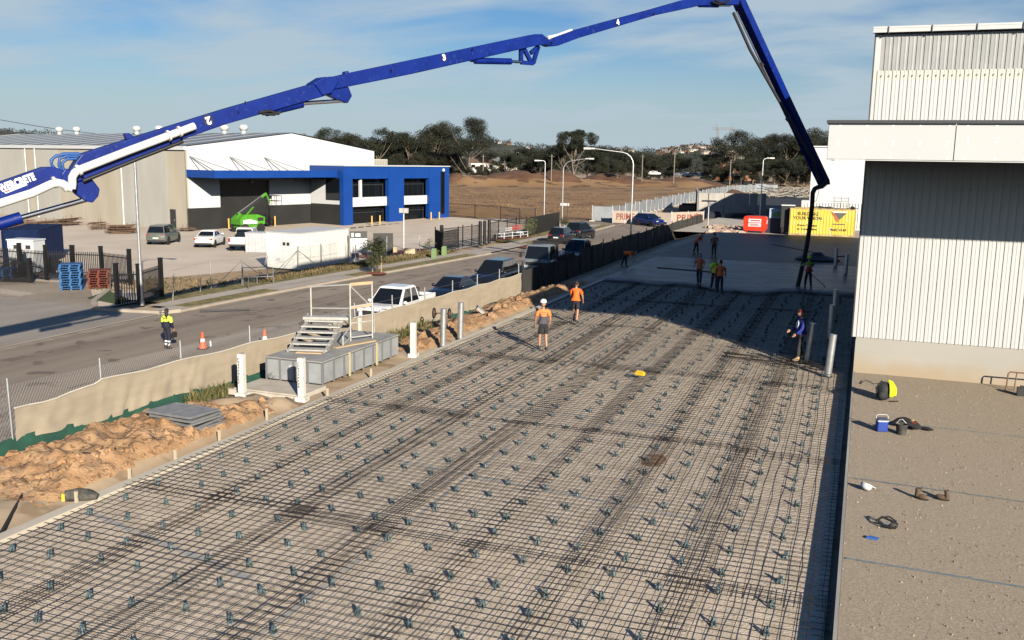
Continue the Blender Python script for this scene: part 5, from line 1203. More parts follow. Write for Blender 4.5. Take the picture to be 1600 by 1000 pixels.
# long rake in the hose operator's hands, power float dish standing behind
q = MB(); q.tube([gp(1280, 448, .1) + V((.35, -.4, .05)), gp(1262, 451, .1) + V((-.05, -.1, 1.0)), gp(1222, 404, .5)], .022, 6); tag(q.build('concrete_rake', M_timber), 'long handled rake slanting beside the hose operator', 'rake')
pt = thing('power_trowel', 'wide round trowelling machine with long handle parked on the setting slab', 'trowel machine', gp(1277, 406, .17))
q = MB(); q.lathe([(1.5, 0), (1.55, .10), (1.2, .22), (.5, .34), (.25, .55), (0, .55)], n=24); q.build('pan', M_trim, pt, 40)
q = MB(); q.tube([(-.2, 0, .5), (-1.6, -.3, .75), (-3.1, -.6, 1.0)], .03, 6); q.build('handle', M_trim, pt)
q = MB(); q.tube([(1.2, 0, .3), (2.1, .1, .35)], .05, 6); q.build('guard_bar', M_trim, pt)
# ------------------------------------------------------------------ street lamps, signs, cabinets
def topz(px, py, base):
    n = V((base.x, base.y, 0)).normalized(); return inplane(px, py, base, n)
def street_lamp(label, base, top, head, group='street lamps', r=.085):
    """base, height of the bend, head offset seen from the bend"""
    t = thing('street_lamp', label, 'street lamp', base, 0, group); h = top
    dx = V((head[0], head[1], 0)); L = dx.length or 1; u = dx / L
    q = MB(); q.cyl((0, 0, 0), (0, 0, .25), r * 1.5, n=10); q.build('base_plate', M_galv, t, 50)
    bend = min(1.1, L * .5)
    pts = [V((0, 0, 0)), V((0, 0, h - bend))] + [u * (bend * (1 - cos(a))) + V((0, 0, h - bend + bend * sin(a) * .95)) for a in (.35, .7, 1.05, 1.4)] + [u * L + V((0, 0, h + head[2]))]
    q = MB(); q.tube(pts, [r, r * .75, r * .62, r * .6, r * .6, r * .55, r * .5], 10); q.build('pole', M_galv, t, 50)
    q = MB(); e = u * L + V((0, 0, h + head[2])); q.beam(e - u * .1, e + u * .30, .16, .12); q.beam(e + u * .25, e + u * .85, .34, .16); hd_ = q.build('lamp_head', mat('lamp_grey', (.50, .50, .49), rough=.4), t)
    q = MB(); q.beam(e + u * .30 - V((0, 0, .085)), e + u * .8 - V((0, 0, .085)), .28, .02); q.build('diffuser', mat('lamp_diffuser', (.6, .6, .57), rough=.2), hd_)
    return t
b = gp(222, 477, -1.12); street_lamp('tall galvanised street lamp rising beside the palisade gate', b, 8.95, (2.05, .3, .32))
b = V((-18.95, 80.0, -1.0)); street_lamp('tall street lamp behind the black fence with its arm over the road', b, topz(985, 237, b).z + 1.0, (-3.3, -1.0, .22))
b = gp(878, 357, -1.0); street_lamp('street lamp across the road behind the dark slat fence', b, topz(880, 250, b).z + 1.0, (2.6, .6, .2))
b = gp(850, 343, -1.0); street_lamp('slender lamp post at the edge of the brown field', b, topz(851, 251, b).z + 1.0, (-.55, -.3, .0))
b = gp(1187, 345, -.4); street_lamp('thin lamp post standing behind the red tank', b, topz(1191, 248, b).z + .4, (.5, .2, .1))
t = thing('camera_pole', 'short pale pole with square boxes on top in the warehouse yard', 'pole', gp(631, 388, -1.1))
q = MB(); q.cyl((0, 0, 0), (0, 0, 3.3), .055, n=8); q.build('pole', M_wht, t, 50); q = MB(); q.box((-.2, 0, 3.35), (.35, .3, .4)); q.box((.22, 0, 3.35), (.35, .3, .42)); q.build('camera_box', mat('box_grey', (.5, .5, .47), rough=.5), t)
t = thing('street_sign', 'small white street sign on the lamp post side of the corner', 'sign', gp(886, 356, -1.0))
q = MB(); q.cyl((0, 0, 0), (0, 0, 2.9), .04, n=8); q.build('pole', M_dark, t); q = MB(); q.box((-.35, 0, 2.75), (1.1, .05, .30)); q.build('blade', M_wht, t)
t = thing('solar_light', 'solar panel light on a thin pole beside the slab end', 'light', gp(1106, 352, -.05))
q = MB(); q.cyl((0, 0, 0), (0, 0, 2.6), .06, n=8); q.build('pole', M_galv, t); q = MB(); q.box((0, 0, 2.75), (1.6, .8, .06), 0, 0, Mx.Translation((0, 0, 2.7)) @ Mx.Rotation(.12, 4, 'X')); q.build('solar_panel', M_dark, t); q = MB(); q.box((.1, -.1, 2.35), (.3, .25, .35)); q.build('lamp_head', M_galv, t)
# site cabin
cb = thing('site_cabin', 'white flat roofed site cabin behind the verge fence', 'cabin', gp(469, 424, -1.12), 0)
A_ = gp(417, 421, -1.12) - gp(469, 425, -1.12); A_ = V((A_.x, A_.y, 0)); C_ = V((-A_.y, A_.x, 0)).normalized(); C_ = -C_ if C_.y < 0 else C_
u1 = A_.normalized(); w1 = A_.length; l1 = 6.0; hh = 2.62
M_cab = mat('cabin_white', (.72, .72, .67), (.68, .68, .63), scale=.8, rough=.5)
def cbox(q, a0, a1, c0, c1, z0, z1): q.prism([u1 * a0 + C_ * c0 + V((0, 0, z0)), u1 * a1 + C_ * c0 + V((0, 0, z0)), u1 * a1 + C_ * c1 + V((0, 0, z0)), u1 * a0 + C_ * c1 + V((0, 0, z0))], (0, 0, z1 - z0))
q = MB(); cbox(q, 0, w1, 0, l1, .12, hh); q.build('wall', M_cab, cb)
q = MB(); cbox(q, -.04, w1 + .04, -.04, l1 + .04, hh, hh + .05); q.build('roof', mat('cabin_roof', (.50, .51, .51), (.56, .57, .57), scale=1, rough=.5), cb)
q = MB(); cbox(q, .1, w1 - .1, .1, l1 - .1, 0, .12); q.build('skid', M_dark, cb)
q = MB()
for k in range(1, 5): cbox(q, -.012, .004, l1 * k / 5 - .015, l1 * k / 5 + .015, .15, hh - .03)
for k in range(1, 2): cbox(q, w1 * .5 - .015, w1 * .5 + .015, -.012, .004, .15, hh - .03)
q.build('panel_joint', mat('joint_grey', (.42, .42, .39), rough=.6), cb)
q = MB(); cbox(q, w1 * .42, w1 * .50, -.03, 0, 1.75, 1.98); q.build('vent', M_dark, cb); q = MB(); cbox(q, w1 * .30, w1 * .38, -.03, 0, 1.75, 1.98); q.build('vent', M_dark, cb)
q = MB(); cbox(q, w1 * .55, w1 * .80, -.02, 0, .55, .95); nt_ = q.build('notice', M_wht, cb); q = MB(); cbox(q, w1 * .60, w1 * .72, -.03, -.02, .66, .72); cbox(q, w1 * .58, w1 * .70, -.03, -.02, .78, .82); q.build('notice_lines', mat('faint_print', (.30, .30, .30), rough=.6), nt_)
# sign board
sb = thing('sign_board', 'white site notice board with dark heading panel behind the verge fence', 'sign', gp(561, 414, -1.12)); sd_ = V((.80, .60, 0)); sn = V((.6, -.8, 0))
def sbx(q, a0, a1, z0, z1, d0=0, d1=.05): q.prism([sd_ * a0 + sn * d0 + V((0, 0, z0)), sd_ * a1 + sn * d0 + V((0, 0, z0)), sd_ * a1 + sn * d0 + V((0, 0, z1)), sd_ * a0 + sn * d0 + V((0, 0, z1))], sn * (d1 - d0))
q = MB(); sbx(q, -.62, .62, .95, 2.0); q.build('white_panel', M_wht, sb); q = MB(); sbx(q, -.64, .62, 2.0, 2.52); q.build('dark_panel', M_dark, sb)
q = MB(); sbx(q, -.55, -.36, 2.1, 2.40, .05, .056); sbx(q, -.25, .12, 2.12, 2.36, .05, .056); q.build('pale_mark', M_wht, sb)
q = MB()
for k, (z, a, b_) in enumerate(((1.86, -.25, .3), (1.66, -.45, .5), (1.46, -.45, -.1), (1.46, .3, .48), (1.20, -.45, -.1), (1.20, .25, .5))): sbx(q, a, b_, z - .018, z + .018, .05, .055)
q.build('text_lines', MATS['faint_print'], sb)
q = MB(); sbx(q, -.55, .0, .25, .90, -.02, .03); q.build('lower_poster', mat('poster_grey', (.42, .42, .44), (.30, .30, .30), scale=5, rough=.6), sb); q = MB(); sbx(q, .2, .6, .5, .9, -.02, .03); q.build('red_notice', mat('notice_pink', (.55, .25, .2), rough=.6), sb)
for a in (-.6, .6): q = MB(); q.cyl(sd_ * a, sd_ * a + V((0, 0, 2.5)), .03, n=6); q.build('post', M_galv, sb)
dp_ = thing('fence_cloth', 'dark cloth panel hung on the fence behind the street shrub', 'panel', gp(585, 404, -1.12)); q = MB(); q.beam((-.2, .2, 1.15), (1.1, 1.1, 1.15), .05, 1.7); q.build('sheet', mat('olive_dark', (.05, .05, .045), rough=.8), dp_)
for (x, y, l) in ((678, 403, 'small green pillar box in front of the folded gate leaf'), (694, 399, 'small green pillar box beside the round gate post')):
    t = thing('pillar_box', l, 'cabinet', gp(x, y, -1.07), 0, 'green electrical pillars'); q = MB(); q.prism([(-.17, -.15, 0), (.17, -.15, 0), (.17, .15, 0), (-.17, .15, 0)], (0, 0, .62)); q.build('case', mat('pillar_green', (.20, .30, .13), rough=.6), t); q = MB(); q.prism([(-.19, -.17, .62), (.19, -.17, .62), (.15, 0, .76), (-.15, 0, .76)], (0, .17, 0)); q.build('cap', MATS['pillar_green'], t)
# dark blue shipping container and white cabinet
def container(label, loc, rz, m, L=6.06, Wd=2.44, H=2.6, frame=None, name='shipping_container', cdep=.07):
    t = thing(name, label, 'container', loc, rz); frame = frame or m
    def corr(x0, x1, y, sgn):
        q = MB(); n = int((x1 - x0) / .28); pr = []
        for k in range(n):
            a = x0 + (x1 - x0) * k / n; d = (x1 - x0) / n
            pr += [(a, 0), (a + d * .25, 0), (a + d * .35, cdep), (a + d * .85, cdep), (a + d * .95, 0)]
        pr.append((x1, 0)); q.grid(range(len(pr)), [.16, H - .12], lambda i, z: (pr[i][0], y + sgn * (pr[i][1] - .045), z)); return q
    corr(.08, L - .08, 0, -1 * -1).build('side_wall', m, t); corr(.08, L - .08, Wd, 1).build('side_wall', m, t)
    for x in (0.02, L - .02): q = MB(); q.box((x, Wd / 2, H / 2), (.05, Wd - .1, H - .2)); q.build('end_wall', m, t)
    q = MB(); q.box((L / 2, Wd / 2, H - .05), (L - .1, Wd - .1, .05)); q.build('roof', m, t)
    for x in (.06, L - .06):
        for y in (.06, Wd - .06): q = MB(); q.box((x, y, H / 2), (.13, .13, H)); q.build('corner_post', frame, t)
    for z, h_ in ((.08, .16), (H - .06, .12)):
        for y in (.05, Wd - .05): q = MB(); q.box((L / 2, y, z), (L - .26, .1, h_)); q.build('side_rail', frame, t)
        for x in (.05, L - .05): q = MB(); q.box((x, Wd / 2, z), (.1, Wd - .26, h_)); q.build('end_rail', frame, t)
    return t
cA = gp(47, 402, -1.12); cB = gp(-30, 428, -1.12)
container('dark navy shipping container behind the palisade fence', cA + V((0, 0, 0)), math.atan2(cB.y - cA.y, cB.x - cA.x) , mat('container_navy', (.0025, .010, .045), (.004, .014, .058), scale=1, rough=.6, spec=.12), H=2.55)
wc = thing('white_cabinet', 'white boxy cabinet between the navy container and the palisade fence', 'cabinet', gp(44, 424, -1.12), R(12)); q = MB(); q.box((0, 0, 1.08), (1.9, 1.2, 2.1)); q.build('case', M_wht, wc)
q = MB(); q.box((0, 0, 2.16), (2.0, 1.3, .08)); q.build('roof', M_wht, wc); q = MB(); q.box((-.25, -.61, 1.7), (.5, .03, .25)); q.box((.55, -.61, 1.7), (.35, .03, .25)); q.build('vent', M_dark, wc); q = MB(); q.box((.12, -.61, 1.0), (.04, .03, 1.9)); q.build('door_seam', M_conc, wc)
# pallets
M_pb = mat('pallet_blue', (.016, .085, .24), (.035, .14, .33), scale=4, rough=.75); M_pr = mat('pallet_red', (.12, .026, .018), (.18, .042, .028), scale=4, rough=.8); M_pg = mat('pallet_top_grey', (.12, .12, .12), (.19, .18, .17), scale=4, rough=.9)
def pallet_mesh(m, top):
    out = []
    dk = MB(); dk.box((0, 0, 0), (.14, 1.16, .022)); out.append(dk.mesh('deck_board', top))
    br = MB()
    for x_ in (-.52, 0, .52): br.box((x_, 0, .052), (.12, .10, .084))
    br.box((0, 0, .102), (1.16, .09, .016)); out.append(br.mesh('bearer', m))
    bt = MB(); bt.box((0, 0, 0), (.12, 1.16, .02)); out.append(bt.mesh('bottom_board', m)); return out
PM = {'blue': pallet_mesh(M_pb, M_pb), 'bluetop': pallet_mesh(M_pb, M_pg), 'red': pallet_mesh(M_pr, M_pr)}
def pallet(kind, label, loc, rz, group):
    t = thing('pallet', label, 'pallet', loc, rz, group); d, b_, bt = PM[kind]
    for k in range(7): ob('deck_board', d, t, (-.51 + .17 * k, 0, .122))
    for y in (-.555, -.2, .2, .555): ob('bearer', b_, t, (0, y, 0))
    for x in (-.5, 0, .5): ob('bottom_board', bt, t, (x, 0, .0))
def stack(kind, n, base, rz, desc, group):
    for k in range(n):
        kk = 'bluetop' if (kind == 'blue' and k == n - 1) else kind
        where = ORD[n - 1 - k] if n - 1 - k < 6 else ('bottom' if k == 0 else ORD[k] + ' from the bottom')
        w_ = where + (' pallet' if where in ('top', 'bottom') or 'from' in where else ' pallet from the top'); w_ = w_.replace('from the bottom pallet', 'pallet from the bottom')
        pallet(kind, f'{desc}, {w_}', base + V((.03 * sin(k * 2.1), .03 * cos(k * 1.7), .012 + .140 * k)), rz + .025 * sin(k * 1.3), group)
pb = gp(113, 452, -1.16); stack('blue', 11, pb, R(38), 'worn blue pallet in the tall stack', 'tall stack of blue pallets')
pc = gp(156, 450, -1.16); stack('red', 8, pc, R(38), 'dark red pallet in the stack behind the tall blue one', 'stack of red pallets')
pa = gp(8, 436, -1.16); stack('blue', 5, pa, R(34), 'worn blue pallet in the low stack by the sliding gate', 'low stack of blue pallets')
# cones and bottle
M_cone = mat('cone_orange', (.72, .10, .03), rough=.6)
def cone(label, loc, h=.72):
    t = thing('traffic_cone', label, 'traffic cone', loc, .3, 'orange traffic cones on the road'); s_ = h / .72
    q = MB(); q.box((0, 0, .02), (.40, .40, .04)); q.build('base', M_rub, t); q = MB(); q.lathe([(.165 * s_, .04), (.115 * s_, .28 * s_), (.08 * s_, .44 * s_), (.045 * s_, .72 * s_)], n=14); q.build('body', M_cone, t, 60)
    q = MB(); q.lathe([(.112 * s_, .31 * s_), (.086 * s_, .44 * s_)], n=14); q.build('reflective_band', M_wht, t, 60); return t
cone('orange traffic cone with white band beside the woman on the road', gp(317, 545, -1.2)); cone('traffic cone half hidden behind the tan fence cloth', gp(414, 541, -1.2))
q = MB(); q.lathe([(.04, 0), (.045, .02), (.045, .18), (.02, .22), (.02, .25)], n=10); tag(q.build('water_bottle', mat('clear_plastic', (.5, .55, .6), rough=.15), loc=gp(329, 541, -1.2), smooth=50), 'clear drink bottle standing on the road beside the cone', 'bottle')
q = MB(); q.beam((0, 0, .03), (1.9, 1.6, .03), .12, .06); tag(q.build('drain_bar', M_dark, loc=gp(312, 487, -1.15)), 'dark steel drain bar lying in the gutter across the road', 'bar')
# rebar bundles by the warehouse wall
M_rust = mat('rusty_rebar', (.085, .05, .032), (.15, .09, .058), scale=6, rough=.9)
for i, (x, y, n, l) in enumerate(((38, 356, 14, 'rusty rebar cage pile nearest the blue boom ram by the warehouse wall'), (72, 357, 16, 'rusty rebar cage pile with the tallest starter bars'), (108, 352, 16, 'reddish rebar stack against the warehouse wall joint'), (152, 358, 12, 'small loose rebar pile between two larger ones'), (190, 364, 24, 'wide rebar stack just behind the tall street lamp'), (292, 361, 6, 'few rebar offcuts by the dark side door'))):
    t = thing('rebar_pile', l, 'rebar pile', gp(x, y, -1.12), R(60 + 25 * sin(i)), 'rebar piles along the warehouse wall'); q7 = random.Random(i)
    for k in range(n):
        q = MB(); L = q7.uniform(2.4, 4.0) * (.5 if i in (3, 5) else .85); yy0 = q7.uniform(-.8, .8); zz0 = .06 + .72 * (k / n) * (1 if n > 10 else .5)
        q.tube([(-L / 2, yy0, zz0), (L / 2, yy0 + q7.uniform(-.4, .4), zz0 + q7.uniform(-.05, .15))], .03, 5)
        if k % 2 == 0: q.tube([(-L * .3 + .1 * k, yy0, 0), (-L * .3 + .1 * k, yy0 + .1, zz0 + .5)], .022, 5)
        if k % 3 == 0: q.box((0, yy0, zz0 - .04), (L * .8, .10, .06))
        q.build('rebar', M_rust, t)
# ------------------------------------------------------------------ along the slab edge: formed posts, steel posts, stair and box
M_pap = mat('paper_white', (.62, .59, .52), (.70, .67, .60), scale=3, rough=.85, c3=(.45, .40, .33), s3=9, t3=.62)
def fpost(label, base, h, marks=True):
    t = thing('formed_post', label, 'post', base, R(8), 'white formed posts along the slab edge'); q = MB(); q.box((0, 0, h / 2), (.175, .175, h)); q.box((0, 0, .02), (.32, .30, .14)); q.build('sleeve', M_pap, t)
    q = MB()
    if marks:
        q7 = random.Random(int(h * 1000))
        for k in range(9): z = h - .12 - .085 * k; q.box((-.045 + q7.uniform(-.01, .01), -.0895, z), (.055 * q7.uniform(.6, 1.2), .004, .018)); q.box((-.06 + q7.uniform(-.01, .02), -.0895, z - .035), (.02, .004, .05))
        q.build('stencil_strokes', M_text, t)
    q = MB(); q.box((.01, 0, h + .01), (.14, .14, .03)); q.build('cap', mat('foam_cap', (.35, .33, .29), rough=.8), t)
fpost('white formed post standing nearest the tan fence, with black stencil marks', gp(379, 618, .0), 1.22); fpost('white formed post at the near corner of the grey steel box', gp(472, 624, .0), 1.20)
fpost('plain white formed post past the far end of the grey box', gp(646, 556, .0), 1.18, False); fpost('short white formed post behind the metal stair', gp(561, 530, -.1), .85, False)
def spost(label, base, h, r=.115, tilt=0.0):
    t = thing('steel_post', label, 'bollard', base, 0, 'galvanised steel posts'); t.rotation_euler = (0, tilt, 0); q = MB(); q.cyl((0, 0, 0), (0, 0, h), r, n=18, cap=False); q.lathe([(r, h), (r - .012, h), (r - .012, h - .1)], n=18); q.build('tube', M_galv, t, 50)
    q = MB(); q.cyl((0, 0, .0), (0, 0, .05), r * 1.25, n=16); q.build('collar', M_dark, t); q = MB(); q.cyl((0, 0, h - .06), (0, 0, h - .055), r - .013, n=16); q.build('fill', M_conc, t)
for (x, y, h, l, ti) in ((692, 542, 1.42, 'thick galvanised post at the slab edge, nearest the white formed post', .02), (719, 530, 1.42, 'thick galvanised post at the slab edge, farther along from its twin', .02), (1293, 589, 1.42, 'thick galvanised post nearest the white building corner', .06), (1261, 567, 1.42, 'thick galvanised post just beside the man in blue jacket', .07), (1297, 532, 1.42, 'dim steel post in shadow behind the post nearest the wall', .0), (1303, 502, 1.42, 'second dim steel post in the building shadow', 0), (1305, 420, 1.42, 'far dim steel post on the setting slab', 0), (1321, 432, 1.42, 'tall dim steel post close to the shaded wall', 0)):
    spost(l, gp(x, y, .0), h, tilt=ti)
# grey steel box platform
bxn = thing('steel_box', 'long low grey panelled steel box lying beside the slab under the metal stair', 'steel box', (-16.75, 23.5, .02)); BL, BW, BH = 4.9, 1.95, .66
M_sb = mat('dull_steel_sheet', (.30, .315, .325), (.38, .395, .405), scale=2, rough=.5, metal=.2); M_sb2 = mat('steel_rib', (.20, .21, .22), rough=.55, metal=.2)
q = MB(); q.box((BW / 2, BL / 2, .06 + BH / 2), (BW - .06, BL - .06, BH)); q.build('core', M_sb2, bxn)
q = MB(); q.box((BW / 2, BL / 2, .07 + BH + .02), (BW + .06, BL + .06, .035)); q.build('lid', mat('lid_steel', (.27, .265, .25), (.36, .35, .32), scale=2, rough=.7), bxn)
for k in range(8):
    q = MB(); q.box((BW - .01, BL * (k + .5) / 8, .06 + BH / 2), (.05, BL / 8 - .05, BH - .06)); q.build('panel', M_sb, bxn)
    q = MB(); q.box((BW + .02, BL * k / 8 + .02, .06 + BH / 2), (.06, .05, BH)); q.build('rib', M_sb2, bxn)
for k in range(4):
    q = MB(); q.box((BW * (k + .5) / 4, .01, .06 + BH / 2), (BW / 4 - .05, .05, BH - .06)); q.build('panel', M_sb, bxn)
    q = MB(); q.box((BW * k / 4 + .02, -.02, .06 + BH / 2), (.05, .06, BH)); q.build('rib', M_sb2, bxn)
for y in (1.55, 3.3): q = MB(); q.box((BW + .045, y, .06 + BH / 2), (.03, .09, BH + .1)); q.build('strap', mat('strap_yellow', (.50, .44, .26), rough=.7), bxn)
for (x, y) in ((BW + .02, 3.6),): q = MB(); q.box((x + .005, y - .25, .55), (.012, .14, .12)); q.build('label_plate', M_wht, bxn)
q = MB(); q.box((.9, -.02, .5), (.14, .012, .12)); q.build('label_plate', M_wht, bxn)
q = MB(); q.cyl((.22, -.04, .2), (.22, -.12, .2), .09, n=14); q.build('outlet', M_galv, bxn)
q = MB(); q.box((-15.75, 22.75, .03), (2.3, 1.3, .13)); q.box((-15.8, 22.1, -.02), (2.6, .14, .16)); tag(q.build('footing_block', mat('footing_conc', (.46, .41, .33), (.55, .50, .42), scale=2, rough=.9)), 'pale concrete footing in front of the grey steel box', 'footing')
tb_ = [((-15.5, 25.4), (-14.95, 27.0)), ((-16.2, 24.3), (-15.4, 24.5))]
for i, (a, c) in enumerate(tb_): q = MB(); q.beam((*a, .80), (*c, .80), .17, .05); tag(q.build('timber_plank', M_timber), ('long timber plank lying on the grey steel box beside the stair', 'short timber plank under the foot of the metal stair')[i], 'plank')
# aluminium stair
stt = thing('metal_stair', 'pale aluminium access stair with tall handrail frame standing on the grey box', 'stair', (-16.0, 24.6, .78))
M_al = mat('worn_aluminium', (.46, .45, .41), (.56, .55, .51), scale=5, rough=.5, metal=.35)
sd2 = V((-.28, .96, 0)); sw2 = V((.96, .28, 0)); nst = 6
def sp_(a, w_, z): return sd2 * a + sw2 * w_ + V((0, 0, z))
W2 = .55
for k in range(nst):
    q = MB(); a = .05 + .40 * k; z = .06 + .115 * k; q.beam(sp_(a, -W2 - .1, z), sp_(a, W2 + .1, z), .30, .045); q.build('tread', M_al, stt)
    q = MB(); q.beam(sp_(a + .17, -W2, z - .05), sp_(a + .17, W2, z - .05), .03, .09); q.build('tread_lip', M_sb2, stt)
for s_ in (-1, 1): q = MB(); q.beam(sp_(-.15, s_ * (W2 + .03), 0), sp_(2.25, s_ * (W2 + .03), .66), .05, .13); q.build('stringer', M_al, stt)
q = MB(); q.beam(sp_(2.25, -.75, .70), sp_(2.25, .85, .72), .40, .09); q.build('landing', M_al, stt)
fr = [((1.9, W2 + .35, 0), (1.9, W2 + .35, 1.92)), ((2.5, W2 + .95, 0), (2.5, W2 + .95, 1.95)), ((2.35, -W2, .2), (2.35, -W2, 1.72))]
for a, b_ in fr: q = MB(); q.cyl(sp_(*a), sp_(*b_), .03, n=8); q.build('upright', M_al, stt, 50)
rl = [[(2.35, -W2, 1.72), (1.9, W2 + .35, 1.90), (2.5, W2 + .95, 1.92)], [(1.9, W2 + .35, 1.15), (2.5, W2 + .95, 1.2)], [(1.9, W2 + .35, .12), (2.5, W2 + .95, .12)], [(1.9, W2 + .35, .6), (2.5, W2 + .95, .6)], [(1.9, W2 + .35, 1.85), (2.9, W2 + .9, .95), (3.0, W2 + .9, .1)], [(2.35, -W2, 1.0), (1.9, W2 + .35, 1.1)], [(.9, W2 + .35, .08), (1.9, W2 + .35, .12)], [(.9, W2 + .35, .34), (1.9, W2 + .35, .5)], [(.9, W2 + .35, .05), (.9, W2 + .35, .36)]]
for pts in rl: q = MB(); q.tube([sp_(*p) for p in pts], .026, 7); q.build('rail', M_al, stt, 50)
q = MB(); q.beam(sp_(1.9, W2 + .35, 1.90), sp_(2.5, W2 + .95, 1.90), .05, .10); q.beam(sp_(1.9, W2 + .35, 1.12), sp_(2.5, W2 + .95, 1.16), .04, .08); q.build('timber_strip', M_timber, stt)
# stacked grates on the clay
M_gr = mat('grate_steel', (.26, .27, .28), (.33, .34, .35), scale=4, rough=.45, metal=.5); ctr = gp(293, 668, .12)
for k in range(5):
    t = thing('steel_grate', f'galvanised walkway grate on the clay heap, {ORD[4 - k]} of the pile', 'grate', ctr + V((.05 * sin(k * 3), -.05 * k + .08, .12 + .085 * k)), R(-6 + 5 * sin(k * 2.2)), 'pile of galvanised grates'); t.rotation_euler[0] = R(2.5 * sin(k))
    q = MB(); q.box((0, 0, 0), (1.32, .96, .012)); q.build('mat_plate', mat('grate_dark', (.04, .042, .045), rough=.6), t)
    for s_ in (-1, 1): q = MB(); q.box((0, s_ * .50, 0), (1.36, .03, .06)); q.box((s_ * .68, 0, 0), (.03, 1.0, .055)); q.build('edge_bar', M_gr, t)
    if k in (4, 3, 0):
        for j in range(15): q = MB(); q.box((-.63 + .09 * j, 0, .014), (.04, .98, .018)); q.build('bar', M_gr, t)
    q = MB(); q.box((0, 0, .03), (.05, .98, .03)); q.build('cross_bar', M_gr, t)
# black case, pegs, black hose, trolley
tc_ = thing('tool_case', 'black round topped case with yellow front lying at the slab edge', 'tool case', gp(128, 783, .05), R(25))
q = MB(); q.tube([(-.30, 0, .11), (-.1, .02, .13), (.12, 0, .13), (.30, 0, .09)], [.11, .13, .12, .06], 12); q.build('case', mat('dusty_case', (.03, .03, .028), (.12, .11, .095), scale=7, rough=.85), tc_, 60); q = MB(); q.box((-.31, -.02, .11), (.06, .18, .15)); q.build('yellow_face', mat('case_yellow', (.68, .46, .05), rough=.5), tc_)
pgm = MB(); pgm.box((0, 0, .1), (.05, .05, .38)); pgm_ = pgm.mesh('timber_peg', mat('pale_peg', (.50, .42, .30), rough=.8))
for (x, y, l) in ((120, 790, 'timber peg in front of the black and yellow case'), (203, 752, 'timber peg at the slab edge below the clay heap'), (274, 722, 'timber peg at the slab edge near the grate pile'), (343, 690, 'pale timber peg just past the grate pile'), (417, 655, 'timber peg between the grate pile and the footing'), (512, 622, 'timber peg by the near corner of the steel box'), (580, 590, 'timber peg along the front of the steel box')):
    tag(ob('timber_peg', pgm_, None, gp(x, y, .0)), l, 'peg', 'timber pegs along the slab edge')
q = MB(); q.tube([gp(-20, 880, .03), gp(0, 836, .03), gp(20, 800, .04), gp(38, 768, .06), gp(46, 756, .1)], .035, 8); tag(q.build('black_hose', M_rub, smooth=60), 'black hose lying on the ground at the near slab corner', 'hose')
q = MB(); q.tube([gp(-10, 766, .05), gp(20, 768, .05), gp(60, 769, .06), gp(118, 770, .05)], .025, 6); tag(q.build('trailing_cord', M_rub), 'dark cord trailing over the base behind the black case', 'cord')
tr_ = thing('hand_trolley', 'two wheeled hand trolley lying in the weeds by the steel posts', 'trolley', gp(690, 505, .0), R(10))
for x in (-.33, .33):
    q = MB(); q.tube([(x + .0, .2 * cos(a), .42 + .2 * sin(a)) for a in [2 * pi * k / 14 for k in range(15)]], .035, 6); w_ = q.build('wheel', M_tyre, tr_, 60); q = MB(); q.cyl((x - .04, .0, .42), (x + .04, 0, .42), .09, n=10); q.build('rim', mat('trolley_red', (.20, .07, .05), rough=.5), w_)
q = MB(); q.tube([(-.33, 0, .42), (.33, 0, .42)], .02, 6); q.tube([(-.2, 0, .42), (-.2, -.8, .2), (.2, -.8, .2), (.2, 0, .42)], .02, 6); q.build('frame', M_rub, tr_)
sl = thing('concrete_offcut', 'tilted pale concrete offcut by the black plastic heap', 'offcut', gp(752, 492, .0), .4); q = MB(); q.box((0, 0, .2), (.5, .75, .12), 0, 0, Mx.Translation((0, 0, .2)) @ Mx.Rotation(.7, 4, 'Y')); q.build('slab', M_conc, sl)
wd = MB(); tufts(wd, 420, lambda q: (lambda X, Y: V((X, Y, gz(X, Y) + .05)))(q.uniform(-17.6, -16.3), q.uniform(28.5, 36)), .42, 6); tufts(wd, 90, lambda q: (lambda X, Y: V((X, Y, gz(X, Y) + .0)))(q.uniform(-17.5, -17.0), q.uniform(20.6, 22.5)), .4, 7)
tag(wd.build('weeds', mat('fence_weeds', (.055, .075, .02), (.16, .13, .05), scale=3, rough=.9)), 'scrubby weeds growing along the foot of the tan fence', 'weeds', kind='stuff')
# ------------------------------------------------------------------ things on the gravel pad
GZ = .25
def gq(x, y): return gp(x, y, GZ)
bpk = thing('backpack', 'black backpack draped with a bright lime work vest on the gravel', 'backpack', gq(1384, 624), R(15)); bpk.scale = (1.3, 1.25, 1.25); q = MB(); q.sph((-.06, 0, .20), (.17, .18, .22), 12, 8); q.sph((-.10, -.12, .12), (.12, .09, .12), 9, 6); q.build('bag', mat('black_nylon', (.012, .013, .016), (.03, .03, .034), scale=8, rough=.8), bpk, 70)
q = MB()
def vest(u, v):
    az = lerp(R(-88), R(58), u); po = lerp(R(4), R(112), v); r_ = 1.12 + .07 * sin(u * 15) * v + .09 * mn.noise(V((u * 5, v * 4, 0)))
    return (.0 + .17 * r_ * sin(po) * cos(az), .18 * r_ * sin(po) * sin(az), max(.015, .20 + .22 * r_ * cos(po)))
q.grid(spread((0, 1, .06)), spread((0, 1, .08)), vest); vo = q.build('lime_vest', mat('vest_lime', (.50, .68, .0), (.60, .76, .02), scale=4, rough=.7), bpk, 70); sm__ = vo.modifiers.new('thick', 'SOLIDIFY'); sm__.thickness = .012
q = MB(); q.tube([(-.2, -.08, .05), (-.24, -.06, .28), (-.12, -.04, .44)], .02, 6); q.tube([(.02, -.2, .01), (.1, -.24, .02), (.2, -.2, .02)], .015, 5); q.build('strap', M_rub, bpk)
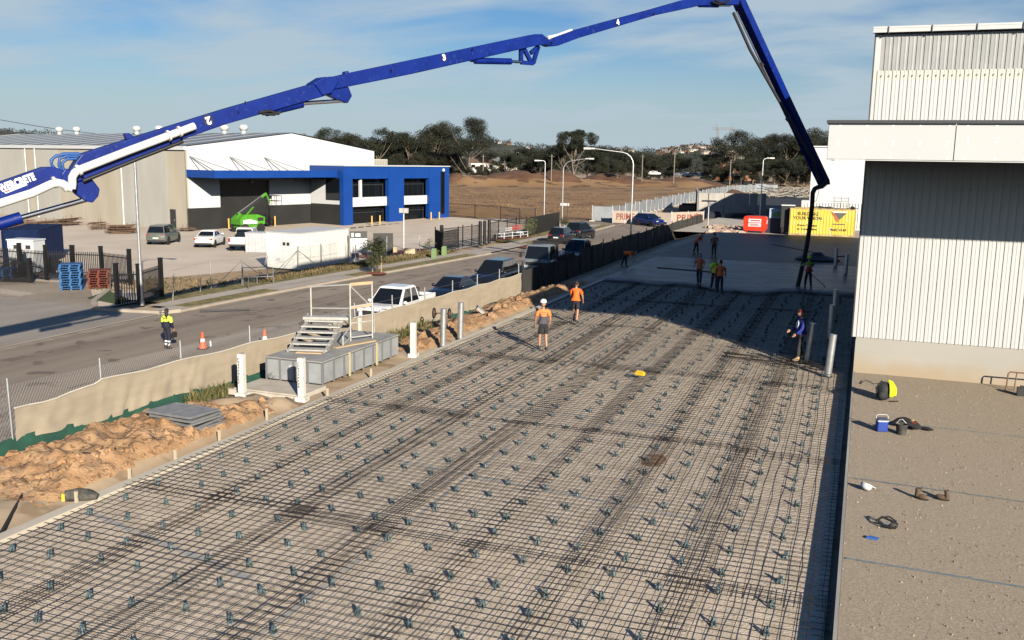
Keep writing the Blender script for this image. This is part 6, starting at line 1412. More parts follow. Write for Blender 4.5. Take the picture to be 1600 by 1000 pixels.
ck = thing('cool_box', 'blue cool box with white lid rim and raised handle on the gravel', 'cool box', gq(1377, 673), R(18)); q = MB(); q.box((0, 0, .135), (.26, .20, .27)); o = q.build('box', mat('cooler_blue', (.018, .055, .30), rough=.4), ck); md = o.modifiers.new('b', 'BEVEL'); md.width = .02; md.segments = 2
q = MB(); q.box((0, 0, .278), (.28, .215, .018)); q.build('rim', M_wht, ck); q = MB(); q.box((0, 0, .305), (.27, .21, .04)); o = q.build('lid', mat('cooler_lid', (.035, .055, .12), rough=.5), ck); md = o.modifiers.new('b', 'BEVEL'); md.width = .012
q = MB(); q.tube([(-.14, 0, .25), (-.145, .02, .38), (-.10, .03, .41), (.10, .03, .41), (.145, .02, .38), (.14, 0, .25)], .011, 6); q.build('handle', M_wht, ck, 60)
bk = thing('bucket', 'dusty black bucket between the cool box and the dark jacket', 'bucket', gq(1408, 678), 0); q = MB(); q.lathe([(.115, 0), (.14, .26), (.15, .27), (.135, .265), (.11, .02)], n=18); q.build('pail', mat('dusty_black', (.03, .032, .034), (.09, .085, .078), scale=9, rough=.8), bk, 50); q = MB(); q.tube([(-.13, 0, .26), (-.06, -.02, .36), (.0, -.02, .38), (.1, 0, .28)], .008, 5); q.build('handle', M_wht, bk)
jk = thing('jacket', 'crumpled black jacket with red and yellow lining heaped behind the bucket', 'jacket', gq(1414, 668), R(-20)); q = MB()
q.grid(spread((-.38, .38, .05)), spread((-.17, .24, .04)), lambda x, y: (x + .03 * sin(y * 20), y, max(.01, .26 * (1 - (x / .42) ** 2) * (1 - ((y - .02) / .26) ** 2) + .06 * mn.noise(V((x * 7, y * 9, 1)))))); o = q.build('cloth', mat('black_cotton', (.010, .010, .011), (.02, .02, .022), scale=8, rough=.9), jk, 70)
q = MB(); q.box((.14, .05, .21), (.10, .14, .02)); q.build('yellow_lining', mat('lining_yellow', (.55, .42, .16), rough=.8), jk); q = MB(); q.box((.21, .03, .17), (.07, .16, .02)); q.build('red_lining', mat('lining_red', (.32, .03, .02), rough=.8), jk); q = MB(); q.sph((.50, .10, .05), (.17, .06, .045), 10, 6); q.build('sleeve', MATS['black_cotton'], jk, 60)
hh_ = thing('hard_hat', 'white hard hat lying upside down on the gravel by the form board', 'hard hat', gq(1351, 766), R(20)); q = MB(); n = 16
prof = [(.0, 0), (.07, .012), (.105, .05), (.118, .10), (.122, .135), (.112, .135), (.10, .06), (.05, .03), (0, .028)]
q.lathe(prof[1:-1], n=n); o = q.build('shell', M_wht, hh_, 70); o.rotation_euler = (R(-18), R(25), 0); q = MB(); q.box((.13, 0, .125), (.08, .16, .012)); o2 = q.build('peak', M_wht, hh_); o2.rotation_euler = o.rotation_euler; q = MB(); q.tube([(.1 * cos(a), .1 * sin(a), .12) for a in [2 * pi * k / 12 for k in range(13)]], .011, 5); o3 = q.build('headband', M_rub, hh_); o3.rotation_euler = o.rotation_euler
def boot_(label, loc, rz, tip=0):
    t = thing('work_boot', label, 'boot', loc, rz, 'pair of brown work boots'); q = MB(); m = mat('boot_brown', (.10, .065, .04), (.15, .10, .065), scale=8, rough=.8)
    q.tube([(-.09, 0, .05), (-.085, 0, .12), (-.08, 0, .18), (-.075, 0, .21)], [.052, .05, .056, .05], 12); q.sph((0, 0, .055), (.14, .052, .055), 12, 8); o = q.build('upper', m, t, 60); q = MB(); q.sph((.0, 0, .015), (.15, .056, .02), 12, 5); q.build('sole', M_rub, t)
    q = MB(); q.tube([(-.07, -.02, .20), (-.03, -.02, .19), (.0, -.02, .25)], .012, 5); q.build('tongue', m, t); t.rotation_euler[1] = tip
boot_('brown work boot lying toe outward, nearer the hard hat', gq(1440, 780), R(-25)); boot_('brown work boot standing with its collar open, farther from the hard hat', gq(1472, 781), R(165))
hz_ = thing('tool_belt', 'dark tangled tool belt dropped on the gravel near a blue scrap', 'tool belt', gq(1386, 824), R(-15)); q = MB(); q.tube([(-.22, .05, .05), (-.12, .10, .14), (.05, .06, .12), (.17, .02, .10), (.16, -.08, .05), (-.02, -.08, .04), (-.16, -.02, .06)], .022, 6); q.tube([(-.1, .08, .15), (.0, .12, .17), (.14, .06, .13)], .016, 5); q.build('belt', M_rub, hz_, 60)
q = MB(); q.sph((.1, -.01, .06), (.09, .06, .06), 9, 6); q.build('pouch', mat('pouch_grey', (.05, .05, .045), rough=.8), hz_, 60); q = MB(); q.box((.0, -.03, .09), (.12, .015, .05)); q.build('buckle', M_galv, hz_)
q = MB(); q.prism([(-.11, -.02, .0), (.08, -.05, 0), (.10, .02, 0), (-.06, .06, 0)], (.01, .0, .035)); tag(q.build('blue_scrap', mat('scrap_blue', (.03, .12, .42), rough=.6), loc=gq(1363, 842)), 'small bright blue plastic scrap on the gravel', 'scrap')
q = MB(); q.tube([gq(1344, 600), gq(1352, 596) + V((0, 0, .05)), gq(1366, 600), gq(1380, 597)], .012, 5); tag(q.build('wire_offcut', M_rub), 'thin dark wire offcut by the wall base', 'wire')
q = MB(); q.box((0, 0, .12), (.25, .2, .24)); q.box((0, 0, .26), (.12, .1, .06)); tag(q.build('meter_box', M_dark, loc=gp(1596, 618, GZ)), 'small dark meter box at the foot of the wall', 'box')
# ------------------------------------------------------------------ beyond the slab end
M_yel = mat('container_yellow', (.62, .47, .055), (.70, .56, .10), scale=1.2, rough=.5, aniso=(1, 1, .4), c3=(.60, .52, .30), s3=2.2, t3=.6)
yc_ = container('yellow shipping container with black lettering at the end of the slab', V((-6.80, 95.0, .06)), R(3.4), M_yel, H=2.62, frame=mat('rail_cream', (.50, .40, .20), (.36, .20, .09), scale=2, rough=.6), name='yellow_container', cdep=.035)
for (s_, x, z, sz) in (('BUILDING', 1.62, 2.08, .36), ('YOUR VISION', 1.62, 1.66, .36), ('From Concept', 1.62, .98, .25), ('to Completion', 1.62, .62, .25)):
    text('lettering', s_, sz * 1.2, V((x + .05, -.052, z)), (1, 0, 0), (0, 0, 1), M_text, yc_, bold=.006)
text('lettering', '9602 4144', .34, V((4.55, -.052, .62)), (1, 0, 0), (0, 0, 1), M_text, yc_, bold=.006)
q = MB(); q.prism([(3.95, -.052, 2.26), (5.20, -.052, 2.26), (4.62, -.052, 1.62)], (0, -.004, 0)); q.build('emblem_dark', mat('emblem_grey', (.10, .10, .085), rough=.6), yc_)
q = MB(); q.prism([(3.75, -.056, 2.4), (4.0, -.056, 2.3), (4.6, -.056, 1.5), (4.4, -.056, 1.35)], (0, -.004, 0)); q.build('emblem_red', mat('emblem_red', (.45, .12, .05), rough=.6), yc_); q = MB(); q.box((4.55, -.054, 2.34), (1.3, .004, .1)); q.build('emblem_white', M_wtext, yc_); q = MB(); q.box((4.55, -.054, 1.18), (1.1, .004, .08)); q.build('emblem_line', MATS['emblem_grey'], yc_)
container('white shipping container standing behind the yellow one', V((-6.0, 98.6, .5)), R(3.4), M_cab, H=2.75, name='white_container')
sc_ = thing('scaffold_frames', 'stack of grey scaffold frames standing on the yellow container roof', 'scaffold', V((-2.2, 96.2, 2.7)), R(3))
for z in (0.05, .25, .45, .65, 1.0): q = MB(); q.box((0, 0, z), (1.45, .8, .04)); q.build('frame', M_galv, sc_)
for x in (-.65, 0, .65): q = MB(); q.cyl((x, -.38, 0), (x, -.38, 1.1), .03, n=6); q.cyl((x, .38, 0), (x, .38, 1.1), .03, n=6); q.build('upright', M_galv, sc_)
for i, (x, w_) in enumerate(((-4.1, .8), (-3.3, .5), (-1.1, .5))): t = thing('roof_clutter', ('bundle of hoses on the yellow container roof', 'loose timber on the yellow container roof', 'dark sack at the end of the yellow container roof')[i], 'clutter', V((x, 95.8, 2.7))); q = MB(); clod(q, (0, 0, .1), .16 + .1 * w_, i + 3); q.tube([(-w_, 0, .05), (0, .1, .16), (w_, 0, .06)], .04, 5); q.build('bundle', M_dark, t)
rt = thing('red_tank', 'bright red rounded fuel tank with white label panels on small feet', 'tank', gp(1180, 363, .06), R(-4)); q = MB(); n = 8; P_ = []
for cx_, cz_, a0 in ((.85, 1.35, 0), (-.85, 1.35, pi / 2), (-.85, .45, pi), (.85, .45, 1.5 * pi)):
    for k in range(5): a = a0 + k * pi / 8; P_.append((cx_ + .28 * cos(a), -.55, cz_ + .28 * sin(a)))
q.prism(P_, (0, 1.1, 0)); M_red = mat('tank_red', (.56, .035, .012), (.62, .05, .02), scale=2, rough=.4); q.build('shell', M_red, rt, 40)
q = MB(); q.box((.0, -.565, 1.2), (1.25, .02, .36)); q.box((0, -.565, .78), (1.25, .02, .36)); lbp = q.build('label_panel', M_wht, rt); q = MB(); q.box((.05, -.58, 1.2), (.9, .01, .10)); q.box((-.1, -.58, .84), (.8, .01, .07)); q.box((0, -.58, .72), (.9, .01, .05)); q.build('label_print', mat('print_red', (.35, .08, .07), rough=.6), lbp)
for x in (-.8, .8): q = MB(); q.box((x, 0, .09), (.22, .9, .18)); q.build('foot', M_red, rt)
q = MB(); q.tube([(1.12, -.4, 1.3), (1.2, -.5, 1.2), (1.14, -.5, .9)], .04, 6); q.build('nozzle', M_wht, rt)
dk_ = thing('dark_trailer', 'tall black box trailer with white roof edge beside the yellow container', 'trailer', gp(1229, 366, .06), R(6)); q = MB(); q.box((0, 1, 1.5), (1.25, 2.0, 2.6)); q.build('body', M_char, dk_); q = MB(); q.box((0, 0.1, 2.83), (1.3, .3, .1)); q.build('roof_edge', M_wht, dk_)
q = MB(); q.cyl((-.55, .0, .35), (-.35, .0, .35), .33, n=14); q.cyl((.35, 0, .35), (.55, 0, .35), .33, n=14); q.build('wheel', M_tyre, dk_)
ps = thing('blue_skip', 'dark blue skip with a pale picture panel behind the red tank', 'skip', gp(1210, 364, .06), R(4)); q = MB(); q.box((0, .8, .75), (2.0, 1.4, 1.5)); q.build('skip_body', mat('skip_blue', (.012, .02, .045), rough=.5), ps)
q = MB(); q.box((.05, .05, 1.95), (1.3, .05, .95)); q.build('picture_panel', mat('panel_pale_blue', (.32, .42, .52), rough=.5), ps); q = MB(); q.box((.2, .01, 1.85), (.4, .03, .5)); q.box((-.1, .01, 1.8), (.2, .03, .35)); q.build('panel_mark', mat('panel_green', (.20, .32, .06), rough=.5), ps)
rub = MB()
for i in range(70): clod(rub, tuple(gp(rnd.uniform(1105, 1160), rnd.uniform(352, 364), .1)), rnd.uniform(.12, .5), i + 100, 0, .5)
tag(rub.build('rubble', mat('rubble_pink', (.34, .20, .14), (.50, .42, .34), scale=1.2, rough=.95)), 'heap of pinkish broken rubble beside the red tank', 'rubble', kind='stuff')
for i, (x, y, w_, h_, c, l) in enumerate(((1075, 330, 2.6, 1.2, M_blk, 'dark covered stack in front of the concrete pen'), (1113, 341, 2.0, .9, M_navy, 'small dark car shaped heap under the solar light'), (1155, 341, 3.5, .7, M_trim, 'low dark stack of sheets behind the red tank'))):
    t = thing('covered_stack', l, 'stack', gp(x, y, -.4), R(20 * i)); q = MB(); q.box((0, 0, h_ * .4), (w_, 1.6, h_ * .8)); q.box((.1, .1, h_ * .9), (w_ * .8, 1.3, h_ * .2)); o = q.build('cover', c, t); md = o.modifiers.new('b', 'BEVEL'); md.width = .12; md.segments = 2
for i in range(34):
    pass
rk = MB(); q7 = random.Random(3)
for i in range(90): a = gp(q7.uniform(1200, 1265), q7.uniform(296, 312), -.3); rk.beam(a + V((0, 0, .3)), a + V((q7.uniform(-5, 5), q7.uniform(-5, 5), q7.uniform(.2, 1.4))), .25, .15)
tag(rk.build('scrap_timber', mat('bleached_timber', (.32, .30, .26), (.22, .2, .17), scale=2, rough=.9)), 'tangled heap of bleached timber and steel in the dark yard', 'scrap heap', kind='stuff')
# ------------------------------------------------------------------ field, mounds, trees, hills, houses
M_field = mat('dry_field', (0.215, 0.118, 0.046), (0.335, 0.20, 0.09), scale=0.05, rough=0.95, bump=.5, bscale=1.2, aniso=(1, .45, 1), c3=(0.12, 0.064, 0.03), s3=0.16, t3=0.56, detail=9)
FN = V((FW.x, FW.y, 0)).normalized(); FS = V((FN.y, -FN.x, 0))
def vdw(u, D): return FN * D + FS * u              # view aligned spot: u metres to the side, D metres off
q = MB()
def fieldz(u, D):
    z = -.78 + .16 * mn.noise(V((u * .05, D * .05, 0)))
    px = 800 + u / D * FOC
    m = 3.2 * sst(272, 292, D) * (1 - sst(315, 335, D)) * sst(690, 720, px) * (1 - sst(880, 985, px)) * (.75 + .5 * mn.noise(V((u * .06, D * .02, 5))))
    m += 2.4 * sst(295, 312, D) * (1 - sst(330, 345, D)) * sst(880, 940, px) * (1 - sst(1080, 1130, px)) * (.8 + .4 * mn.noise(V((u * .07, 3, 5))))
    m += 1.4 * sst(240, 250, D) * (1 - sst(265, 275, D)) * sst(1090, 1110, px) * (1 - sst(1140, 1150, px))
    m += .9 * sst(128, 136, D) * (1 - sst(150, 165, D)) * sst(650, 715, px) * (1 - sst(770, 830, px)) * (.8 + .8 * mn.noise(V((u * .2, D * .1, 2))))
    return z + m + .12 * mn.noise(V((u * .3, D * .3, 0)))
def fld(t, D):
    l = -.32 * D; r_ = (FS.dot(V((-34.0, 0, 0))) * 0)
    # right border follows the pale fence at X about -34
    ur = (-34.2 - FN.x * D) / FS.x if D < 350 else .36 * D
    if D < 124: ur = min(ur, (-34.2 - FN.x * D) / FS.x)
    u = lerp(l, ur, t); p = vdw(u, D)
    if p.y < 116.4 and p.x < -36: return (p.x, 116.4, -1.1)
    return (p.x, p.y, fieldz(u, D))
Ds = spread((118, 180, 3), (180, 340, 4), (340, 440, 14))
q.grid(spread((0, 1, .02)), Ds, fld); struct(q.build('field', M_field, smooth=60))
M_mound = mat('red_brown_mound', (0.085, 0.040, 0.020), (0.14, 0.072, 0.037), scale=.3, rough=.95, bump=.7, bscale=2)
q = MB()
def md_(u0, u1, D0, D1, h, seed):
    n0 = spread((u0, u1, (u1 - u0) / 30)); n1 = spread((D0, D1, (D1 - D0) / 10))
    def fn(u, D):
        a = (u - u0) / (u1 - u0); b = (D - D0) / (D1 - D0); e = sin(pi * a) ** .45 * sin(pi * b) ** .8; p = vdw(u, D); return (p.x, p.y, -1.3 + e * h * (.8 + .5 * mn.fractal(V((u * .08, D * .08, seed)), 1, 2, 4)))
    q.grid(n0, n1, fn)
U_ = lambda px, D: (px - 800) / FOC * D
md_(U_(742, 295), U_(910, 295), 278, 315, 6.2, 1); md_(U_(690, 290), U_(728, 290), 278, 302, 4.0, 2); md_(U_(880, 310), U_(1015, 310), 298, 330, 4.6, 3); md_(U_(990, 320), U_(1130, 320), 305, 338, 3.8, 4); md_(U_(1085, 255), U_(1150, 255), 240, 268, 2.6, 5)
struct(q.build('earth_mounds', M_mound, smooth=60))
q = MB(); tufts(q, 1500, lambda r_: (lambda D: (lambda u: vdw(u, D) + V((0, 0, fieldz(u, D))))(U_(r_.uniform(690, 940), D)))(r_.uniform(135, 235)), .28, 9); tag(q.build('field_tussocks', mat('tussock', (.16, .09, .045), (.30, .20, .10), scale=.3, rough=.95)), 'dry grass tussocks over the brown field', 'tussocks', kind='stuff')
# tree crowns: many small leaf faces in clumps, a few shared crowns
M_leaf = [mat('gum_leaf_a', (.008, .012, .006), (.026, .030, .013), scale=.55, rough=.75, detail=3), mat('gum_leaf_b', (.010, .013, .006), (.032, .032, .015), scale=.5, rough=.75, detail=3), mat('gum_leaf_c', (.008, .012, .006), (.023, .029, .015), scale=.5, rough=.75, detail=3)]
M_bark = mat('pale_gum_bark', (.22, .175, .14), (.10, .078, .06), scale=1.2, rough=.9, aniso=(1, 1, .3)); M_bark2 = mat('dark_bark', (.10, .075, .055), (.16, .12, .09), scale=1.2, rough=.9)
def crown(seed, clumps, nleaf, ls, flat=.6):
    """clumps: (x, y, z, radius)"""
    r_ = random.Random(seed); q = MB()
    for (x, y, z, cr_) in clumps:
        n = int(nleaf * cr_ * cr_)
        for i in range(n):
            d = V((r_.gauss(0, 1), r_.gauss(0, 1), r_.gauss(0, 1))).normalized(); k = r_.random() ** .45
            p = V((x, y, z)) + V((d.x * cr_ * k, d.y * cr_ * k, d.z * cr_ * k * flat))
            a = V((r_.gauss(0, 1), r_.gauss(0, 1), r_.gauss(0, .8))).normalized() * ls * r_.uniform(.6, 1.3); b = V((r_.gauss(0, 1), r_.gauss(0, 1), r_.gauss(0, .8))).normalized() * ls * r_.uniform(.5, 1.0)
            q.add([p - a * .5, p + b * .5, p + a * .5], [(0, 1, 2)])
    return q
def gum(seed, h, spread_, nleaf=95, ls=.5, form='gum'):
    r_ = random.Random(seed); cl = []; tr = MB(); base = h * (.34 if form == 'gum' else .16)
    nb = 9 if form == 'gum' else 12
    forks = []
    top = V((r_.uniform(-.05, .05) * h, r_.uniform(-.05, .05) * h, h * .62))
    tr.tube([(0, 0, -.5), (h * .004, 0, h * .2), tuple(top * .62), tuple(top)], [h * .022, h * .017, h * .013, h * .006], 7)
    for i in range(nb):
        a = 2 * pi * i / nb + r_.uniform(-.4, .4); z0 = lerp(base, h * .6, r_.random()); rr = spread_ * r_.uniform(.35, 1.0); zt = h * (r_.uniform(.62, .96) if form == 'gum' else r_.uniform(.3, .95)) - rr * .12
        s0 = V((0, 0, z0 * .9)) + top * .12; e = V((cos(a) * rr, sin(a) * rr, zt)); m_ = s0.lerp(e, .5) + V((0, 0, -.03 * h))
        tr.tube([s0, m_, e], [h * .009, h * .006, h * .003], 5)
        cl.append((e.x, e.y, e.z, spread_ * r_.uniform(.30, .48)))
        for j in range(2): cl.append((e.x + r_.uniform(-.3, .3) * spread_, e.y + r_.uniform(-.3, .3) * spread_, e.z + r_.uniform(-.12, .08) * h, spread_ * r_.uniform(.18, .32)))
    for j in range(3): cl.append((r_.uniform(-.3, .3) * spread_, r_.uniform(-.3, .3) * spread_, h * r_.uniform(.84, .97), spread_ * r_.uniform(.28, .40)))
    return tr, crown(seed, cl, nleaf / max(1, (spread_ / 6) ** 2), ls, .62)
PRO = []
for i, (h, s_, fm_) in enumerate(((18, 7.2, 'gum'), (16, 6.0, 'gum'), (14, 6.5, 'bush'), (15, 5.2, 'gum'), (12, 6.2, 'bush'), (17, 7.5, 'bush'))):
    tr, crn = gum(20 + i, h, s_, form=fm_, nleaf=125 if fm_ == 'bush' else 95); PRO.append((h, fm_, tr.mesh('trunk', M_bark if fm_ == 'gum' else M_bark2, 60), crn.mesh('crown', M_leaf[i % 3])))
KIND = ['tall spreading gum', 'open gum', 'dense rounded tree', 'narrow gum', 'low bushy tree', 'broad dense gum']
def tree(k, px, D, top_py, label=None, sx=1.0, zb=-1.2, group='trees along the far side of the field', nm='gum_tree'):
    h0, fm_, tm, cm = PRO[k]; b = far(px, D, zb); ztop = CH + (252 + (px - 800) * .0163 - top_py) / FOC * D; s_ = max(.25, (ztop - zb) / (h0 * .98))
    t = thing(nm, label or KIND[k], 'tree', b, rnd.uniform(0, 6.28), group); t.scale = (s_ * sx, s_ * sx, s_)
    ob('trunk', tm, t); ob('crown', cm, t)
TL = []
# the skyline from behind the warehouse to the building beside the slab: (px, depth, top row, form)
line = [(508, 300, 205, 0), (530, 310, 211, 2), (552, 305, 214, 1), (575, 300, 220, 2), (592, 285, 203, 3), (604, 295, 222, 5), (622, 300, 214, 1), (640, 290, 212, 0), (655, 300, 222, 5), (664, 320, 208, 3), (682, 300, 200, 1), (694, 305, 206, 3), (704, 295, 232, 2), (676, 285, 240, 4), (650, 280, 246, 4), (625, 285, 244, 4), (604, 285, 250, 4), (718, 298, 236, 5), (762, 330, 232, 2), (790, 360, 236, 2), (806, 380, 232, 5), (824, 350, 226, 2), (842, 340, 236, 4), (862, 330, 224, 5), (880, 320, 220, 2), (918, 335, 222, 2), (940, 330, 224, 5), (962, 335, 228, 2), (985, 340, 230, 5), (1004, 340, 234, 2), (1018, 335, 238, 4), (1032, 340, 240, 5), (1046, 350, 234, 2), (1062, 345, 240, 4), (962, 300, 246, 4), (938, 300, 250, 4), (1000, 310, 252, 4), (858, 290, 256, 4), (1112, 320, 236, 2), (1128, 315, 226, 5), (1146, 312, 209, 0), (1162, 318, 226, 5), (1178, 325, 220, 0), (1194, 320, 222, 5), (1212, 322, 216, 1), (1228, 318, 215, 0), (1244, 322, 222, 5), (1258, 318, 214, 1), (1274, 316, 206, 0), (1290, 322, 206, 5), (1310, 325, 208, 0), (1150, 300, 246, 4), (1176, 298, 244, 4), (1200, 296, 242, 4), (1222, 298, 246, 4), (1246, 296, 244, 4), (1120, 300, 254, 4), (1160, 290, 250, 2), (1190, 290, 248, 2), (1230, 290, 244, 2), (1262, 290, 240, 2), (1278, 288, 246, 4), (560, 330, 224, 5), (588, 330, 222, 2), (616, 330, 224, 5), (646, 330, 222, 2), (674, 335, 222, 5), (700, 335, 224, 2), (520, 330, 214, 2), (545, 325, 218, 5)]
NEAR = ['behind the warehouse gable', 'behind the blue office', 'beside the largest gum', 'over the brown field', 'behind the far lamps', 'behind the concrete pen', 'behind the boom tip', 'beside the white building']
cnt = {}
for px, D, tp, k in line:
    D += 42
    if k in (2, 4, 5) and D > 327: tp += 8
    where = NEAR[0] if px < 585 else NEAR[1] if px < 700 else NEAR[2] if px < 780 else NEAR[3] if px < 960 else NEAR[4] if px < 1070 else NEAR[5] if px < 1160 else NEAR[6] if px < 1240 else NEAR[7]
    depth = 'front row' if D < 344 else 'back row' if D > 370 else 'middle row'
    key = (k, where, depth); cnt[key] = cnt.get(key, 0) + 1; suf = '' if cnt[key] == 1 else f', {ORD[cnt[key] - 1]} along'
    tree(k, px, D, tp, f'{KIND[k]} in the {depth} {where}{suf}')
# two large gums standing forward, with leafier crowns
def big(label, px, D, top_py, seed, spr, low=None):
    zb = -1.2; ztop = CH + (252 + (px - 800) * .0163 - top_py) / FOC * D; h = ztop - zb; tr, cr_ = gum(seed, h, spr, form='gum', nleaf=240, ls=.45)
    for (x1, z1, z0) in ((-6.2, h * .42, h * .06), (-4.0, h * .5, h * .16), (2.5, h * .62, h * .2), (5.5, h * .55, h * .36)): tr.tube([FS * .1 + V((0, 0, z0)), FS * x1 * .5 + V((0, 0, (z0 + z1) * .48)), FS * x1 + V((0, 0, z1))], [.17, .12, .05], 6)
    t = thing('gum_tree', label, 'tree', far(px, D, zb), 0, 'trees along the far side of the field'); tr.build('trunk', M_bark, t, 60); cr_.build('crown', M_leaf[0], t)
big('largest gum tree, standing alone with pale forked trunk past the blue office corner', 732, 308, 186, 77, 9.4); big('tall gum with bare pale fork standing on the mound over the far lamp post', 897, 312, 207, 91, 6.0)
tree(1, 965, 300, 262, 'small leaning gum on the brown mound behind the tall street lamp')
tree(4, 744, 300, 262, 'rounded bush beside the largest gum trunk'); tree(4, 767, 308, 262, 'dark bush between the largest gum and the far houses')
# street trees and shrubs
def small_tree(label, base, h, spr, seed, leafm, stakes=False, nm='street_tree', cat='tree', nleaf=1500, ls=.07):
    t = thing(nm, label, cat, base); r_ = random.Random(seed); q = MB(); q.tube([(0, 0, 0), (.03, .02, h * .5), (0, .03, h * .85)], [.035, .028, .012], 6); q.build('trunk', M_bark2, t, 60); cl = []
    for i in range(9): a = r_.uniform(0, 6.3); rr = spr * r_.uniform(.1, .8); cl.append((cos(a) * rr, sin(a) * rr, h * r_.uniform(.35, .9), spr * r_.uniform(.35, .6)))
    crown(seed, cl, nleaf, ls, .9).build('crown', leafm, t)
    if stakes:
        for x in (-.35, .35): q = MB(); q.box((x, 0, .6), (.05, .05, 1.2)); q.build('stake', M_timber, t)
M_sh = mat('shrub_leaf', (.022, .032, .010), (.06, .07, .024), scale=4, rough=.7); M_sh2 = mat('young_leaf', (.07, .09, .035), (.14, .15, .06), scale=4, rough=.7)
small_tree('dense staked street tree on the verge in front of the notice board', gp(589, 426, -1.07), 2.3, .95, 5, M_sh, True, nleaf=1300, ls=.17)
small_tree('young street tree with thin grey crown beside the white hoist', gp(825, 384, -1.07), 2.9, .80, 6, M_sh2, False, nleaf=700, ls=.14)
small_tree('small shrub beside the corner lamp post', gp(880, 358, -1.0), 1.6, .7, 8, M_sh, nm='shrub', cat='shrub', nleaf=700, ls=.14); small_tree('clipped shrub at the end of the red pallet stack', gp(172, 455, -1.14), 1.5, .42, 9, M_sh, nm='shrub', cat='shrub', nleaf=1100, ls=.06)
small_tree('spiky grey shrub beside the folded gate leaf', gp(671, 398, -1.07), 1.4, .6, 10, M_sh2, nm='shrub', cat='shrub', nleaf=600, ls=.12); small_tree('thin straggly shrub in the dirt strip by the fence gate frame', gp(388, 452, -1.1), 1.0, .5, 12, M_sh2, nm='shrub', cat='shrub', nleaf=200)
for (x, y, l) in ((588, 430, 'red'), (823, 389, 'red')):
    q = MB(); q.lathe([(.75, 0), (.5, .04), (.1, .05)], n=14); struct(q.build('mulch_ring', MATS['red_mulch'], loc=gp(x, y - 3, -1.07)))
q = MB(); q.prism([(-38.2, 66, -1.1), (-36.2, 66, -1.1), (-35.6, 74, -1.1), (-37.0, 74, -1.1)], (0, 0, .1)); struct(q.build('mulch_bed', MATS['red_mulch']))
q = MB(); q.prism([V((*g0(137, 466), -1.13)), V((*g0(180, 474), -1.13)), V((*g0(205, 470), -1.13)), V((*g0(170, 455), -1.13))], (0, 0, .05)); struct(q.build('lawn_patch', mat('lawn_green', (.03, .06, .012), (.05, .085, .02), scale=5, rough=.95, bump=.6, bscale=30)))
for i, (x, y) in enumerate(((612, 396), (640, 399))): t = thing('sandstone_block', ('pale sandstone block nearer the street shrub', 'pale sandstone block nearer the mulch bed')[i], 'block', gp(x, y, -1.1), .5); q = MB(); q.box((0, 0, .3), (.9, .5, .55)); o = q.build('stone', mat('sandstone', (.46, .36, .22), (.54, .44, .30), scale=3, rough=.9), t); md = o.modifiers.new('b', 'BEVEL'); md.width = .05
# hills with distant woodland and houses
M_hill = mat('far_wooded_hill', (.030, .036, .022), (.055, .060, .036), scale=.02, rough=1, c3=(.10, .08, .055), s3=.05, t3=.60)
def hz(u, D):
    px = 800 + u / D * FOC
    e = lerp(8, 30, sst(560, 1500, D)) * (.55 + .45 * sst(1600, 700, px) if px > 700 else 1)
    e += 9 * sst(1000, 1500, D) * sst(1010, 1075, px) * (1 - sst(1120, 1200, px)); e += 12 * sst(900, 1500, D) * (1 - sst(700, 860, px)) * sst(560, 700, px); e += 11 * sst(900, 1500, D) * (1 - sst(20, 200, px))
    return -3 + e * sst(420, 1500, D) + 2.5 * mn.noise(V((u * .006, D * .006, 0)))
q = MB(); q.grid(spread((-.75, .75, .02)), spread((420, 1600, 40), (1600, 2200, 100)), lambda t, D: (*vdw(t * D, D)[:2], hz(t * D, D))); struct(q.build('hills', M_hill, smooth=80))
q = MB(); r_ = random.Random(2)
for i in range(2400):
    D = r_.uniform(520, 1560); px = r_.uniform(-40, 1330); u = U_(px, D); z = hz(u, D); s_ = r_.uniform(3, 6.5); c = vdw(u, D) + V((0, 0, z + s_ * .6))
    for k in range(26):
        d = V((r_.gauss(0, 1), r_.gauss(0, 1), r_.gauss(0, .7))) * s_ * .42; a = V((r_.gauss(0, 1), r_.gauss(0, 1), r_.gauss(0, 1))) * s_ * .22; b_ = V((r_.gauss(0, 1), r_.gauss(0, 1), r_.gauss(0, 1))) * s_ * .22; q.add([c + d, c + d + a, c + d + b_], [(0, 1, 2)])
tag(q.build('distant_woodland', mat('far_foliage', (.018, .023, .017), (.04, .044, .031), scale=.03, rough=.9)), 'dark woodland covering the distant hills', 'woodland', kind='stuff')
hw = [mat('house_brick', (.20, .12, .085), rough=.9), mat('house_cream', (.50, .44, .36), rough=.8), mat('house_white', (.62, .60, .56), rough=.8)]; hr = [mat('roof_terracotta', (.085, .045, .032), rough=.9), mat('roof_grey', (.14, .14, .15), rough=.8), mat('roof_brown', (.12, .075, .055), rough=.9)]
HM_ = []
for i in range(3):
    q = MB(); q.box((0, 0, 1.6), (14, 9, 5.2)); a = q.mesh('wall', hw[i]); q = MB(); q.add([(-7.6, -5.1, 4.1), (7.6, -5.1, 4.1), (7.6, 5.1, 4.1), (-7.6, 5.1, 4.1), (-3.5, 0, 7.2), (3.5, 0, 7.2)], [(0, 1, 5, 4), (1, 2, 5), (2, 3, 4, 5), (3, 0, 4)]); b_ = q.mesh('roof', hr[i]); q = MB()
    for x in (-4.5, 0, 4.5): q.box((x, -4.52, 2.4), (2.0, .1, 1.5))
    HM_.append((a, b_, q.mesh('window', M_glass)))
HD = ['terracotta roofed brick house', 'grey roofed cream house', 'brown roofed white house']; n = 0
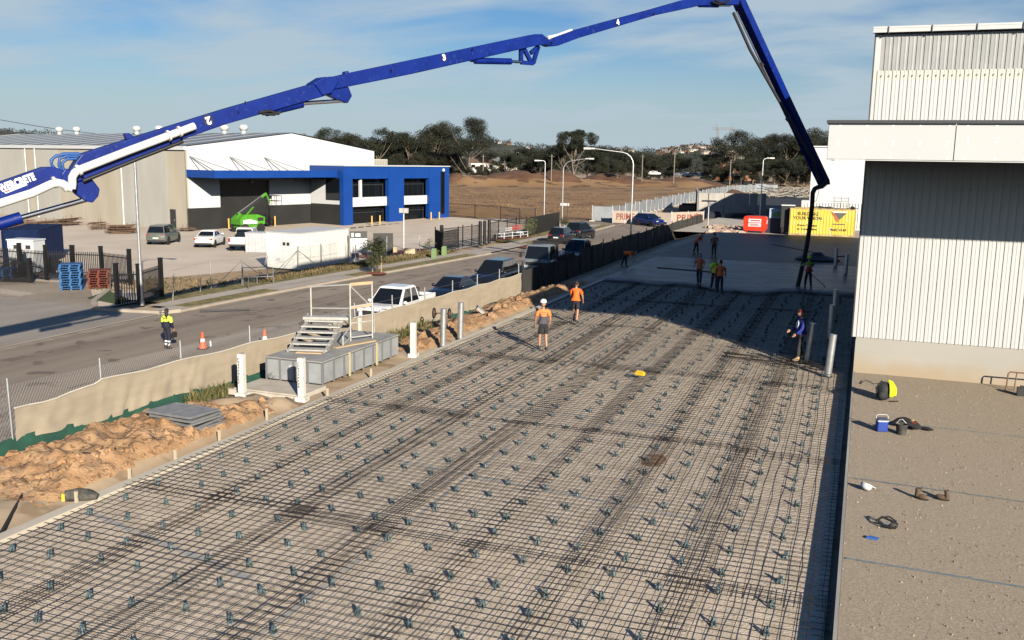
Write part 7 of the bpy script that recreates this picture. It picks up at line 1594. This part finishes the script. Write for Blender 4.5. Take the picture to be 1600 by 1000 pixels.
for i in range(64):
    if i < 46: px = 1020 + (i % 23) * 6.4 + r_.uniform(-2, 2); D = lerp(1520, 1150, (i // 23) * .5 + r_.random() * .5)
    elif i < 54: px = 880 + (i - 46) * 14; D = 1300
    else: px = 700 + (i - 54) * 15; D = lerp(560, 1400, r_.random())
    u = U_(px, D); k = i % 3; t = thing('house', f'distant {HD[k]} among trees on the far hill', 'house', vdw(u, D) + V((0, 0, hz(u, D) + .6)), r_.uniform(0, 3), ('terracotta', 'cream', 'white')[k] + ' houses on the far hill'); 
    t.scale = (.62, .62, .62)
    for nm_, mm in zip(('wall', 'roof', 'window'), HM_[k]): ob(nm_, mm, t)
for i, (px, D, k, l) in enumerate(((752, 480, 2, 'white walled house just past the largest gum tree'), (770, 490, 1, 'cream house behind the bush past the largest gum'), (786, 500, 1, 'cream house farthest along beside the largest gum'))):
    t = thing('house', l, 'house', far(px, D, 1.2), .5); 
    for nm_, mm in zip(('wall', 'roof', 'window'), HM_[k]): ob(nm_, mm, t)
# red earth bank, parked cars far off, poles, pylon, wire
q = MB(); md_(U_(1095, 470), U_(1165, 470), 450, 490, 10, 6); struct(q.build('earth_bank', mat('orange_earth', (.30, .13, .06), (.38, .19, .10), scale=.1, rough=.95)))
CW = [paint('far_white', (.7, .7, .7)), paint('far_grey', (.2, .21, .22))]
def far_car(label, px, D, z, k, rz):
    t = thing('distant_car', label, 'car', far(px, D, z), rz, 'cars parked beyond the field'); q = MB(); q.prism([(-2.2, -.85, .3), (2.2, -.85, .3), (2.2, -.85, .8), (1.2, -.85, .95), (.6, -.85, 1.45), (-1.2, -.85, 1.5), (-2.1, -.85, 1.0)], (0, 1.7, 0)); q.build('body', CW[k], t); q = MB(); q.prism([(-1.1, -.87, 1.0), (.8, -.87, 1.0), (.5, -.87, 1.35), (-.95, -.87, 1.4)], (0, 1.74, 0)); q.build('side_window', M_glass, t)
for i in range(16): far_car(f'{"white" if i % 3 else "grey"} car in the distant parking row, {ORD[i % 12]} along {"its near" if i < 12 else "its far"} part', 1062 + i * 6.2 + (i % 2) * 2, 372 + (i % 3) * 6, 1.6, 0 if i % 3 else 1, R(70 + 20 * sin(i)))
far_car('white van parked alone beyond the mound', 1022, 366, 2.0, 0, .3); far_car('white car parked beyond the mound by the power pole', 894 + 130, 374, 2.0, 0, .5)
pw = MB(); pw.cyl((0, 0, 0), (0, 0, 1), .14, n=6); pwm = pw.mesh('pole', mat('timber_pole', (.24, .21, .18), rough=.9))
for (px, D, tp, bt, l) in ((1054, 300, 240, 268, 'thin power pole over the far end of the mound'), (1004, 300, 243, 266, 'thin power pole above the tall street lamp arm'), (755, 300, 243, 270, 'thin power pole beside the largest gum'), (862, 280, 243, 272, 'thin power pole behind the slender lamp post'), (1142, 290, 252, 283, 'thin power pole in front of the dark trees')):
    b = far(px, D, -1); t = thing('power_pole', l, 'pole', b, 0, 'power poles beyond the field'); h = CH + (252 + (px - 800) * .0163 - tp) / FOC * D + 1; ob('pole', pwm, t).scale = (1, 1, h); q = MB(); q.box((0, 0, h - .6), (1.8, .12, .12)); q.build('cross_arm', M_bark2, t)
def pylon(px, D, tp):
    b = far(px, D, 15); h = CH + (252 + (px - 800) * .0163 - tp) / FOC * D - 15; t = thing('transmission_tower', 'grey lattice transmission tower on the skyline beyond the trees', 'pylon', b, math.atan2(FS.y, FS.x)); M_py = mat('tower_steel', (.13, .145, .16), rough=.6)
    w_ = 9.0
    for s_ in (-1, 1):
        q = MB()
        for dx in (-1.6, 1.6):
            q.beam((s_ * w_ * .5 + dx, 0, 0), (s_ * w_ * .9 + dx * .5, 0, h * .86), .7, .7)
        for k in range(8): z = h * .86 * k / 8; z2 = h * .86 * (k + 1) / 8; x = s_ * lerp(w_ * .5, w_ * .9, k / 8); x2 = s_ * lerp(w_ * .5, w_ * .9, (k + 1) / 8); g_ = 1 if k % 2 else -1; q.beam((x + 1.4 * g_, 0, z), (x2 - 1.2 * g_, 0, z2), .5, .5)
        q.beam((s_ * w_ * .9, 0, h * .86), (s_ * (w_ * .9 + 1.5), 0, h), .6, .6); q.build('leg', M_py, t)
    q = MB()
    for z in (h * .82, h * .88): q.beam((-w_ * 1.5, 0, z), (w_ * 1.5, 0, z), .7, .7)
    for k in range(12): x = -w_ * 1.5 + w_ * 3 * k / 12; q.beam((x, 0, h * (.82 if k % 2 else .88)), (x + w_ * .25, 0, h * (.88 if k % 2 else .82)), .5, .5)
    q.build('cross_arm', M_py, t)
pylon(1129, 1100, 196)
q = MB(); pa_, pb_ = far(-60, 160, 0), far(300, 220, 0); a = topz(-60, 176, pa_); c = topz(300, 212, pb_); q.tube([a.lerp(c, k / 14) - V((0, 0, 1.5 * sin(pi * k / 14))) for k in range(15)], .05, 4); tag(q.build('power_line', M_dark), 'single thin overhead power line above the warehouse roof', 'power line')
